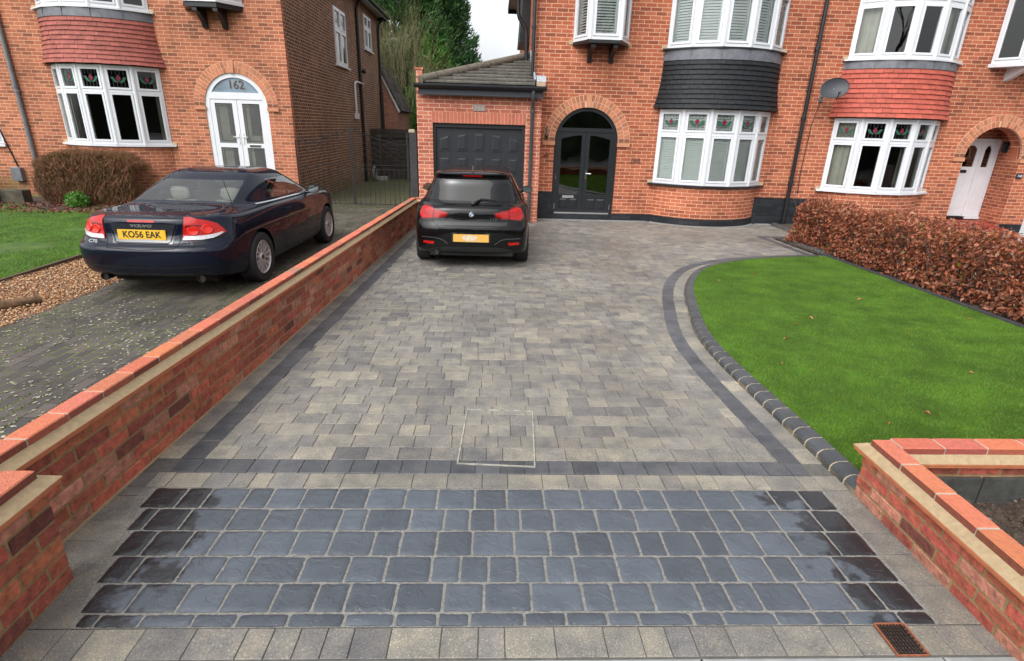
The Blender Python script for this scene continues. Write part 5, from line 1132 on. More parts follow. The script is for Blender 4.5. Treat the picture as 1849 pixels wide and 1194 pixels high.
# pale petals scattered on the old drive: real flecks
n = 9500; X = RNG.uniform(-4.6, -1.98, n); Y = 1.6+RNG.uniform(0, 1, n)**1.2*14; k = np.array([mn.noise(Vector((x*1.1, y*0.9, 0)))+RNG.uniform(-.35, .35) > -0.05 for x, y in zip(X, Y)]); X, Y = X[k], Y[k]
n = len(X); a = RNG.uniform(0, 6.28, n); s = RNG.uniform(0.005, 0.02, n); V = np.zeros((n, 4, 3), np.float32)
for i, (ca, sa) in enumerate(((1, 0), (0, .6), (-1, 0), (0, -.6))): V[:, i, 0] = X+s*(ca*np.cos(a)-sa*np.sin(a)); V[:, i, 1] = Y+s*(ca*np.sin(a)+sa*np.cos(a)); V[:, i, 2] = gzv(Y)+0.003+RNG.uniform(0, 0.004, n)
kk = RNG.uniform(0.5, 1.1, n); o = tri_obj('scattered_petals', V, np.arange(n*4).reshape(n, 4), leafmat('pale_fleck', (0.42, 0.4, 0.32), 0.6, 0.1), np.repeat(np.stack([kk, kk, kk*.95], 1), 4, 0)); o['kind'] = 'stuff'
# moss tufts in the joints
n = 13000; Yj = RNG.integers(18, 110, n)*0.1+RNG.normal(0, 0.006, n); 
Xj = -(RNG.integers(20, 46, n)*0.1)+RNG.normal(0, 0.005, n); along = RNG.uniform(0, 1, n) < 0.85
Yj = np.where(along, RNG.uniform(1.6, 8.5, n), Yj); k = np.array([mn.noise(Vector((x*1.3+5, y*0.8, 2)))+RNG.uniform(-.15, .15) > 0.08 for x, y in zip(Xj, Yj)]) & (Xj < -2.0); Xj, Yj = Xj[k], Yj[k]
o = blades('joint_moss', Xj, Yj, gzv(Yj), 0.012, 0.0045, leafmat('moss', (0.14, 0.19, 0.03), 0.8, 0.2)); o['kind'] = 'stuff'
# gravel
mb = MB(); 
for a, b_ in zip([1.3, 4, 7, 10, 12.8], [4, 7, 10, 12.8, 14.3]): mb.face([(-5.72, a, gz(a)-0.012), (-4.4, a, gz(a)-0.012), (-4.4, b_, gz(b_)-0.012), (-5.72, b_, gz(b_)-0.012)])
struct('gravel_bed', mb, plain('gravel_base', (0.2, 0.12, 0.07), 0.9, var=0.4, nscale=60, bmp=0.6))
ico = [(0, 0, 1), (0.9, 0, .3), (.28, .86, .3), (-.73, .53, .3), (-.73, -.53, .3), (.28, -.86, .3), (0, 0, -.5)]
icf = [(0, i, 1+i % 5) for i in range(1, 6)]+[(6, 1+i % 5, i) for i in range(1, 6)]
n = 15000; X = RNG.uniform(-5.76, -4.48, n); Y = RNG.uniform(3.6, 9.2, n); kx = X < -4.44-0.03*(Y-4)+0.06; X, Y = X[kx], Y[kx]; n = len(X)
s = RNG.uniform(0.007, 0.02, n); a = RNG.uniform(0, 6.28, n); q = np.array(ico); V = np.zeros((n, 7, 3), np.float32)
V[:, :, 0] = X[:, None]+s[:, None]*(q[:, 0]*np.cos(a)[:, None]-q[:, 1]*0.75*np.sin(a)[:, None]); V[:, :, 1] = Y[:, None]+s[:, None]*(q[:, 0]*np.sin(a)[:, None]+q[:, 1]*0.75*np.cos(a)[:, None]); V[:, :, 2] = (gzv(Y)+RNG.uniform(-0.004, 0.012, n))[:, None]+s[:, None]*q[:, 2]*0.6
V += RNG.normal(0, 0.0012, V.shape); t = RNG.uniform(0, 1, n); base = np.array([(0.36, 0.2, 0.11), (0.5, 0.34, 0.2), (0.26, 0.13, 0.08), (0.42, 0.36, 0.3), (0.6, 0.5, 0.38)])[RNG.choice(5, n, p=[.35, .25, .2, .12, .08])]; base = base*np.array([1.08, .93, .76])*RNG.uniform(.8, 1.2, n)[:, None]
o = tri_obj('gravel', V, (np.array(icf)[None]+(np.arange(n)*7)[:, None, None]).reshape(-1, 3), leafmat('gravel_stone', (0.95, 0.95, 0.95), 0.7, 0.0, 0.1), np.repeat(base, 7, 0)); o['kind'] = 'stuff'
mb = MB(); mb.bbox(-5.78, -5.74, 3.0, 13.0, 0.0, gz(7)+0.045, 0.004); struct('lawn_edging', mb, plain('timber_edging', (0.1, 0.07, 0.045), 0.9))
mb = MB(); mb.face([(-22, 1.3, gz(1)+.02), (-5.78, 1.3, gz(1)+.02), (-5.78, 13.2, gz(13)+.02), (-22, 13.2, gz(13)+.02)]); struct('lawn', mb, plain('neighbour_lawn_base', (0.05, 0.10, 0.012), 0.9, var=0.4, nscale=5, bmp=0.6, bsc=60))
n = 170000; X = -5.8-RNG.uniform(0, 1, n)**1.3*7; Y = RNG.uniform(3.8, 12.9, n); w = np.array([mn.noise(Vector((x*0.9, y*0.9, 1))) for x, y in zip(X[::1], Y[::1])]); k = (w > -0.35) & ((Y < 11.9) | (w > 0.1)); X, Y = X[k], Y[k]
o = blades('neighbour_grass', X, Y, gzv(Y)+.015, 0.035, 0.0032, leafmat('grass_blade_left', (0.10, 0.235, 0.022), 0.6, 0.3, 0.35), 0.3, 0.1); o['kind'] = 'stuff'
mb = MB(); mb.face([(-22, 13.19, gz(13)+.03), (-4.86, 13.19, gz(13)+.03), (-4.86, 14.32, gz(14)+.03), (-22, 14.32, gz(14)+.03)]); mb.face([(-9.6, 12.2, gz(12)+.034), (-5.9, 12.2, gz(12)+.034), (-5.9, 13.19, gz(13)+.034), (-11, 13.19, gz(13)+.034)]); struct('border_soil', mb, M_soil)
# leaf litter
n = 900; X = RNG.uniform(-11.5, -8.0, n); Y = RNG.uniform(11.6, 13.1, n); P = np.stack([X, Y, gzv(Y)+0.05], 1)
o = leafcloud('leaf_litter', P, np.tile([0, 0, 1.5], (n, 1)), 0.07, leafmat('litter_leaf', (0.16, 0.05, 0.035), 0.7, 0.1), np.repeat(RNG.uniform(.5, 1.4, n)[:, None], 3, 1)); o['kind'] = 'stuff'
B1 = thing('clipped_bush', 'large rounded twiggy brown bush below the left house window', 'bush', (-9.12, 13.35, 0.05))
V = []; F = []; C_ = []; bc = [(0.13, 0.06, 0.035), (0.17, 0.09, 0.04), (0.09, 0.05, 0.03), (0.11, 0.10, 0.03), (0.22, 0.085, 0.06)]
for i in range(42000):
    u, v, w = RNG.uniform(-1, 1), RNG.uniform(-1, 1), RNG.uniform(0, 1)
    sh = (max(0, 1-(abs(u)**5)))**0.5; top = 1.27-0.30*abs(u)**4-0.08*v*v+0.07*mn.noise(Vector((u*3, v*2, 1)))
    if RNG.random() < 0.6: v = -abs(v)**0.25; 
    elif RNG.random() < 0.7: w = 1.0-RNG.exponential(0.06)
    if abs(u) > .85 and RNG.random() < .3: u = np.sign(u)*(1-RNG.exponential(.04))
    bulge = 0.72+0.28*sin(min(1, max(0, w)+0.12)*2.2); x = -9.12+1.10*u*bulge; y = 13.35+0.52*v*bulge; z = 0.08+(top-0.08)*max(0, w)
    x += 0.05*mn.noise(Vector((x*3, z*3, y))); y += 0.08*mn.noise(Vector((x*4, z*4, y+9)))
    q = np.array((x, y, z)); d = np.array((u*0.35+RNG.normal(0, .35), v*0.4+RNG.normal(0, .35), 0.75+RNG.normal(0, .3))); d /= np.linalg.norm(d); l = RNG.uniform(.05, .15); p = q-d*l; r = 0.0035
    a = np.cross(d, RNG.normal(0, 1, 3)); a /= np.linalg.norm(a)+1e-9; m_ = (p+q)/2+RNG.normal(0, 0.008, 3); k = len(V)
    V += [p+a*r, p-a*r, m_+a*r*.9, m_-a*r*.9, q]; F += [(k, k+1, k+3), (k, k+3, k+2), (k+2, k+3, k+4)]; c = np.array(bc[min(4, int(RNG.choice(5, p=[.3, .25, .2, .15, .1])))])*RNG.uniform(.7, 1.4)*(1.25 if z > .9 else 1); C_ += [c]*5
tri_obj('twigs', np.array(V), np.array(F), leafmat('bush_twig', (1.15, 1.1, 1.05), 0.8, 0.1, 0.1), np.array(C_), B1)
sp = [((-9.12+random.uniform(-.8, .8), 13.35+random.uniform(-.3, .3), 0.0), (-9.12+random.uniform(-1.0, 1.0), 13.35+random.uniform(-.4, .4), random.uniform(.5, .95)), 0.014) for k in range(80)]; twigs('stems', B1, sp, M_twig)
mb = MB()
B1c = thing('green_plant', 'small bright green plant in front of the brown bush', 'plant', (-9.15, 12.62, 0.04)); n = 500; P = RNG.normal(0, 1, (n, 3)); P /= np.linalg.norm(P, axis=1)[:, None]; Nn = P.copy(); P = P*np.array([.24, .22, .22])*RNG.uniform(.6, 1, n)[:, None]+np.array([-9.15, 12.62, .2]); P[:, 2] = np.abs(P[:, 2]-.03)+.03
leafcloud('leaves', P, Nn, 0.075, leafmat('bright_leaf', (0.10, 0.26, 0.035), 0.5, 0.3), np.repeat(RNG.uniform(.6, 1.3, n)[:, None], 3, 1), B1c); twigs('stem', B1c, [((-9.15, 12.62, 0), (-9.15+random.uniform(-.1, .1), 12.62+random.uniform(-.1, .1), .22), .006) for k in range(12)], M_twig)
LWt = thing('stone_edging', 'low dark mossy stone edging at the far left below the brown bush', 'edging', (-12.0, 13.3, 0)); mb = MB()
for k in range(5): mb.bbox(-13.2+k*0.52, -13.2+k*0.52+0.5, 12.55+0.12*k, 12.8+0.12*k, -0.05, 0.36+random.uniform(-.02, .02), 0.02)
obj('stone_block', mb, [plain('mossy_stone', (0.07, 0.06, 0.04), 0.95, var=0.5, nscale=6, bmp=0.6)], LWt)
DB = thing('evergreen_bush', 'dark green bush at the far left edge beside the grey box', 'bush', (-12.3, 13.6, 0)); n = 1500; P = RNG.normal(0, 1, (n, 3)); P /= np.linalg.norm(P, axis=1)[:, None]; Nn = P.copy(); P = P*np.array([.55, .4, .4])*RNG.uniform(.6, 1, n)[:, None]+np.array([-12.35, 13.65, .42])
leafcloud('leaves', P, Nn, 0.08, leafmat('dark_leaf', (0.02, 0.045, 0.015), 0.5, 0.2), np.repeat(RNG.uniform(.6, 1.3, n)[:, None], 3, 1), DB); twigs('stem', DB, [((-12.3, 13.6, -.05), (-12.3+random.uniform(-.3, .3), 13.6+random.uniform(-.2, .2), .5), .012) for k in range(14)], M_twig)
lg = MB(); lg.tube([(-5.3, 5.05, gz(5)+0.02), (-5.0, 5.3, gz(5)+0.03), (-4.72, 5.66, gz(5)+0.025)], [0.05, 0.055, 0.045], 10); tag(obj('mossy_log', lg, [plain('rotten_log', (0.12, 0.07, 0.035), 0.95, var=0.6, nscale=14, bmp=0.8)], smooth=True), 'short mossy log half sunk in the gravel at the left edge', 'log')
# ================================================================== trees and back garden
def conifer(name, label, cx_, cy_, h, r, n, seed, col):
    t = thing(name, label, 'tree', (cx_, cy_, -0.1)); rg = np.random.default_rng(seed)
    mb = MB(); mb.tube([(cx_, cy_, -0.2), (cx_+.05, cy_, h*0.5), (cx_, cy_, h*0.97)], [0.22, 0.13, 0.02], 8); obj('trunk', mb, [M_bark], t, smooth=True)
    P = []; Nn = []; C_ = []; nb = int(h*24)
    for b in range(nb):
        z = 0.3+(h-0.4)*(b/nb)**0.95; L = r*(1-z/h)**0.72*rg.uniform(0.75, 1.22)+0.15; a = rg.uniform(0, 2*pi); up = rg.uniform(0.25, 0.95); m = int(n/nb*(0.35+L/r)); k = 0.62+0.55*rg.random()
        s = rg.uniform(0.15, 1, m)**0.55; w = 0.40*L*(0.35+0.9*np.sin(np.clip(s, 0, 1)*2.6)); side = rg.normal(0, 0.38, m)*w; x = s*L
        zz = z-0.25*L+up*x*0.8-0.05*x**2/max(L, .3)+rg.normal(0, 0.16, m)-np.abs(side)*0.3
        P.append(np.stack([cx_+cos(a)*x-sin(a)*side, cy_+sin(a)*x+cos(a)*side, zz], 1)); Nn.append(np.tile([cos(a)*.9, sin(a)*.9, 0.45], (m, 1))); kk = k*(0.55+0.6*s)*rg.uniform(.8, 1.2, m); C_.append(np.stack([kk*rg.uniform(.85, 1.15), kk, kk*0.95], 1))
    P, Nn, C_ = map(np.concatenate, (P, Nn, C_)); D = Nn+np.array([0, 0, .35])+0.45*rg.normal(0, 1, P.shape); D /= np.linalg.norm(D, axis=1)[:, None]; W_ = np.cross(D, rg.normal(0, 1, P.shape)); W_ /= np.linalg.norm(W_, axis=1)[:, None]; l = rg.uniform(.14, .34, len(P))[:, None]
    V = np.stack([P-D*l*.4, P+W_*l*.13, P+D*l*.6, P-W_*l*.13], 1); i4 = np.arange(len(P))*4; F = np.stack([i4, i4+1, i4+2, i4, i4+2, i4+3], 1).reshape(-1, 3); tri_obj('crown', V, F, leafmat(name+'_needles', col, 0.65, 0.15, 0.2, 0.25), np.repeat(C_, 4, 0), t)
M_bark = plain('bark', (0.11, 0.085, 0.06), 0.9, var=0.3, bmp=0.5)
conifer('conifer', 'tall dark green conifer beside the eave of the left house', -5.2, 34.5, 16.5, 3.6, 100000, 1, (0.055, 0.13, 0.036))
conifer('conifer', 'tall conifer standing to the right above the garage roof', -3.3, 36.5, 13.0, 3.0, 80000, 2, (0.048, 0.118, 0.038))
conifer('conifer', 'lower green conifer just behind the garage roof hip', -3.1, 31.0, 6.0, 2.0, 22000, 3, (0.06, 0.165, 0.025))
def baretree(name, label, cx_, cy_, h, spread, n, mat, seed, stems=6, r0=0.06, loc=None):
    rg = random.Random(seed); sp = []; t = thing(name, label, 'tree', (cx_, cy_, -0.1))
    def grow(p, d, l, r, dep):
        q = p+d*l; sp.append((tuple(p), tuple(q), r))
        if dep == 0 or len(sp) > n: return
        for k in range(rg.choice((2, 2, 3))):
            nd = (d+Vector((rg.gauss(0, .34)*spread, rg.gauss(0, .34)*spread, rg.uniform(-.05, .3)))).normalized(); grow(q, nd, l*rg.uniform(.68, .92), r*0.62, dep-1)
    for s in range(stems):
        a = rg.uniform(0, 6.28); grow(Vector((cx_+rg.uniform(-.2, .2)*spread, cy_+rg.uniform(-.2, .2), -0.1)), Vector((cos(a)*.25*spread, sin(a)*.25*spread, 1)).normalized(), h*0.30, r0, 6)
    ntr = max(1, len(sp)//100); twigs('trunk', t, [s for s in sp if s[2] > r0*0.5], mat); twigs('crown', t, [s for s in sp if s[2] <= r0*0.5], mat); return t
M_pale = plain('pale_twig', (0.24, 0.21, 0.10), 0.8, var=0.25)
baretree('bare_shrub', 'leafless pale branched shrub behind the left house extension', -4.35, 28.0, 5.2, 0.62, 16000, M_pale, 5, 10, 0.026)
baretree('bare_shrub', 'thinner leafless shrub leaning towards the garage in front of the conifers', -3.0, 27.0, 3.9, 0.8, 8000, M_pale, 8, 7, 0.022)
IV = thing('ivy_bush', 'leafy green bush between the bare shrub and the garage wall', 'bush', (-2.6, 26, 0)); n = 5000; P = RNG.normal(0, 1, (n, 3)); P /= np.linalg.norm(P, axis=1)[:, None]; Nn = P.copy(); P = P*np.array([1.0, .8, 1.7])*RNG.uniform(.55, 1.1, n)[:, None]+np.array([-2.3, 26, 1.5]); P[:, 2] = np.maximum(P[:, 2], 0.02)
leafcloud('leaves', P, Nn, 0.13, leafmat('ivy_leaf', (0.05, 0.125, 0.018), 0.5, 0.25), np.repeat(RNG.uniform(.5, 1.4, n)[:, None], 3, 1), IV); twigs('stem', IV, [((-2.3, 26, -.1), (-2.3+random.uniform(-.7, .7), 26+random.uniform(-.5, .5), random.uniform(1, 2.4)), .03) for k in range(14)], M_twig)
UG = thing('dark_hedge', 'dark undergrowth behind the back garden fence', 'hedge', (-4, 31, 0)); n = 9000; P = np.stack([RNG.uniform(-9.5, 1, n), RNG.uniform(30.2, 31.4, n), RNG.uniform(0, 1, n)**.8*3.2], 1)
leafcloud('foliage', P, np.tile([0, -1, .4], (n, 1)), 0.2, leafmat('undergrowth_leaf', (0.03, 0.05, 0.015), 0.6, 0.15), np.repeat(RNG.uniform(.4, 1.3, n)[:, None], 3, 1), UG); mb = MB(); mb.box(-10, 1.5, 31.2, 31.5, -0.1, 2.6); obj('branches', mb, [plain('undergrowth_core', (0.02, 0.022, 0.012), 0.95, var=0.5, nscale=4)], UG)
# back fence
M_fence = plain('weathered_fence', (0.04, 0.034, 0.029), 0.85, var=0.35, nscale=5, bmp=0.3, co='Object')
FE = thing('wooden_fence', 'dark horizontal lap fence closing the side passage', 'fence', (-3.2, 23, 0)); mb = MB(); z = -0.1
while z < 1.66: mb.hexa([(-4.84, 22.99, z), (-1.45, 22.99, z), (-1.45, 23.02, z), (-4.84, 23.02, z)], [(-4.84, 23.005, z+.17), (-1.45, 23.005, z+.17), (-1.45, 23.02, z+.17), (-4.84, 23.02, z+.17)]); z += 0.155
obj('boards', mb, [M_fence], FE)
for x in (-3.45, -2.2): mb = MB(); mb.box(x, x+.06, 22.93, 22.985, -0.1, 1.66); obj('post', mb, [plain('grey_batten', (0.12, 0.115, 0.1), 0.85)], FE)
mb = MB(); mb.box(-4.84, -1.45, 22.95, 22.985, 0.42, 0.49); mb.box(-4.84, -1.45, 22.95, 22.985, 1.45, 1.52); obj('rail', mb, [M_fence], FE)
PO = thing('gate_post', 'thick dark timber gate post with pale cap against the garage wall', 'post', (-1.93, 13.95, 0)); mb = MB(); mb.bbox(-2.01, -1.84, 13.86, 14.04, -0.1, 1.80, 0.012); obj('timber', mb, [plain('black_timber', (0.03, 0.032, 0.034), 0.7, var=0.4, nscale=6, bmp=0.3)], PO)
mb = MB(); mb.bbox(-2.02, -1.88, 13.85, 14.0, 1.80, 1.87, 0.02); obj('cap', mb, [plain('pale_cap', (0.33, 0.3, 0.2), 0.9)], PO)
PF = thing('dark_gap_sheet', 'dark narrow sheet filling the gap between the gate post and garage wall', 'panel', (-1.72, 14, 0)); mb = MB(); mb.box(-1.84, -1.60, 13.98, 14.02, -0.1, 1.78); obj('boards', mb, [M_fence], PF)  # dark sheet put in for the dark gap beside the gate post
M_iron = plain('wrought_iron', (0.022, 0.022, 0.023), 0.5, 0.4)
def gate(x0, x1, y, label, flip):
    G_ = thing('iron_gate', label, 'gate', ((x0+x1)/2, y, 0), group=None); z0 = 0.08; w = x1-x0; r = 0.008
    mb = MB(); top = lambda u: 1.5+0.33*((u if not flip else 1-u))**1.5
    for x in (x0, x1): mb.box(x-.012, x+.012, y-.012, y+.012, z0, top((x-x0)/w)+0.05)
    for z in (z0+.02, .93, 1.03): mb.box(x0, x1, y-.006, y+.006, z-.006, z+.006)
    mb.tube([(x0+w*k/10, y, top(k/10)) for k in range(11)], r, 5); obj('frame', mb, [M_iron], G_)
    mb = MB(); nb = 11
    for k in range(1, nb): x = x0+w*k/nb; mb.tube([(x, y, z0), (x, y, 0.93 if k % 2 else 1.03)], 0.006, 5)
    obj('bars', mb, [M_iron], G_); mb = MB()
    xm = (x0+x1)/2; mb.tube([(xm, y, 1.03), (xm, y, top(.5)+.12)], 0.007, 5)
    for k in range(5):
        a = 1.08+k*0.13
        for s in (-1, 1):
            e = xm+s*w*0.42; zt = a+0.30; zt2 = min(zt, top((e-x0)/w)); mb.tube([(xm+s*0.03, y, a if s*(-1 if flip else 1) > 0 else zt2), (e, y, zt2 if s*(-1 if flip else 1) > 0 else a)], 0.0055, 5)
    for k in range(5):
        x = x0+w*(k+.5)/5; zt = top((x-x0)/w); mb.tube([(x+.05*cos(t), y, zt+.06+.05*sin(t)) for t in np.linspace(0, 5.2, 9)], 0.005, 4)
    obj('scrollwork', mb, [M_iron], G_)
gate(-4.72, -3.42, 13.95, 'left leaf of the pair of black wrought iron gates beside the house corner', False)
gate(-3.38, -2.06, 13.95, 'right leaf of the pair of black wrought iron gates next to the timber post', True)
# bin, hose, blocks
BN = thing('black_bin', 'black plastic bin standing beyond the bonnet of the dark blue car', 'bin', (-4.3, 13.3, 0.02)); bx, by, bz = -4.38, 13.2, gz(13.3)
mb = MB(); mb.lathe([(0.0, 0), (0.20, 0), (0.235, 0.40), (0.235, 0.42)], (bx, by, bz), 20)
for k in range(20): a = 2*pi*k/20; mb.tube([(bx+.205*cos(a), by+.205*sin(a), bz+.02), (bx+.238*cos(a), by+.238*sin(a), bz+.40)], 0.008, 5)
obj('body', mb, [M_black], BN); mb = MB(); mb.lathe([(0.225, 0.42), (0.265, 0.42), (0.27, 0.45), (0.255, 0.47), (0.22, 0.47), (0.21, 0.43)], (bx, by, bz), 20); obj('rim', mb, [M_black], BN)
HR = thing('hose_reel', 'coiled grey hose at the foot of the black downpipe in the side passage', 'hose', (-4.6, 21.9, 0)); mb = MB()
for k in range(4): mb.tube([(-4.55+.02*k, 21.9+.26*cos(t)*1.0, 0.2+.24*sin(t)) for t in np.linspace(0, 2*pi, 17)], 0.016, 6)
obj('coil', mb, [plain('grey_hose', (0.16, 0.18, 0.16), 0.5)], HR)
mb = MB(); mb.bbox(-4.6, -4.2, 24.6, 24.9, -0.14, 0.0, 0.02); mb.bbox(-4.05, -3.8, 24.3, 24.55, -0.14, -0.02, 0.02)
mb = MB(); mb.bbox(-4.55, -4.15, 22.3, 22.6, -0.12, 0.02, 0.02); tag(obj('concrete_block', mb, [M_cslab]), 'pale broken block lying at the foot of the second black downpipe', 'block')
LT = thing('side_lantern', 'small black light on the brown flank wall above the white pipe', 'wall light', (-4.78, 21.95, 3.7)); mb = MB(); mb.lathe([(0, 0), (.07, .02), (.09, .1), (.03, .16)], (-4.72, 21.95, 3.62), 10); mb.box(-4.85, -4.78, 21.9, 22.0, 3.66, 3.76); obj('lamp_body', mb, [M_black], LT)
WL = thing('wall_light', 'slim metal wall light left of the black front door', 'wall light', (1.13, YF-.05, 1.9)); mb = MB(); mb.tube([(1.135, YF-.07, 1.84), (1.135, YF-.07, 2.03)], 0.022, 10); obj('tube', mb, [M_chrome], WL, smooth=True); mb = MB(); mb.box(1.10, 1.17, YF-.04, YF-.008, 1.80, 1.86); mb.tube([(1.135, YF-.07, 1.80), (1.135, YF-.07, 1.84)], 0.028, 10); obj('mount', mb, [M_black], WL)
mb = MB(); mb.box(1.09, 1.20, YF-.02, YF-.001, 1.42, 1.44); mb.tube([(1.145, YF-.02, 1.38), (1.145, YF-.02, 1.50)], 0.01, 6); tag(obj('wall_hook', mb, [M_bronze]), 'small dark metal bracket on the brickwork left of the black front door', 'hook')
# satellite dish
SD = thing('satellite_dish', 'dark grey oval mesh satellite dish on the wall beside the red tiled bay', 'satellite dish', (7.05, YF-.1, 2.9))
dc = Vector((7.04, YF-0.42, 2.93)); ax = Vector((-0.30, -0.90, 0.30)).normalized(); ux = Vector((0.93, -0.28, 0.22)); ux = (ux-ax*ux.dot(ax)).normalized(); uy = ax.cross(ux)
mb = MB(); nr, na = 6, 28
def dp_(i, j, off=0): r = i/nr; a = 2*pi*j/na; return tuple(dc+ux*(0.27*r*cos(a))+uy*(0.205*r*sin(a))+ax*(-0.055*(1-r*r)+off))
for i in range(nr):
    for j in range(na):
        for off, fl in ((0, 1), (-.008, -1)):
            q = [dp_(i, j, off), dp_(i+1, j, off), dp_(i+1, j+1, off), dp_(i, j+1, off)][::fl]
            mb.face(q if i else q[:] )
obj('dish', mb, [plain('dish_mesh', (0.035, 0.038, 0.046), 0.5, 0.1, var=0.15, nscale=20)], SD, weld=1e-5, smooth=True)
mb = MB(); mb.tube([tuple(dc+ux*.27*cos(2*pi*k/30)+uy*.205*sin(2*pi*k/30)) for k in range(31)], 0.008, 6); obj('rim', mb, [M_black], SD)
fd = dc-uy*0.2*(1 if uy.z > 0 else -1)+ax*0.30; bt = dc-uy*0.24*(1 if uy.z > 0 else -1)
mb = MB(); mb.tube([tuple(bt), tuple(fd)], 0.01, 6); mb.tube([tuple(fd-ax*.05), tuple(fd+ax*.03)], 0.026, 8); obj('feed_arm', mb, [M_black], SD)
mb = MB(); mb.tube([tuple(dc-ax*.05), (7.05, YF-.2, 2.8), (7.02, YF-.01, 2.78)], 0.018, 8); mb.box(6.98, 7.06, YF-.02, YF-.001, 2.68, 2.86); obj('bracket', mb, [M_greyp], SD)
mb = MB(); mb.tube([(7.02, YF-.02, 2.72), (6.93, YF-.015, 2.2), (6.90, YF-.015, 1.2), (6.93, YF-.015, 0.75)], 0.006, 5); obj('cable', mb, [M_black], SD)
mb = MB(); mb.bbox(9.90, 10.1, 9.9, 10.05, -0.1, 1.35, 0.012); tag(obj('white_post', mb, [M_white]), 'white painted gatepost at the right edge beyond the copper hedge', 'post')
# ================================================================== the street behind the camera (seen in reflections)
for i, (x, col) in enumerate(((-16, (0.3, 0.12, 0.08)), (-4, (0.35, 0.3, 0.25)), (8, (0.32, 0.13, 0.08)), (20, (0.4, 0.36, 0.3)))):
    t = thing('opposite_house', ('red brick house', 'pale rendered house', 'second brick house', 'cream rendered house')[i]+' across the street behind the viewer', 'house', (x, -24, 0)); mb = MB(); mb.box(x-5, x+5, -30, -22, 0, 5.2)
    obj('wall', mb, [plain('opposite_wall', col, 0.85)], t); mb = MB(); mb.prism([(x-5.4, 5.2), (x+5.4, 5.2), (x, 8.3)], -30.4, -21.6); obj('roof', mb, [M_roof], t)
    mb = MB()
    for wx in (-2.8, 2.0):
        for wz in (1.0, 3.4): mb.box(x+wx-1, x+wx+1, -22.0, -21.94, wz, wz+1.3)
    obj('window', mb, [M_glassd], t)
M_sbark = plain('street_bark', (0.06, 0.05, 0.04), 0.9, var=0.3)
baretree('street_tree', 'tall leafless street tree behind the viewer on the left', -6.5, -12.5, 11, 1.1, 6000, M_sbark, 21, 1, 0.28)
baretree('street_tree', 'tall leafless street tree behind the viewer opposite the front door', 3.5, -12.0, 10, 1.2, 6000, M_sbark, 22, 1, 0.26)
baretree('street_tree', 'tall leafless street tree behind the viewer on the right', 13, -13.5, 11, 1.1, 6000, M_sbark, 23, 1, 0.28)

# unseen evergreen belt, added to darken reflections in glass and car paint
TB = thing('added_evergreen_belt', 'unseen evergreen belt added behind the viewer to darken reflections', 'hedge', (0, -16, 0)); mb = MB(); xs_ = np.arange(-60, 60, 2.0)
H = [5.5+1.6*mn.noise(Vector((x*.13, 0, 0)))+0.9*mn.noise(Vector((x*.5, 3, 0))) for x in xs_]
for x0_, h0_, h1_ in zip(xs_, H, H[1:]): mb.hexa([(x0_, -16, 0), (x0_+2, -16, 0), (x0_+2, -19, 0), (x0_, -19, 0)], [(x0_, -17, h0_), (x0_+2, -17, h1_), (x0_+2, -18.5, h1_), (x0_, -18.5, h0_)])
obj('foliage', mb, [plain('added_belt_foliage', (0.03, 0.04, 0.02), 0.95, var=0.7, nscale=1.2, bmp=0.8, bsc=3)], TB)
# ================================================================== cars
def paint(name, col, metal=0.0, drops=False):
    m, n, B, N, L = newmat(name); B.inputs['Base Color'].default_value = (*col, 1); B.inputs['Roughness'].default_value = 0.4; B.inputs['Metallic'].default_value = metal
    B.inputs['Coat Weight'].default_value = 0.72; B.inputs['Coat Roughness'].default_value = 0.04; B.inputs['Specular IOR Level'].default_value = 0.05
    tc = N.new('ShaderNodeTexCoord'); nz = noise(N, L, 1.7, 2, tc.outputs['Object'])
    n2 = noise(N, L, 26, 4, tc.outputs['Object']); r = ramp(N, L, n2.outputs['Fac'], [(0.35, (0.3,)*3), (0.75, (0.5,)*3)]); L.new(r.outputs[0], B.inputs['Roughness'])
    r2 = ramp(N, L, n2.outputs['Fac'], [(0.45, (0.02,)*3), (0.8, (0.07,)*3)]); L.new(r2.outputs[0], B.inputs['Coat Roughness'])
    if drops:
        v = N.new('ShaderNodeTexVoronoi'); v.inputs['Scale'].default_value = 42; L.new(tc.outputs['Object'], v.inputs['Vector'])
        rd = ramp(N, L, v.outputs['Distance'], [(0.0, (1,)*3), (0.38, (0,)*3)]); b = bump(N, L, rd.outputs[0], B, drops, 0.006); L.new(b.outputs[0], B.inputs['Coat Normal'])
    return m
M_rubber = plain('tyre_rubber', (0.018, 0.018, 0.019), 0.8, var=0.25, nscale=30, bmp=0.3, bsc=90)
M_alloy = plain('alloy', (0.6, 0.6, 0.61), 0.35, 0.6, var=0.1)
M_lampred = plain('red_lamp_lens', (0.42, 0.006, 0.004), 0.2, var=0.2, nscale=30, coat=0.4, spec=0.3)
M_lampred2 = plain('deep_red_lens', (0.14, 0.004, 0.005), 0.15, var=0.2, nscale=20, coat=0.5, spec=0.3)
M_lampclear = plain('clear_lens', (0.55, 0.56, 0.58), 0.15, 0.3, var=0.15, nscale=30, coat=1.0)
M_plate = plain('yellow_plate', (0.72, 0.43, 0.03), 0.4, var=0.04)
M_ink = plain('plate_ink', (0.008, 0.008, 0.008), 0.5)
M_cglass = glassmat('tinted_car_glass', (0.10, 0.11, 0.115), 1.6)
M_cglass2 = glassmat('car_glass', (0.8, 0.88, 0.86), 2.3)
M_trim = plain('black_trim', (0.015, 0.015, 0.016), 0.45, var=0.2, nscale=15)
M_cream = plain('cream_leather', (0.55, 0.52, 0.46), 0.6, var=0.08)
M_arch = plain('wheel_arch_liner', (0.008, 0.008, 0.008), 0.95)
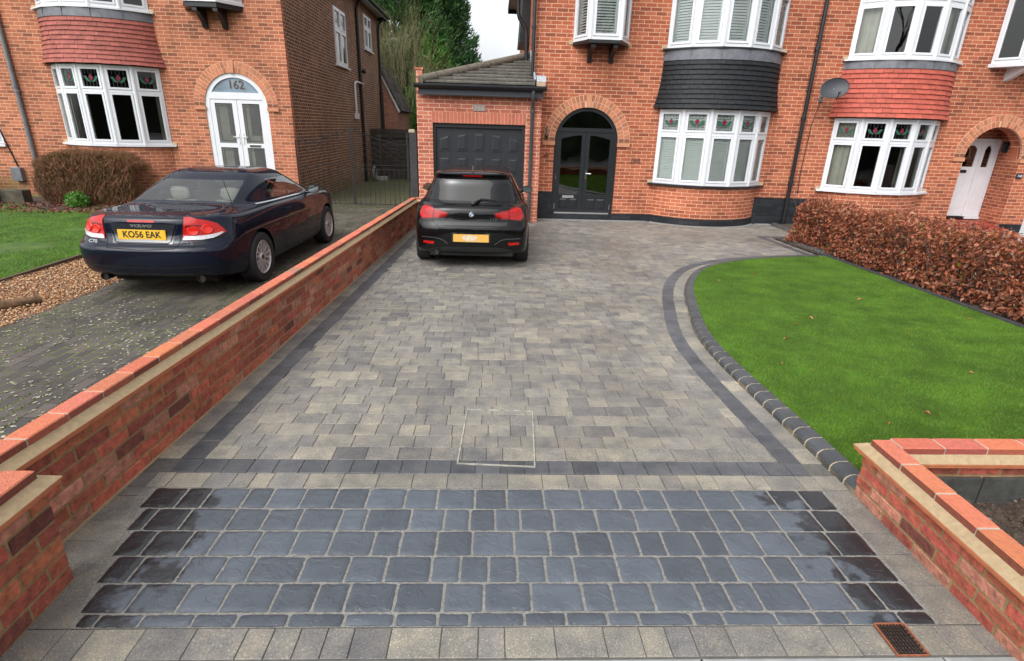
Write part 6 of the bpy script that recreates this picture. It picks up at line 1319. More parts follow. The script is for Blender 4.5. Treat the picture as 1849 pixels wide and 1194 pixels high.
def car_shell(levels, colmat, mats, sub=2, arches=None, topz=None):
    """levels: dicts yr,cr,yf,cf,w,zs(zr,zs,zf),ys(7 values),wt(taper list of 7)"""
    rings = []
    for lv in levels:
        w = lv['w']; yr, yf, cr, cf = lv['yr'], lv['yf'], lv['cr'], lv['cf']; pts = []
        wr = lv.get('wr', w*0.97); wf = lv.get('wf', w*0.95); zr, zm, zf = lv['z']
        for f in (0, .32, .6, .82, .96): pts.append((wr*f, yr+cr*f**4, zr))
        ys, wt = lv['ys'], lv.get('wt', [1]*7)
        for i, (y, k) in enumerate(zip(ys, wt)):
            t = lv['zt'][i] if 'zt' in lv else zm; pts.append((w*k, y, t))
        for f in (.96, .82, .6, .32, 0): pts.append((wf*f, yf-cf*f**3, zf+lv.get('zfc', 0)*(1-f)))
        rings.append(pts+[(-x, y, z) for x, y, z in pts[-2:0:-1]])
    n = len(rings[0]); nh = 17; V = [p for r in rings for p in r]; F = []; MI = []
    for j in range(len(rings)-1):
        for k in range(n):
            a, b = j*n+k, j*n+(k+1) % n; F.append((a, b, b+n, a+n)); kk = k if k < nh-1 else n-1-k; MI.append(colmat(j, kk))
    V.append((0, sum(p[1] for p in rings[0])/n, levels[0]['z'][1])); c0 = len(V)-1; V.append((0, (levels[-1]['yr']+levels[-1]['yf'])/2, topz)); c1 = len(V)-1
    for k in range(n): F.append((c0, (k+1) % n, k)); MI.append(0); a = (len(rings)-1)*n; F.append((a+k, a+(k+1) % n, c1)); MI.append(0)
    me = bpy.data.meshes.new('shell'); me.from_pydata(V, [], F)
    for m in mats: me.materials.append(m)
    me.polygons.foreach_set('material_index', MI); me.polygons.foreach_set('use_smooth', [True]*len(F)); o = bpy.data.objects.new('tmp', me); S.collection.objects.link(o)
    s = o.modifiers.new('s', 'SUBSURF'); s.levels = s.render_levels = sub; tmp = [o]
    if arches:
        for (y, z, r) in arches:
            cb = MB(); 
            for sx in (-1, 1):
                a, b = (0.58, 1.2) if sx > 0 else (-1.2, -0.58)
                N_ = 40; R0 = [(a, y+r*cos(2*pi*k/N_), z+r*sin(2*pi*k/N_)) for k in range(N_)]; R1 = [(b, p[1], p[2]) for p in R0]
                cb.face(R0[::-1]); cb.face(R1)
                for k in range(N_): cb.face([R0[k], R0[(k+1) % N_], R1[(k+1) % N_], R1[k]])
            co = obj('cut', cb, [mats[-1]], None, weld=1e-6); bo = o.modifiers.new('b', 'BOOLEAN'); bo.operation = 'DIFFERENCE'; bo.object = co; bo.solver = 'EXACT'
            try: bo.material_mode = 'TRANSFER'
            except Exception: pass
            tmp.append(co)
    bpy.context.view_layer.update(); dg = bpy.context.evaluated_depsgraph_get(); ev = bpy.data.meshes.new_from_object(o.evaluated_get(dg))
    for t in tmp: bpy.data.objects.remove(t)
    return ev
def split(ev, names, parent, mats):
    out = {}
    for i, nm in enumerate(names):
        bm = bmesh.new(); bm.from_mesh(ev); bmesh.ops.delete(bm, geom=[f for f in bm.faces if f.material_index != i], context='FACES')
        if not bm.faces: bm.free(); continue
        # separate loose islands for repeated glass parts
        isl = []
        if nm[1]:
            seen = set()
            for f in bm.faces:
                if f.index in seen: continue
                st = [f]; seen.add(f.index); g = []
                while st:
                    q = st.pop(); g.append(q.index)
                    for e in q.edges:
                        for r in e.link_faces:
                            if r.index not in seen: seen.add(r.index); st.append(r)
                isl.append(set(g))
        else: isl = [set(range(len(bm.faces)))]
        for g in isl:
            b2 = bm.copy(); b2.faces.ensure_lookup_table(); bmesh.ops.delete(b2, geom=[f for f in b2.faces if f.index not in g], context='FACES')
            for f in b2.faces: f.material_index = 0; f.smooth = True
            me = bpy.data.meshes.new(nm[0]); b2.to_mesh(me); b2.free(); me.materials.append(mats[i])
            try: me.set_sharp_from_angle(angle=radians(45))
            except Exception: pass
            o = bpy.data.objects.new(nm[0], me); S.collection.objects.link(o); o.parent = parent; out[nm[0]] = o
        bm.free()
    return out
class Surf:
    def __init__(s, ev, yc=1.0): bm = bmesh.new(); bm.from_mesh(ev); s.t = BVHTree.FromBMesh(bm); bm.free(); s.yc = yc
    def hit(s, u, v, mode):
        if mode == 'rear': a = atan2(u, s.yc); o = Vector((3*sin(a), s.yc-3*cos(a), v)); d = Vector((-sin(a), cos(a), 0))
        elif mode == 'R': o = Vector((3, u, v)); d = Vector((-1, 0, 0))
        elif mode == 'L': o = Vector((-3, u, v)); d = Vector((1, 0, 0))
        elif mode == 'top': o = Vector((u, v, 3)); d = Vector((0, 0, -1))
        h = s.t.ray_cast(o, d)
        if h[0] is None: return None, -d
        n = h[1]; n = n if n.dot(d) < 0 else -n; return h[0], n
    def patch(s, top, bot, nu, nv, mode, off=0.006, dep=0.012):
        def smp(P, t):
            L = [0]
            for a, b in zip(P, P[1:]): L.append(L[-1]+sqrt((b[0]-a[0])**2+(b[1]-a[1])**2))
            q = t*L[-1]
            for i in range(len(P)-1):
                if q <= L[i+1]+1e-9: k = (q-L[i])/max(1e-9, L[i+1]-L[i]); return (P[i][0]+(P[i+1][0]-P[i][0])*k, P[i][1]+(P[i+1][1]-P[i][1])*k)
            return P[-1]
        mb = MB(); G_ = []; K = []
        for i in range(nu+1):
            a, b = smp(top, i/nu), smp(bot, i/nu); row = []; rk = []
            for j in range(nv+1):
                t = j/nv; p, n = s.hit(b[0]+(a[0]-b[0])*t, b[1]+(a[1]-b[1])*t, mode)
                if p is None: p = G_[-1][j] if G_ else Vector((a[0], 0, a[1]))
                row.append(p+n*off); rk.append(p-n*dep)
            G_.append(row); K.append(rk)
        for i in range(nu):
            for j in range(nv): mb.face([G_[i][j], G_[i+1][j], G_[i+1][j+1], G_[i][j+1]])
        for i in range(nu):
            for j in (0, nv): mb.face([K[i][j], K[i+1][j], G_[i+1][j], G_[i][j]])
        for j in range(nv):
            for i in (0, nu): mb.face([K[i][j], G_[i][j], G_[i][j+1], K[i][j+1]])
        return mb
    def line(s, pts, w, mode, mb=None, off=0.0015, nsub=8):
        mb = mb or MB(); P = []
        for a, b in zip(pts, pts[1:]):
            for k in range(nsub): P.append((a[0]+(b[0]-a[0])*k/nsub, a[1]+(b[1]-a[1])*k/nsub))
        P.append(pts[-1]); R_ = []
        for i, p in enumerate(P):
            a, b = P[max(0, i-1)], P[min(len(P)-1, i+1)]; dx, dy = b[0]-a[0], b[1]-a[1]; l = sqrt(dx*dx+dy*dy) or 1; nx, ny = -dy/l*w/2, dx/l*w/2
            h0, n0 = s.hit(p[0]+nx, p[1]+ny, mode); h1, n1 = s.hit(p[0]-nx, p[1]-ny, mode)
            if h0 is None or h1 is None: continue
            R_.append((h0+n0*off, h1+n1*off))
        for (a, b), (c, d) in zip(R_, R_[1:]): mb.face([a, b, d, c])
        return mb
def wheel(parent, x, y, r, rw, spokes, side, wd=0.21, mat=None):
    w = thing('wheel', None, None); w.parent = parent; w.location = (x, y, r); 
    s = side; mb = MB(); h = wd/2
    mb.lathe([(rw, -h), (rw+.02, -h), (r-.02, -h), (r-.004, -h+.02), (r, -h*.6), (r, h*.6), (r-.004, h-.02), (r-.02, h), (rw+.02, h), (rw, h)], (0, 0, 0), 36, 'x'); obj('tyre', mb, [M_rubber], w, smooth=True, local=True)
    mb = MB(); mb.lathe([(rw, -h*.9), (rw, h*.9), (rw-.015, h*.98), (rw-.025, h*.9), (rw-.03, h*.3), (rw-.03, -h*.9)], (0, 0, 0), 36, 'x')
    f = s*h*.86
    for k in range(spokes):
        for dl in (-0.10, 0.10):
            a = 2*pi*k/spokes+dl; b = 2*pi*k/spokes+dl*2.2
            def Q(rr0, an, wv, xo): return [(xo, rr0*cos(an)-wv*sin(an), rr0*sin(an)+wv*cos(an)), (xo, rr0*cos(an)+wv*sin(an), rr0*sin(an)-wv*cos(an))]
            i0 = Q(0.045, a, 0.013, f*0.88); o0 = Q(rw-0.018, b, 0.02, f*1.0); i1 = Q(0.045, a, 0.014, f*0.5); o1 = Q(rw-0.018, b, 0.02, f*0.6)
            mb.face([i0[0], i0[1], o0[1], o0[0]]); mb.face([i0[0], o0[0], o1[0], i1[0]]); mb.face([i0[1], i1[1], o1[1], o0[1]])
    mb.lathe([(0.0, s*h*.86), (0.055, s*h*.84), (0.07, s*h*.6)], (0, 0, 0), 20, 'x'); obj('rim', mb, [M_alloy], w, local=True)
    mb = MB(); mb.lathe([(0.0, f*.25), (rw-.03, f*.25)], (0, 0, 0), 24, 'x'); obj('brake', mb, [M_arch], w, local=True)
    mb = MB(); mb.lathe([(0.0, f*1.03), (0.03, f*1.01), (0.032, f*.9)], (0, 0, 0), 14, 'x'); obj('hub_cap', mb, [M_trim], w, local=True)
    return w
def mirror(parent, sx, y, z, mat, x0, x1):
    mb = MB(); a, b = x0*sx, x1*sx; xm = (a+b)/2; n = 12
    prof = [(0.0, -.075), (.6, -.06), (.9, -.02), (1.0, .02), (.92, .06), (.0, .075)]
    P = lambda t, k, yy: (xm+(b-a)/2*cos(t)*k, yy, z+0.068*sin(t)*k)
    N_ = 16
    for (k0, y0), (k1, y1) in (((1.0, y-.04), (1.0, y+.02)), ((1.0, y+.02), (.8, y+.08)), ((.8, y+.08), (.0, y+.11))):
        for i in range(N_):
            t0, t1 = 2*pi*i/N_, 2*pi*(i+1)/N_; mb.face([P(t0, k0, y0), P(t1, k0, y0), P(t1, k1, y1), P(t0, k1, y1)])
    mb.tube([(x0*sx*0.93, y+.05, z-.05), (x0*sx*1.03, y+.02, z-.035)], 0.02, 6)
    o = obj('door_mirror', mb, [mat], parent, smooth=True, local=True); g = MB(); g.face([P(2*pi*i/N_, .93, y-.038) for i in range(N_)]); obj('mirror_glass', g, [plain('mirror_silver', (0.3, 0.33, 0.33), 0.05, 1.0)], o, local=True)
def place(t, x, y, rz, s):
    t.location = (x, y, gz(y)+0.0); t.rotation_euler = (radians(-0.8)*1, 0, rz); t.scale = (s, s, s)
def seat(mb, x, y, z0=0.30, zt=1.0, w=0.24):
    mb.hexa([(x-w, y+.48, z0), (x+w, y+.48, z0), (x+w, y-.05, z0), (x-w, y-.05, z0)][::-1], [(x-w, y+.48, z0+.2), (x+w, y+.48, z0+.2), (x+w, y-.05, z0+.2), (x-w, y-.05, z0+.2)][::-1])
    mb.hexa([(x-w, y, z0+.2), (x+w, y, z0+.2), (x+w, y-.14, z0+.2), (x-w, y-.14, z0+.2)][::-1], [(x-w*.8, y-.16, zt-.14), (x+w*.8, y-.16, zt-.14), (x+w*.8, y-.27, zt-.14), (x-w*.8, y-.27, zt-.14)][::-1])
    prof = [(.0, 0), (.09, .01), (.125, .05), (.125, .12), (.10, .16), (0, .17)]
    for (r0, h0), (r1, h1) in zip(prof, prof[1:]):
        for k in range(12):
            a, b = 2*pi*k/12, 2*pi*(k+1)/12; P = lambda r, h, t: (x+r*cos(t), y-.23+r*.45*sin(t), zt-.13+h)
            mb.face([P(r0, h0, a), P(r0, h0, b), P(r1, h1, b), P(r1, h1, a)])
# ---------------- black hatchback
YS = [0.42, 0.75, 1.25, 2.0, 2.75, 3.35, 3.85]
HB = thing('black_hatchback', 'black hatchback parked facing the garage with its back to the street', 'car')
P_blk = paint('black_car_paint', (0.003, 0.003, 0.0035), drops=0.10)
WT = [.985, 1, 1, 1, 1, .995, .97]
lv = [dict(yr=.16, cr=.12, yf=4.15, cf=.35, w=.80, z=(.19, .19, .2), ys=YS),
      dict(yr=.05, cr=.16, yf=4.27, cf=.4, w=.865, z=(.27, .22, .25), ys=YS, wt=WT),
      dict(yr=.015, cr=.18, yf=4.32, cf=.45, w=.878, z=(.40, .38, .40), ys=YS, wt=WT),
      dict(yr=.0, cr=.20, yf=4.33, cf=.45, w=.882, z=(.55, .55, .52), ys=YS, wt=WT),
      dict(yr=.015, cr=.21, yf=4.31, cf=.48, w=.884, z=(.655, .68, .62), ys=YS, wt=WT),
      dict(yr=.055, cr=.22, yf=4.28, cf=.50, w=.882, z=(.70, .78, .70), ys=YS, wt=WT),
      dict(yr=.065, cr=.24, yf=4.20, cf=.52, w=.87, z=(.83, .88, .78), ys=YS, wt=WT),
      dict(yr=.085, cr=.27, yf=4.05, cf=.50, w=.845, z=(.915, .93, .86), ys=YS, wt=[.975, .99, 1, 1, 1, .97, .92]),
      dict(yr=.17, cr=.30, yf=3.25, cf=.30, w=.80, z=(.95, .965, .96), ys=[.55, .80, 1.25, 1.75, 2.3, 2.75, 3.0], wt=[.95, .985, 1, 1, 1, .98, .95], wr=.74),
      dict(yr=.20, cr=.30, yf=3.20, cf=.30, w=.785, z=(.975, .985, .98), ys=[.58, .82, 1.26, 1.75, 2.3, 2.72, 2.98], wt=[.95, .985, 1, 1, 1, .98, .95], wr=.715),
      dict(yr=.34, cr=.24, yf=2.85, cf=.25, w=.705, z=(1.15, 1.155, 1.15), ys=[.68, .95, 1.35, 1.8, 2.2, 2.48, 2.66], wt=[.96, .99, 1, 1, 1, .98, .95], wr=.66),
      dict(yr=.47, cr=.16, yf=2.5, cf=.2, w=.625, z=(1.305, 1.31, 1.30), ys=[.78, 1.0, 1.4, 1.75, 2.05, 2.22, 2.36], wt=[.97, .99, 1, 1, 1, .98, .95], wr=.595),
      dict(yr=.36, cr=.10, yf=2.42, cf=.2, w=.60, z=(1.365, 1.365, 1.345), ys=[.60, .95, 1.4, 1.75, 2.02, 2.18, 2.3], wt=[.97, .99, 1, 1, 1, .98, .95], wr=.57),
      dict(yr=.40, cr=.08, yf=2.36, cf=.18, w=.55, z=(1.39, 1.392, 1.365), ys=[.65, .97, 1.4, 1.73, 1.98, 2.13, 2.25], wt=[.97, .99, 1, 1, 1, .98, .95], wr=.52),
      dict(yr=.60, cr=.05, yf=2.2, cf=.12, w=.40, z=(1.412, 1.418, 1.39), ys=[.80, 1.05, 1.4, 1.68, 1.88, 2.0, 2.1]),
      dict(yr=.9, cr=.03, yf=1.95, cf=.08, w=.2, z=(1.423, 1.428, 1.41), ys=[1.0, 1.15, 1.4, 1.6, 1.75, 1.82, 1.88])]
def cm(j, k):
    if j in (9, 10):
        if k <= 3: return 1
        if 5 <= k <= 9: return 2
        if k >= 12: return 3
    if j < 2 and (k <= 3 or k >= 12): return 0
    return 0
mats = [P_blk, M_cglass, M_cglass, M_cglass, M_arch]
ev = car_shell(lv, cm, mats, 2, [(.78, .33, .365), (3.47, .33, .365)], 1.43)
pt = split(ev, [('body', 0), ('rear_window', 0), ('side_window', 1), ('windscreen', 0), ('wheel_arch', 0)], HB, mats); SF = Surf(ev, 1.0)
def lp(name, mb, mat, parent=HB): return obj(name, mb, [mat], parent, local=True, smooth=True)
sym = lambda P, s: [(x*s, z) for x, z in P]
for s in (-1, 1):
    T = sym([(.37, .845), (.50, .87), (.64, .885), (.72, .91), (.86, .925), (.99, .915)], s); Bt = sym([(.38, .79), (.45, .76), (.62, .75), (.75, .735), (.9, .725), (1.02, .775)], s)
    t_ = lp('tail_lamp', SF.patch(T, Bt, 22, 6, 'rear', .010), M_lampred2)
    T1 = sym([(.40, .835), (.50, .855), (.615, .865)], s); B1_ = sym([(.40, .81), (.46, .782), (.615, .77)], s); lp('lamp_lens', SF.patch(T1, B1_, 10, 4, 'rear', .014), M_lampred, t_)
    T1 = sym([(.645, .875), (.74, .895), (.86, .907), (.97, .898)], s); B1_ = sym([(.645, .762), (.75, .752), (.88, .745), (.99, .785)], s); lp('lamp_lens', SF.patch(T1, B1_, 12, 5, 'rear', .014), M_lampred, t_)
    for zz in (.79, .815, .84):
        mbk = SF.line([(s*.42, zz), (s*.6, zz+.006)], .006, 'rear', off=.0155); mbk = SF.line([(s*.66, zz+.01), (s*.8, zz+.012), (s*.93, zz+.03)], .006, 'rear', mbk, off=.0155); lp('lamp_bar', mbk, M_lampred2, t_)
    lp('reflector', SF.patch(sym([(.58, .415), (.80, .42)], s), sym([(.60, .375), (.82, .385)], s), 8, 2, 'rear', .006), M_lampred)
    mbk = SF.line(sym([(.36, .39), (.45, .455), (.55, .475), (.84, .475)], s), .012, 'rear', off=.004); lp('bumper_crease', mbk, plain('crease_highlight', (0.05, 0.05, 0.055), 0.15, coat=1.0))
lp('diffuser', SF.patch([(-.70, .30), (-.4, .345), (.4, .345), (.70, .30)], [(-.62, .22), (.62, .22)], 20, 3, 'rear', .004), M_trim)
lp('tailgate_handle', SF.patch([(-.60, .715), (.60, .715)], [(-.56, .665), (.56, .665)], 20, 3, 'rear', .002), M_trim)
mbk = SF.line([(-.66, .80), (-.63, .70), (-.55, .655), (.55, .655), (.63, .70), (.66, .80)], .007, 'rear'); mbk = SF.line([(-.70, .96), (-.72, .985)], .006, 'rear', mbk)
mbk = SF.line([(-.85, .70), (-.63, .71)], .005, 'rear', mbk); mbk = SF.line([(.63, .71), (.85, .70)], .005, 'rear', mbk); mbk = SF.line([(-.69, .895), (-.3, .905), (.3, .905), (.69, .895)], .006, 'rear', mbk)
for s, md in ((1, 'R'), (-1, 'L')):
    for pts in ([(1.62, .30), (1.66, .6), (1.62, .98)], [(2.62, .28), (2.68, .6), (2.66, .96)], [(1.62, .27), (2.62, .27)], [(.62, .70), (.75, .9), (.9, .985)]): mbk = SF.line(pts, .007, md, mbk)
lp('shut_line', mbk, M_arch)
lp('brake_light', SF.patch([(-.24, 1.352), (.24, 1.352)], [(-.24, 1.335), (.24, 1.335)], 10, 1, 'rear', .006), M_lampred)
y0 = SF.hit(0, .5, 'rear')[0].y; mb = MB(); mb.hexa([(-.285, y0-.004, .425), (.285, y0-.004, .425), (.285, y0+.02, .425), (-.285, y0+.02, .425)], [(-.285, y0+.002, .56), (.285, y0+.002, .56), (.285, y0+.03, .56), (-.285, y0+.03, .56)]); pb = obj('plate_recess', mb, [M_trim], HB, local=True)
mb = MB(); mb.box(-.262, .262, y0-.016, y0-.006, .427, .540); npl = obj('number_plate', mb, [plain('faded_yellow_plate', (0.66, 0.37, 0.075), 0.45, var=0.05)], HB, local=True)
mb = MB(); mb.face([(-.02+.10*cos(t)*1.15, y0-.0175, .49+.04*sin(t)) for t in np.linspace(0, 2*pi, 20, endpoint=False)]); mb.face([(-.10+.03*k, y0-.018, z) for k, z in ((0, .440), (7, .440), (7, .452), (4, .447), (1, .455))]); obj('smudge', mb, [plain('pale_smudge', (0.62, 0.5, 0.36), 0.6, var=0.2, nscale=20)], npl, local=True)
h, n_ = SF.hit(0.0, .825, 'rear'); mb = MB(); yb = h.y-.008
mb.lathe([(0, -.004), (.026, -.004)], (0, yb, h.z), 24, 'y', m=1); mb.lathe([(.026, -.004), (.040, -.002), (.043, .006)], (0, yb, h.z), 24, 'y', m=0)
for q in (0, 2):
    a0 = pi/2*q; mb.face([(0, yb-.0055, h.z)]+[(.025*cos(a0+pi/2*k/6), yb-.0055, h.z+.025*sin(a0+pi/2*k/6)) for k in range(7)], m=2)
obj('badge', mb, [M_chrome, M_white, plain('badge_blue', (0.03, 0.12, 0.32), 0.3)], HB, local=True)
h, n_ = SF.hit(0.36, .755, 'rear'); text('118i', .066, HB, M_chrome, (h.x, h.y-.014, .757), (radians(84), 0, radians(2)), .002, 'model_lettering', 1.15, True, .001)
h1, n_ = SF.hit(0.02, .975, 'rear'); mb = MB(); mb.tube([h1+Vector((0, -.02, .0)), h1+Vector((0, -.045, .01))], .022, 8); mb.tube([h1+Vector((0, -.04, .0)), SF.hit(.18, 1.03, 'rear')[0]+Vector((0, -.03, 0)), SF.hit(.46, 1.02, 'rear')[0]+Vector((0, -.02, 0))], [.014, .012, .005], 6); mb.tube([SF.hit(.1, 1.0, 'rear')[0]+Vector((0, -.012, 0)), SF.hit(.50, 1.01, 'rear')[0]+Vector((0, -.012, 0))], .006, 5); obj('wiper', mb, [M_trim], HB, local=True)
h, n_ = SF.hit(0, .62, 'top'); mb = MB(); mb.prism([(.50, h.z-.01), (.68, h.z+.004), (.66, h.z+.012), (.55, h.z+.075), (.52, h.z+.07)], -.012, .012, 'x'); obj('aerial_fin', mb, [M_trim], HB, local=True)
mb = MB(); mb.lathe([(.0, .02), (.03, .02), (.034, -.0), (.038, -.0), (.038, .1)], (-.52, .05, .255), 16, 'y'); obj('exhaust', mb, [plain('dull_exhaust', (0.1, 0.1, 0.1), 0.3, 0.9)], HB, local=True)
for sx in (-1, 1):
    for wy in (.78, 3.47): wheel(HB, sx*.775, wy, .318, .225, 5, sx, .215)
    mirror(HB, sx, 2.55, .985, P_blk, .84, 1.03)
mb = MB(); mb.box(-.6, .6, .3, 3.9, .15, .22); mb.tube([(-.75, .78, .3), (.75, .78, .3)], .04, 8); mb.box(-.62, .62, .12, .3, .2, .3); obj('underbody', mb, [M_arch], HB, local=True)
mb = MB()
for x in (-.36, .36): seat(mb, x, 1.95, .3, 1.12)
for x in (-.4, 0, .4): seat(mb, x, 1.1, .35, 1.02, .2)
obj('seats', mb, [M_trim], HB, local=True)
place(HB, -.295, 7.50, radians(-.6), .925)
# ---------------- dark blue coupe
CP = thing('dark_blue_coupe', 'dark blue hard top coupe with yellow rear plate parked on the old paved drive', 'car')
P_blu = paint('navy_car_paint', (0.002, 0.0045, 0.014), metal=0.0, drops=0)
YS = [0.52, 0.95, 1.4, 2.1, 2.9, 3.6, 4.1]
WT = [.975, 1, 1, 1, 1, .99, .96]
lv = [dict(yr=.20, cr=.15, yf=4.40, cf=.40, w=.80, z=(.22, .19, .2), ys=YS),
      dict(yr=.09, cr=.20, yf=4.50, cf=.45, w=.88, z=(.29, .22, .25), ys=YS, wt=WT),
      dict(yr=.03, cr=.24, yf=4.56, cf=.5, w=.902, z=(.40, .37, .40), ys=YS, wt=WT),
      dict(yr=.0, cr=.26, yf=4.58, cf=.5, w=.91, z=(.55, .54, .52), ys=YS, wt=WT),
      dict(yr=.01, cr=.27, yf=4.56, cf=.52, w=.912, z=(.625, .68, .62), ys=YS, wt=WT),
      dict(yr=.10, cr=.28, yf=4.52, cf=.54, w=.905, z=(.655, .76, .68), ys=YS, wt=WT),
      dict(yr=.12, cr=.30, yf=4.46, cf=.56, w=.89, z=(.80, .85, .74), ys=YS, wt=WT, wr=.84),
      dict(yr=.12, cr=.33, yf=4.36, cf=.55, w=.865, z=(.93, .915, .82), ys=YS, wt=[.96, .98, 1, 1, 1, .97, .93], wr=.80),
      dict(yr=.17, cr=.32, yf=4.2, cf=.5, w=.835, z=(.962, .945, .87), ys=YS, wt=[.93, .97, 1, 1, 1, .96, .90], wr=.76),
      dict(yr=.88, cr=-.10, yf=3.55, cf=.35, w=.80, z=(.995, .965, .965), ys=[.98, 1.2, 1.6, 2.1, 2.6, 3.0, 3.25], wt=[.87, .94, 1, 1, 1, .98, .95], wr=.66),
      dict(yr=.98, cr=-.08, yf=3.48, cf=.35, w=.785, z=(1.01, .985, .98), ys=[1.05, 1.28, 1.65, 2.1, 2.6, 2.98, 3.2], wt=[.86, .93, .99, 1, 1, .98, .95], wr=.64),
      dict(yr=1.24, cr=.03, yf=3.05, cf=.3, w=.715, z=(1.165, 1.15, 1.16), ys=[1.34, 1.49, 1.78, 2.1, 2.45, 2.70, 2.86], wt=[.87, .945, .99, 1, 1, .98, .95], wr=.61),
      dict(yr=1.46, cr=.10, yf=2.76, cf=.24, w=.64, z=(1.265, 1.262, 1.27), ys=[1.59, 1.71, 1.90, 2.12, 2.36, 2.52, 2.62], wt=[.90, .955, .99, 1, 1, .98, .95], wr=.56),
      dict(yr=1.56, cr=.12, yf=2.70, cf=.2, w=.605, z=(1.32, 1.308, 1.315), ys=[1.67, 1.77, 1.94, 2.12, 2.32, 2.46, 2.55], wt=[.90, .955, .99, 1, 1, .98, .95], wr=.525),
      dict(yr=1.67, cr=.12, yf=2.62, cf=.15, w=.52, z=(1.362, 1.354, 1.355), ys=[1.77, 1.86, 1.99, 2.13, 2.28, 2.4, 2.48], wr=.44),
      dict(yr=1.88, cr=.06, yf=2.48, cf=.1, w=.32, z=(1.392, 1.39, 1.386), ys=[1.94, 1.99, 2.07, 2.15, 2.24, 2.30, 2.36], wr=.26)]
def cm2(j, k):
    if j in (10, 11):
        if k <= 3: return 1
        if 7 <= k <= 9: return 2
        if k >= 12: return 3
    return 0
mats = [P_blu, M_cglass2, M_cglass2, M_cglass2, M_arch]
ev = car_shell(lv, cm2, mats, 2, [(1.0, .33, .37), (3.64, .33, .37)], 1.395)
split(ev, [('body', 0), ('rear_window', 0), ('side_window', 1), ('windscreen', 0), ('wheel_arch', 0)], CP, mats); SF = Surf(ev, 1.0)
lc = lambda n, mb, m, p=CP: obj(n, mb, [m], p, local=True, smooth=True)
for s in (-1, 1):
    T = sym([(.545, .945), (.62, .945), (.74, .925), (.90, .905), (1.08, .87), (1.22, .80)], s); Bt = sym([(.49, .70), (.60, .695), (.75, .70), (.92, .715), (1.08, .735), (1.25, .77)], s)
    t_ = lc('tail_lamp', SF.patch(T, Bt, 26, 6, 'rear', .010), M_lampred)
    lc('clear_strip', SF.patch(sym([(.52, .745), (.75, .745), (.95, .755), (1.14, .775)], s), sym([(.49, .698), (.75, .70), (.95, .715), (1.18, .765)], s), 20, 2, 'rear', .0135), M_lampclear, t_)
    lc('lamp_shade', SF.patch(sym([(.55, .862), (.68, .868), (.78, .86), (.95, .85)], s), sym([(.545, .84), (.68, .855), (.78, .84), (.95, .835)], s), 16, 1, 'rear', .0145), M_lampred2, t_)
    for cx0, cz0, rr0 in ((.645, .80, .052), (.86, .812, .056)):
        mb = MB(); c_, nn = SF.hit(s*cx0, cz0, 'rear'); t1 = Vector((0, 0, 1)); t1 = (t1-nn*t1.dot(nn)).normalized(); t2 = nn.cross(t1); R_ = lambda r, h, a: tuple(c_+nn*(.010+h)+t1*(r*cos(a))+t2*(r*1.15*sin(a)))
        for (r0, h0), (r1, h1) in (((rr0, 0), (rr0*.85, .012)), ((rr0*.85, .012), (rr0*.5, .006)), ((rr0*.5, .006), (.0, .012))):
            for k in range(20): mb.face([R_(r0, h0, 2*pi*k/20), R_(r0, h0, 2*pi*(k+1)/20), R_(r1, h1, 2*pi*(k+1)/20), R_(r1, h1, 2*pi*k/20)])
        lc('round_lens', mb, plain('bright_red_lens', (0.62, 0.018, 0.008), 0.15, coat=0.5, spec=0.3), t_)
mbk = MB()
for s in (-1, 1):
    mbk = SF.line([(s*.535, .94), (s*.50, .80), (s*.44, .66), (s*.38, .615), (0, .60)], .007, 'rear', mbk); mbk = SF.line([(s*1.24, .745), (s*.75, .672), (s*.46, .665)], .007, 'rear', mbk)
lipm = SF.line([(-.80, .405), (0, .385), (.80, .405)], .012, 'rear')
for s, md in ((1, 'R'), (-1, 'L')):
    for pts in ([(1.78, .30), (1.72, .6), (1.70, .93)], [(3.05, .28), (3.12, .6), (3.08, .93)], [(1.78, .27), (3.05, .27)], [(1.30, .962), (1.15, 1.0)], [(.55, .66), (.66, .74)]): mbk = SF.line(pts, .007, md, mbk)
    tb = SF.line([(1.28, .975), (2.2, .972), (3.05, .962)], .012, md, off=.004); lc('window_trim', tb, M_chrome)
    lc('side_crease', SF.line([(1.5, .405), (2.3, .385), (3.2, .375)], .006, md, off=.001), M_arch)
    mb = MB(); h, n_ = SF.hit(1.93, .845, md); mb.tube([h+Vector((s*.028, -.09, 0)), h+Vector((s*.03, .09, .0))], .012, 8); mb.tube([h+Vector((0, .08, 0)), h+Vector((s*.03, .08, 0))], .01, 6); mb.tube([h+Vector((0, -.08, 0)), h+Vector((s*.03, -.08, 0))], .01, 6); lc('door_handle', mb, P_blu)
lc('shut_line', mbk, M_arch); lc('bumper_lip', lipm, M_arch)
lc('valance', SF.patch([(-.80, .315), (0, .30), (.80, .315)], [(-.74, .225), (0, .235), (.74, .225)], 20, 3, 'rear', .003), M_trim)
lc('boot_recess', SF.patch([(-.45, .875), (.45, .875)], [(-.36, .66), (.36, .66)], 16, 6, 'rear', .002), plain('recess_shade', (0.006, 0.007, 0.012), 0.3, coat=1.0))
mbk = SF.line([(-.43, .87), (-.34, .68), (-.30, .665), (.30, .665), (.34, .68), (.43, .87)], .014, 'rear', off=.006); lc('recess_edge', mbk, P_blu)
h, n_ = SF.hit(0, .78, 'rear'); y0 = h.y-.004; mb = MB(); mb.box(-.262, .262, y0-.012, y0, .70, .812)
npl = obj('number_plate', mb, [M_plate], CP, local=True); text('KO56 EAK', .102, npl, M_ink, (0, y0-.0135, .756), (pi/2, 0, 0), .0005, 'plate_lettering', .90, True, .0018)
h, n_ = SF.hit(0, .865, 'rear'); text('VOLVO', .042, CP, M_chrome, (0, h.y-.007, .852), (radians(90), 0, 0), .002, 'boot_lettering', 1.7, True, .0012)
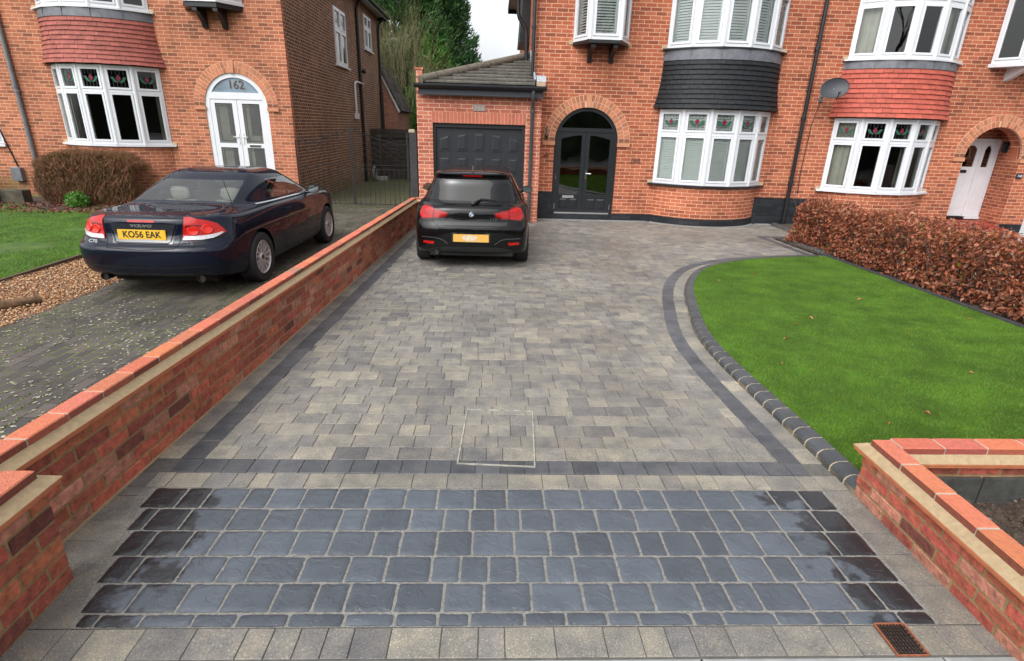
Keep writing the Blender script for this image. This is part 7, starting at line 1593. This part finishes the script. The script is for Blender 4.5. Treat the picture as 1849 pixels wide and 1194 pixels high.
for s_, tx in ((-1, 'C70'), (1, 'T5')):
    xx = -.60 if s_ < 0 else .58; h, n_ = SF.hit(xx, .64, 'rear'); text(tx, .05, CP, M_chrome, (h.x, h.y-.02, .677), (radians(80), 0, radians(14*s_)), .002, 'model_lettering', 1.4, True, .001)
lc('brake_light', SF.patch([(-.17, .915), (.17, .915)], [(-.17, .893), (.17, .893)], 10, 1, 'rear', .005), M_lampred)
h, n_ = SF.hit(.70, .80, 'top'); mb = MB(); mb.tube([h, h+Vector((-.012, -.02, .12)), h+Vector((-.03, -.10, .36))], [.008, .005, .003], 6); obj('aerial', mb, [M_trim], CP, local=True)
for xe in (-.55, .55): mb = MB(); mb.lathe([(0, .02), (.035, .02), (.04, 0), (.045, 0), (.045, .15)], (xe, .15, .245), 14, 'y'); obj('exhaust', mb, [plain('sooty_exhaust', (0.05, 0.045, 0.04), 0.4, 0.7)], CP, local=True)
for sx in (-1, 1):
    for wy in (1.0, 3.64): wheel(CP, sx*.80, wy, .325, .225, 7, sx, .225)
    mirror(CP, sx, 2.93, 1.02, P_blu, .86, 1.04)
mb = MB(); mb.box(-.6, .6, .4, 4.2, .15, .22); mb.tube([(-.75, 1.0, .3), (.75, 1.0, .3)], .04, 8); obj('underbody', mb, [M_arch], CP, local=True)
mb = MB()
for x in (-.37, .37): seat(mb, x, 2.45, .3, 1.16, .25)
for x in (-.33, .33): seat(mb, x, 1.72, .38, 1.12, .24)
mb.box(-.66, .66, .95, 1.5, .70, .96); mb.box(-.70, .70, 2.95, 3.3, .5, .95)
obj('seats', mb, [M_cream], CP, local=True)
mb = MB(); sw = [(.37+.17*cos(t), 2.86+.05*sin(t), .93+.16*sin(t)) for t in np.linspace(0, 2*pi, 17)]; mb.tube(sw, .014, 6); obj('steering_wheel', mb, [M_trim], CP, local=True)
place(CP, -3.68, 5.76, radians(-1.2), .925); CP.scale = (.945, .99, .925)

# ---- a part that came out as far-apart pieces becomes one object per piece
def split_pieces(o, gap=0.03):
    me = o.data; bm = bmesh.new(); bm.from_mesh(me); bm.verts.ensure_lookup_table(); par = list(range(len(bm.faces)))
    def f_(i):
        while par[i] != i: par[i] = par[par[i]]; i = par[i]
        return i
    key = {}
    for f in bm.faces:
        for v in f.verts:
            k = tuple(round(c, 3) for c in v.co)
            if k in key: par[f_(f.index)] = f_(key[k])
            else: key[k] = f.index
    isl = {}
    for f in bm.faces: isl.setdefault(f_(f.index), []).append(f.index)
    bm.faces.ensure_lookup_table(); L_ = []
    for g in isl.values():
        P = np.array([v.co[:] for i in g for v in bm.faces[i].verts]); L_.append([P.min(0)-gap/2, P.max(0)+gap/2, set(g)])
    ch = True
    while ch:
        ch = False
        for i in range(len(L_)):
            for j in range(i+1, len(L_)):
                if np.all(L_[i][0] <= L_[j][1]) and np.all(L_[j][0] <= L_[i][1]):
                    L_[i] = [np.minimum(L_[i][0], L_[j][0]), np.maximum(L_[i][1], L_[j][1]), L_[i][2] | L_[j][2]]; L_.pop(j); ch = True; break
            if ch: break
    if 1 < len(L_) < 30:
        for n_i, (a, b, g) in enumerate(L_):
            b2 = bm.copy(); b2.faces.ensure_lookup_table(); bmesh.ops.delete(b2, geom=[f for f in b2.faces if f.index not in g], context='FACES')
            m2 = bpy.data.meshes.new(me.name); b2.to_mesh(m2); b2.free()
            for mt in me.materials: m2.materials.append(mt)
            if n_i == 0: keep = m2; continue
            o2 = bpy.data.objects.new(o.name.split('.')[0], m2); S.collection.objects.link(o2); o2.parent = o.parent; o2.matrix_local = o.matrix_local.copy()
        o.data = keep
    bm.free()
for o in list(S.objects):
    if o.type == 'MESH' and o.parent is not None and o.name.split('.')[0] in ('plinth', 'hinge', 'bracket', 'seats', 'sill_stone', 'arch', 'threshold', 'handle', 'underbody', 'lead_flashing', 'fascia', 'gutter', 'pane', 'stone_block', 'trunk_', 'lamp_body', 'mount', 'drain_cover', 'boards'):
        if not o.children: split_pieces(o, 0.25 if o.name.startswith('seats') else 0.03)
for o in S.objects:
    if o.name.split('.')[0] == 'seats': o.name = 'seat'
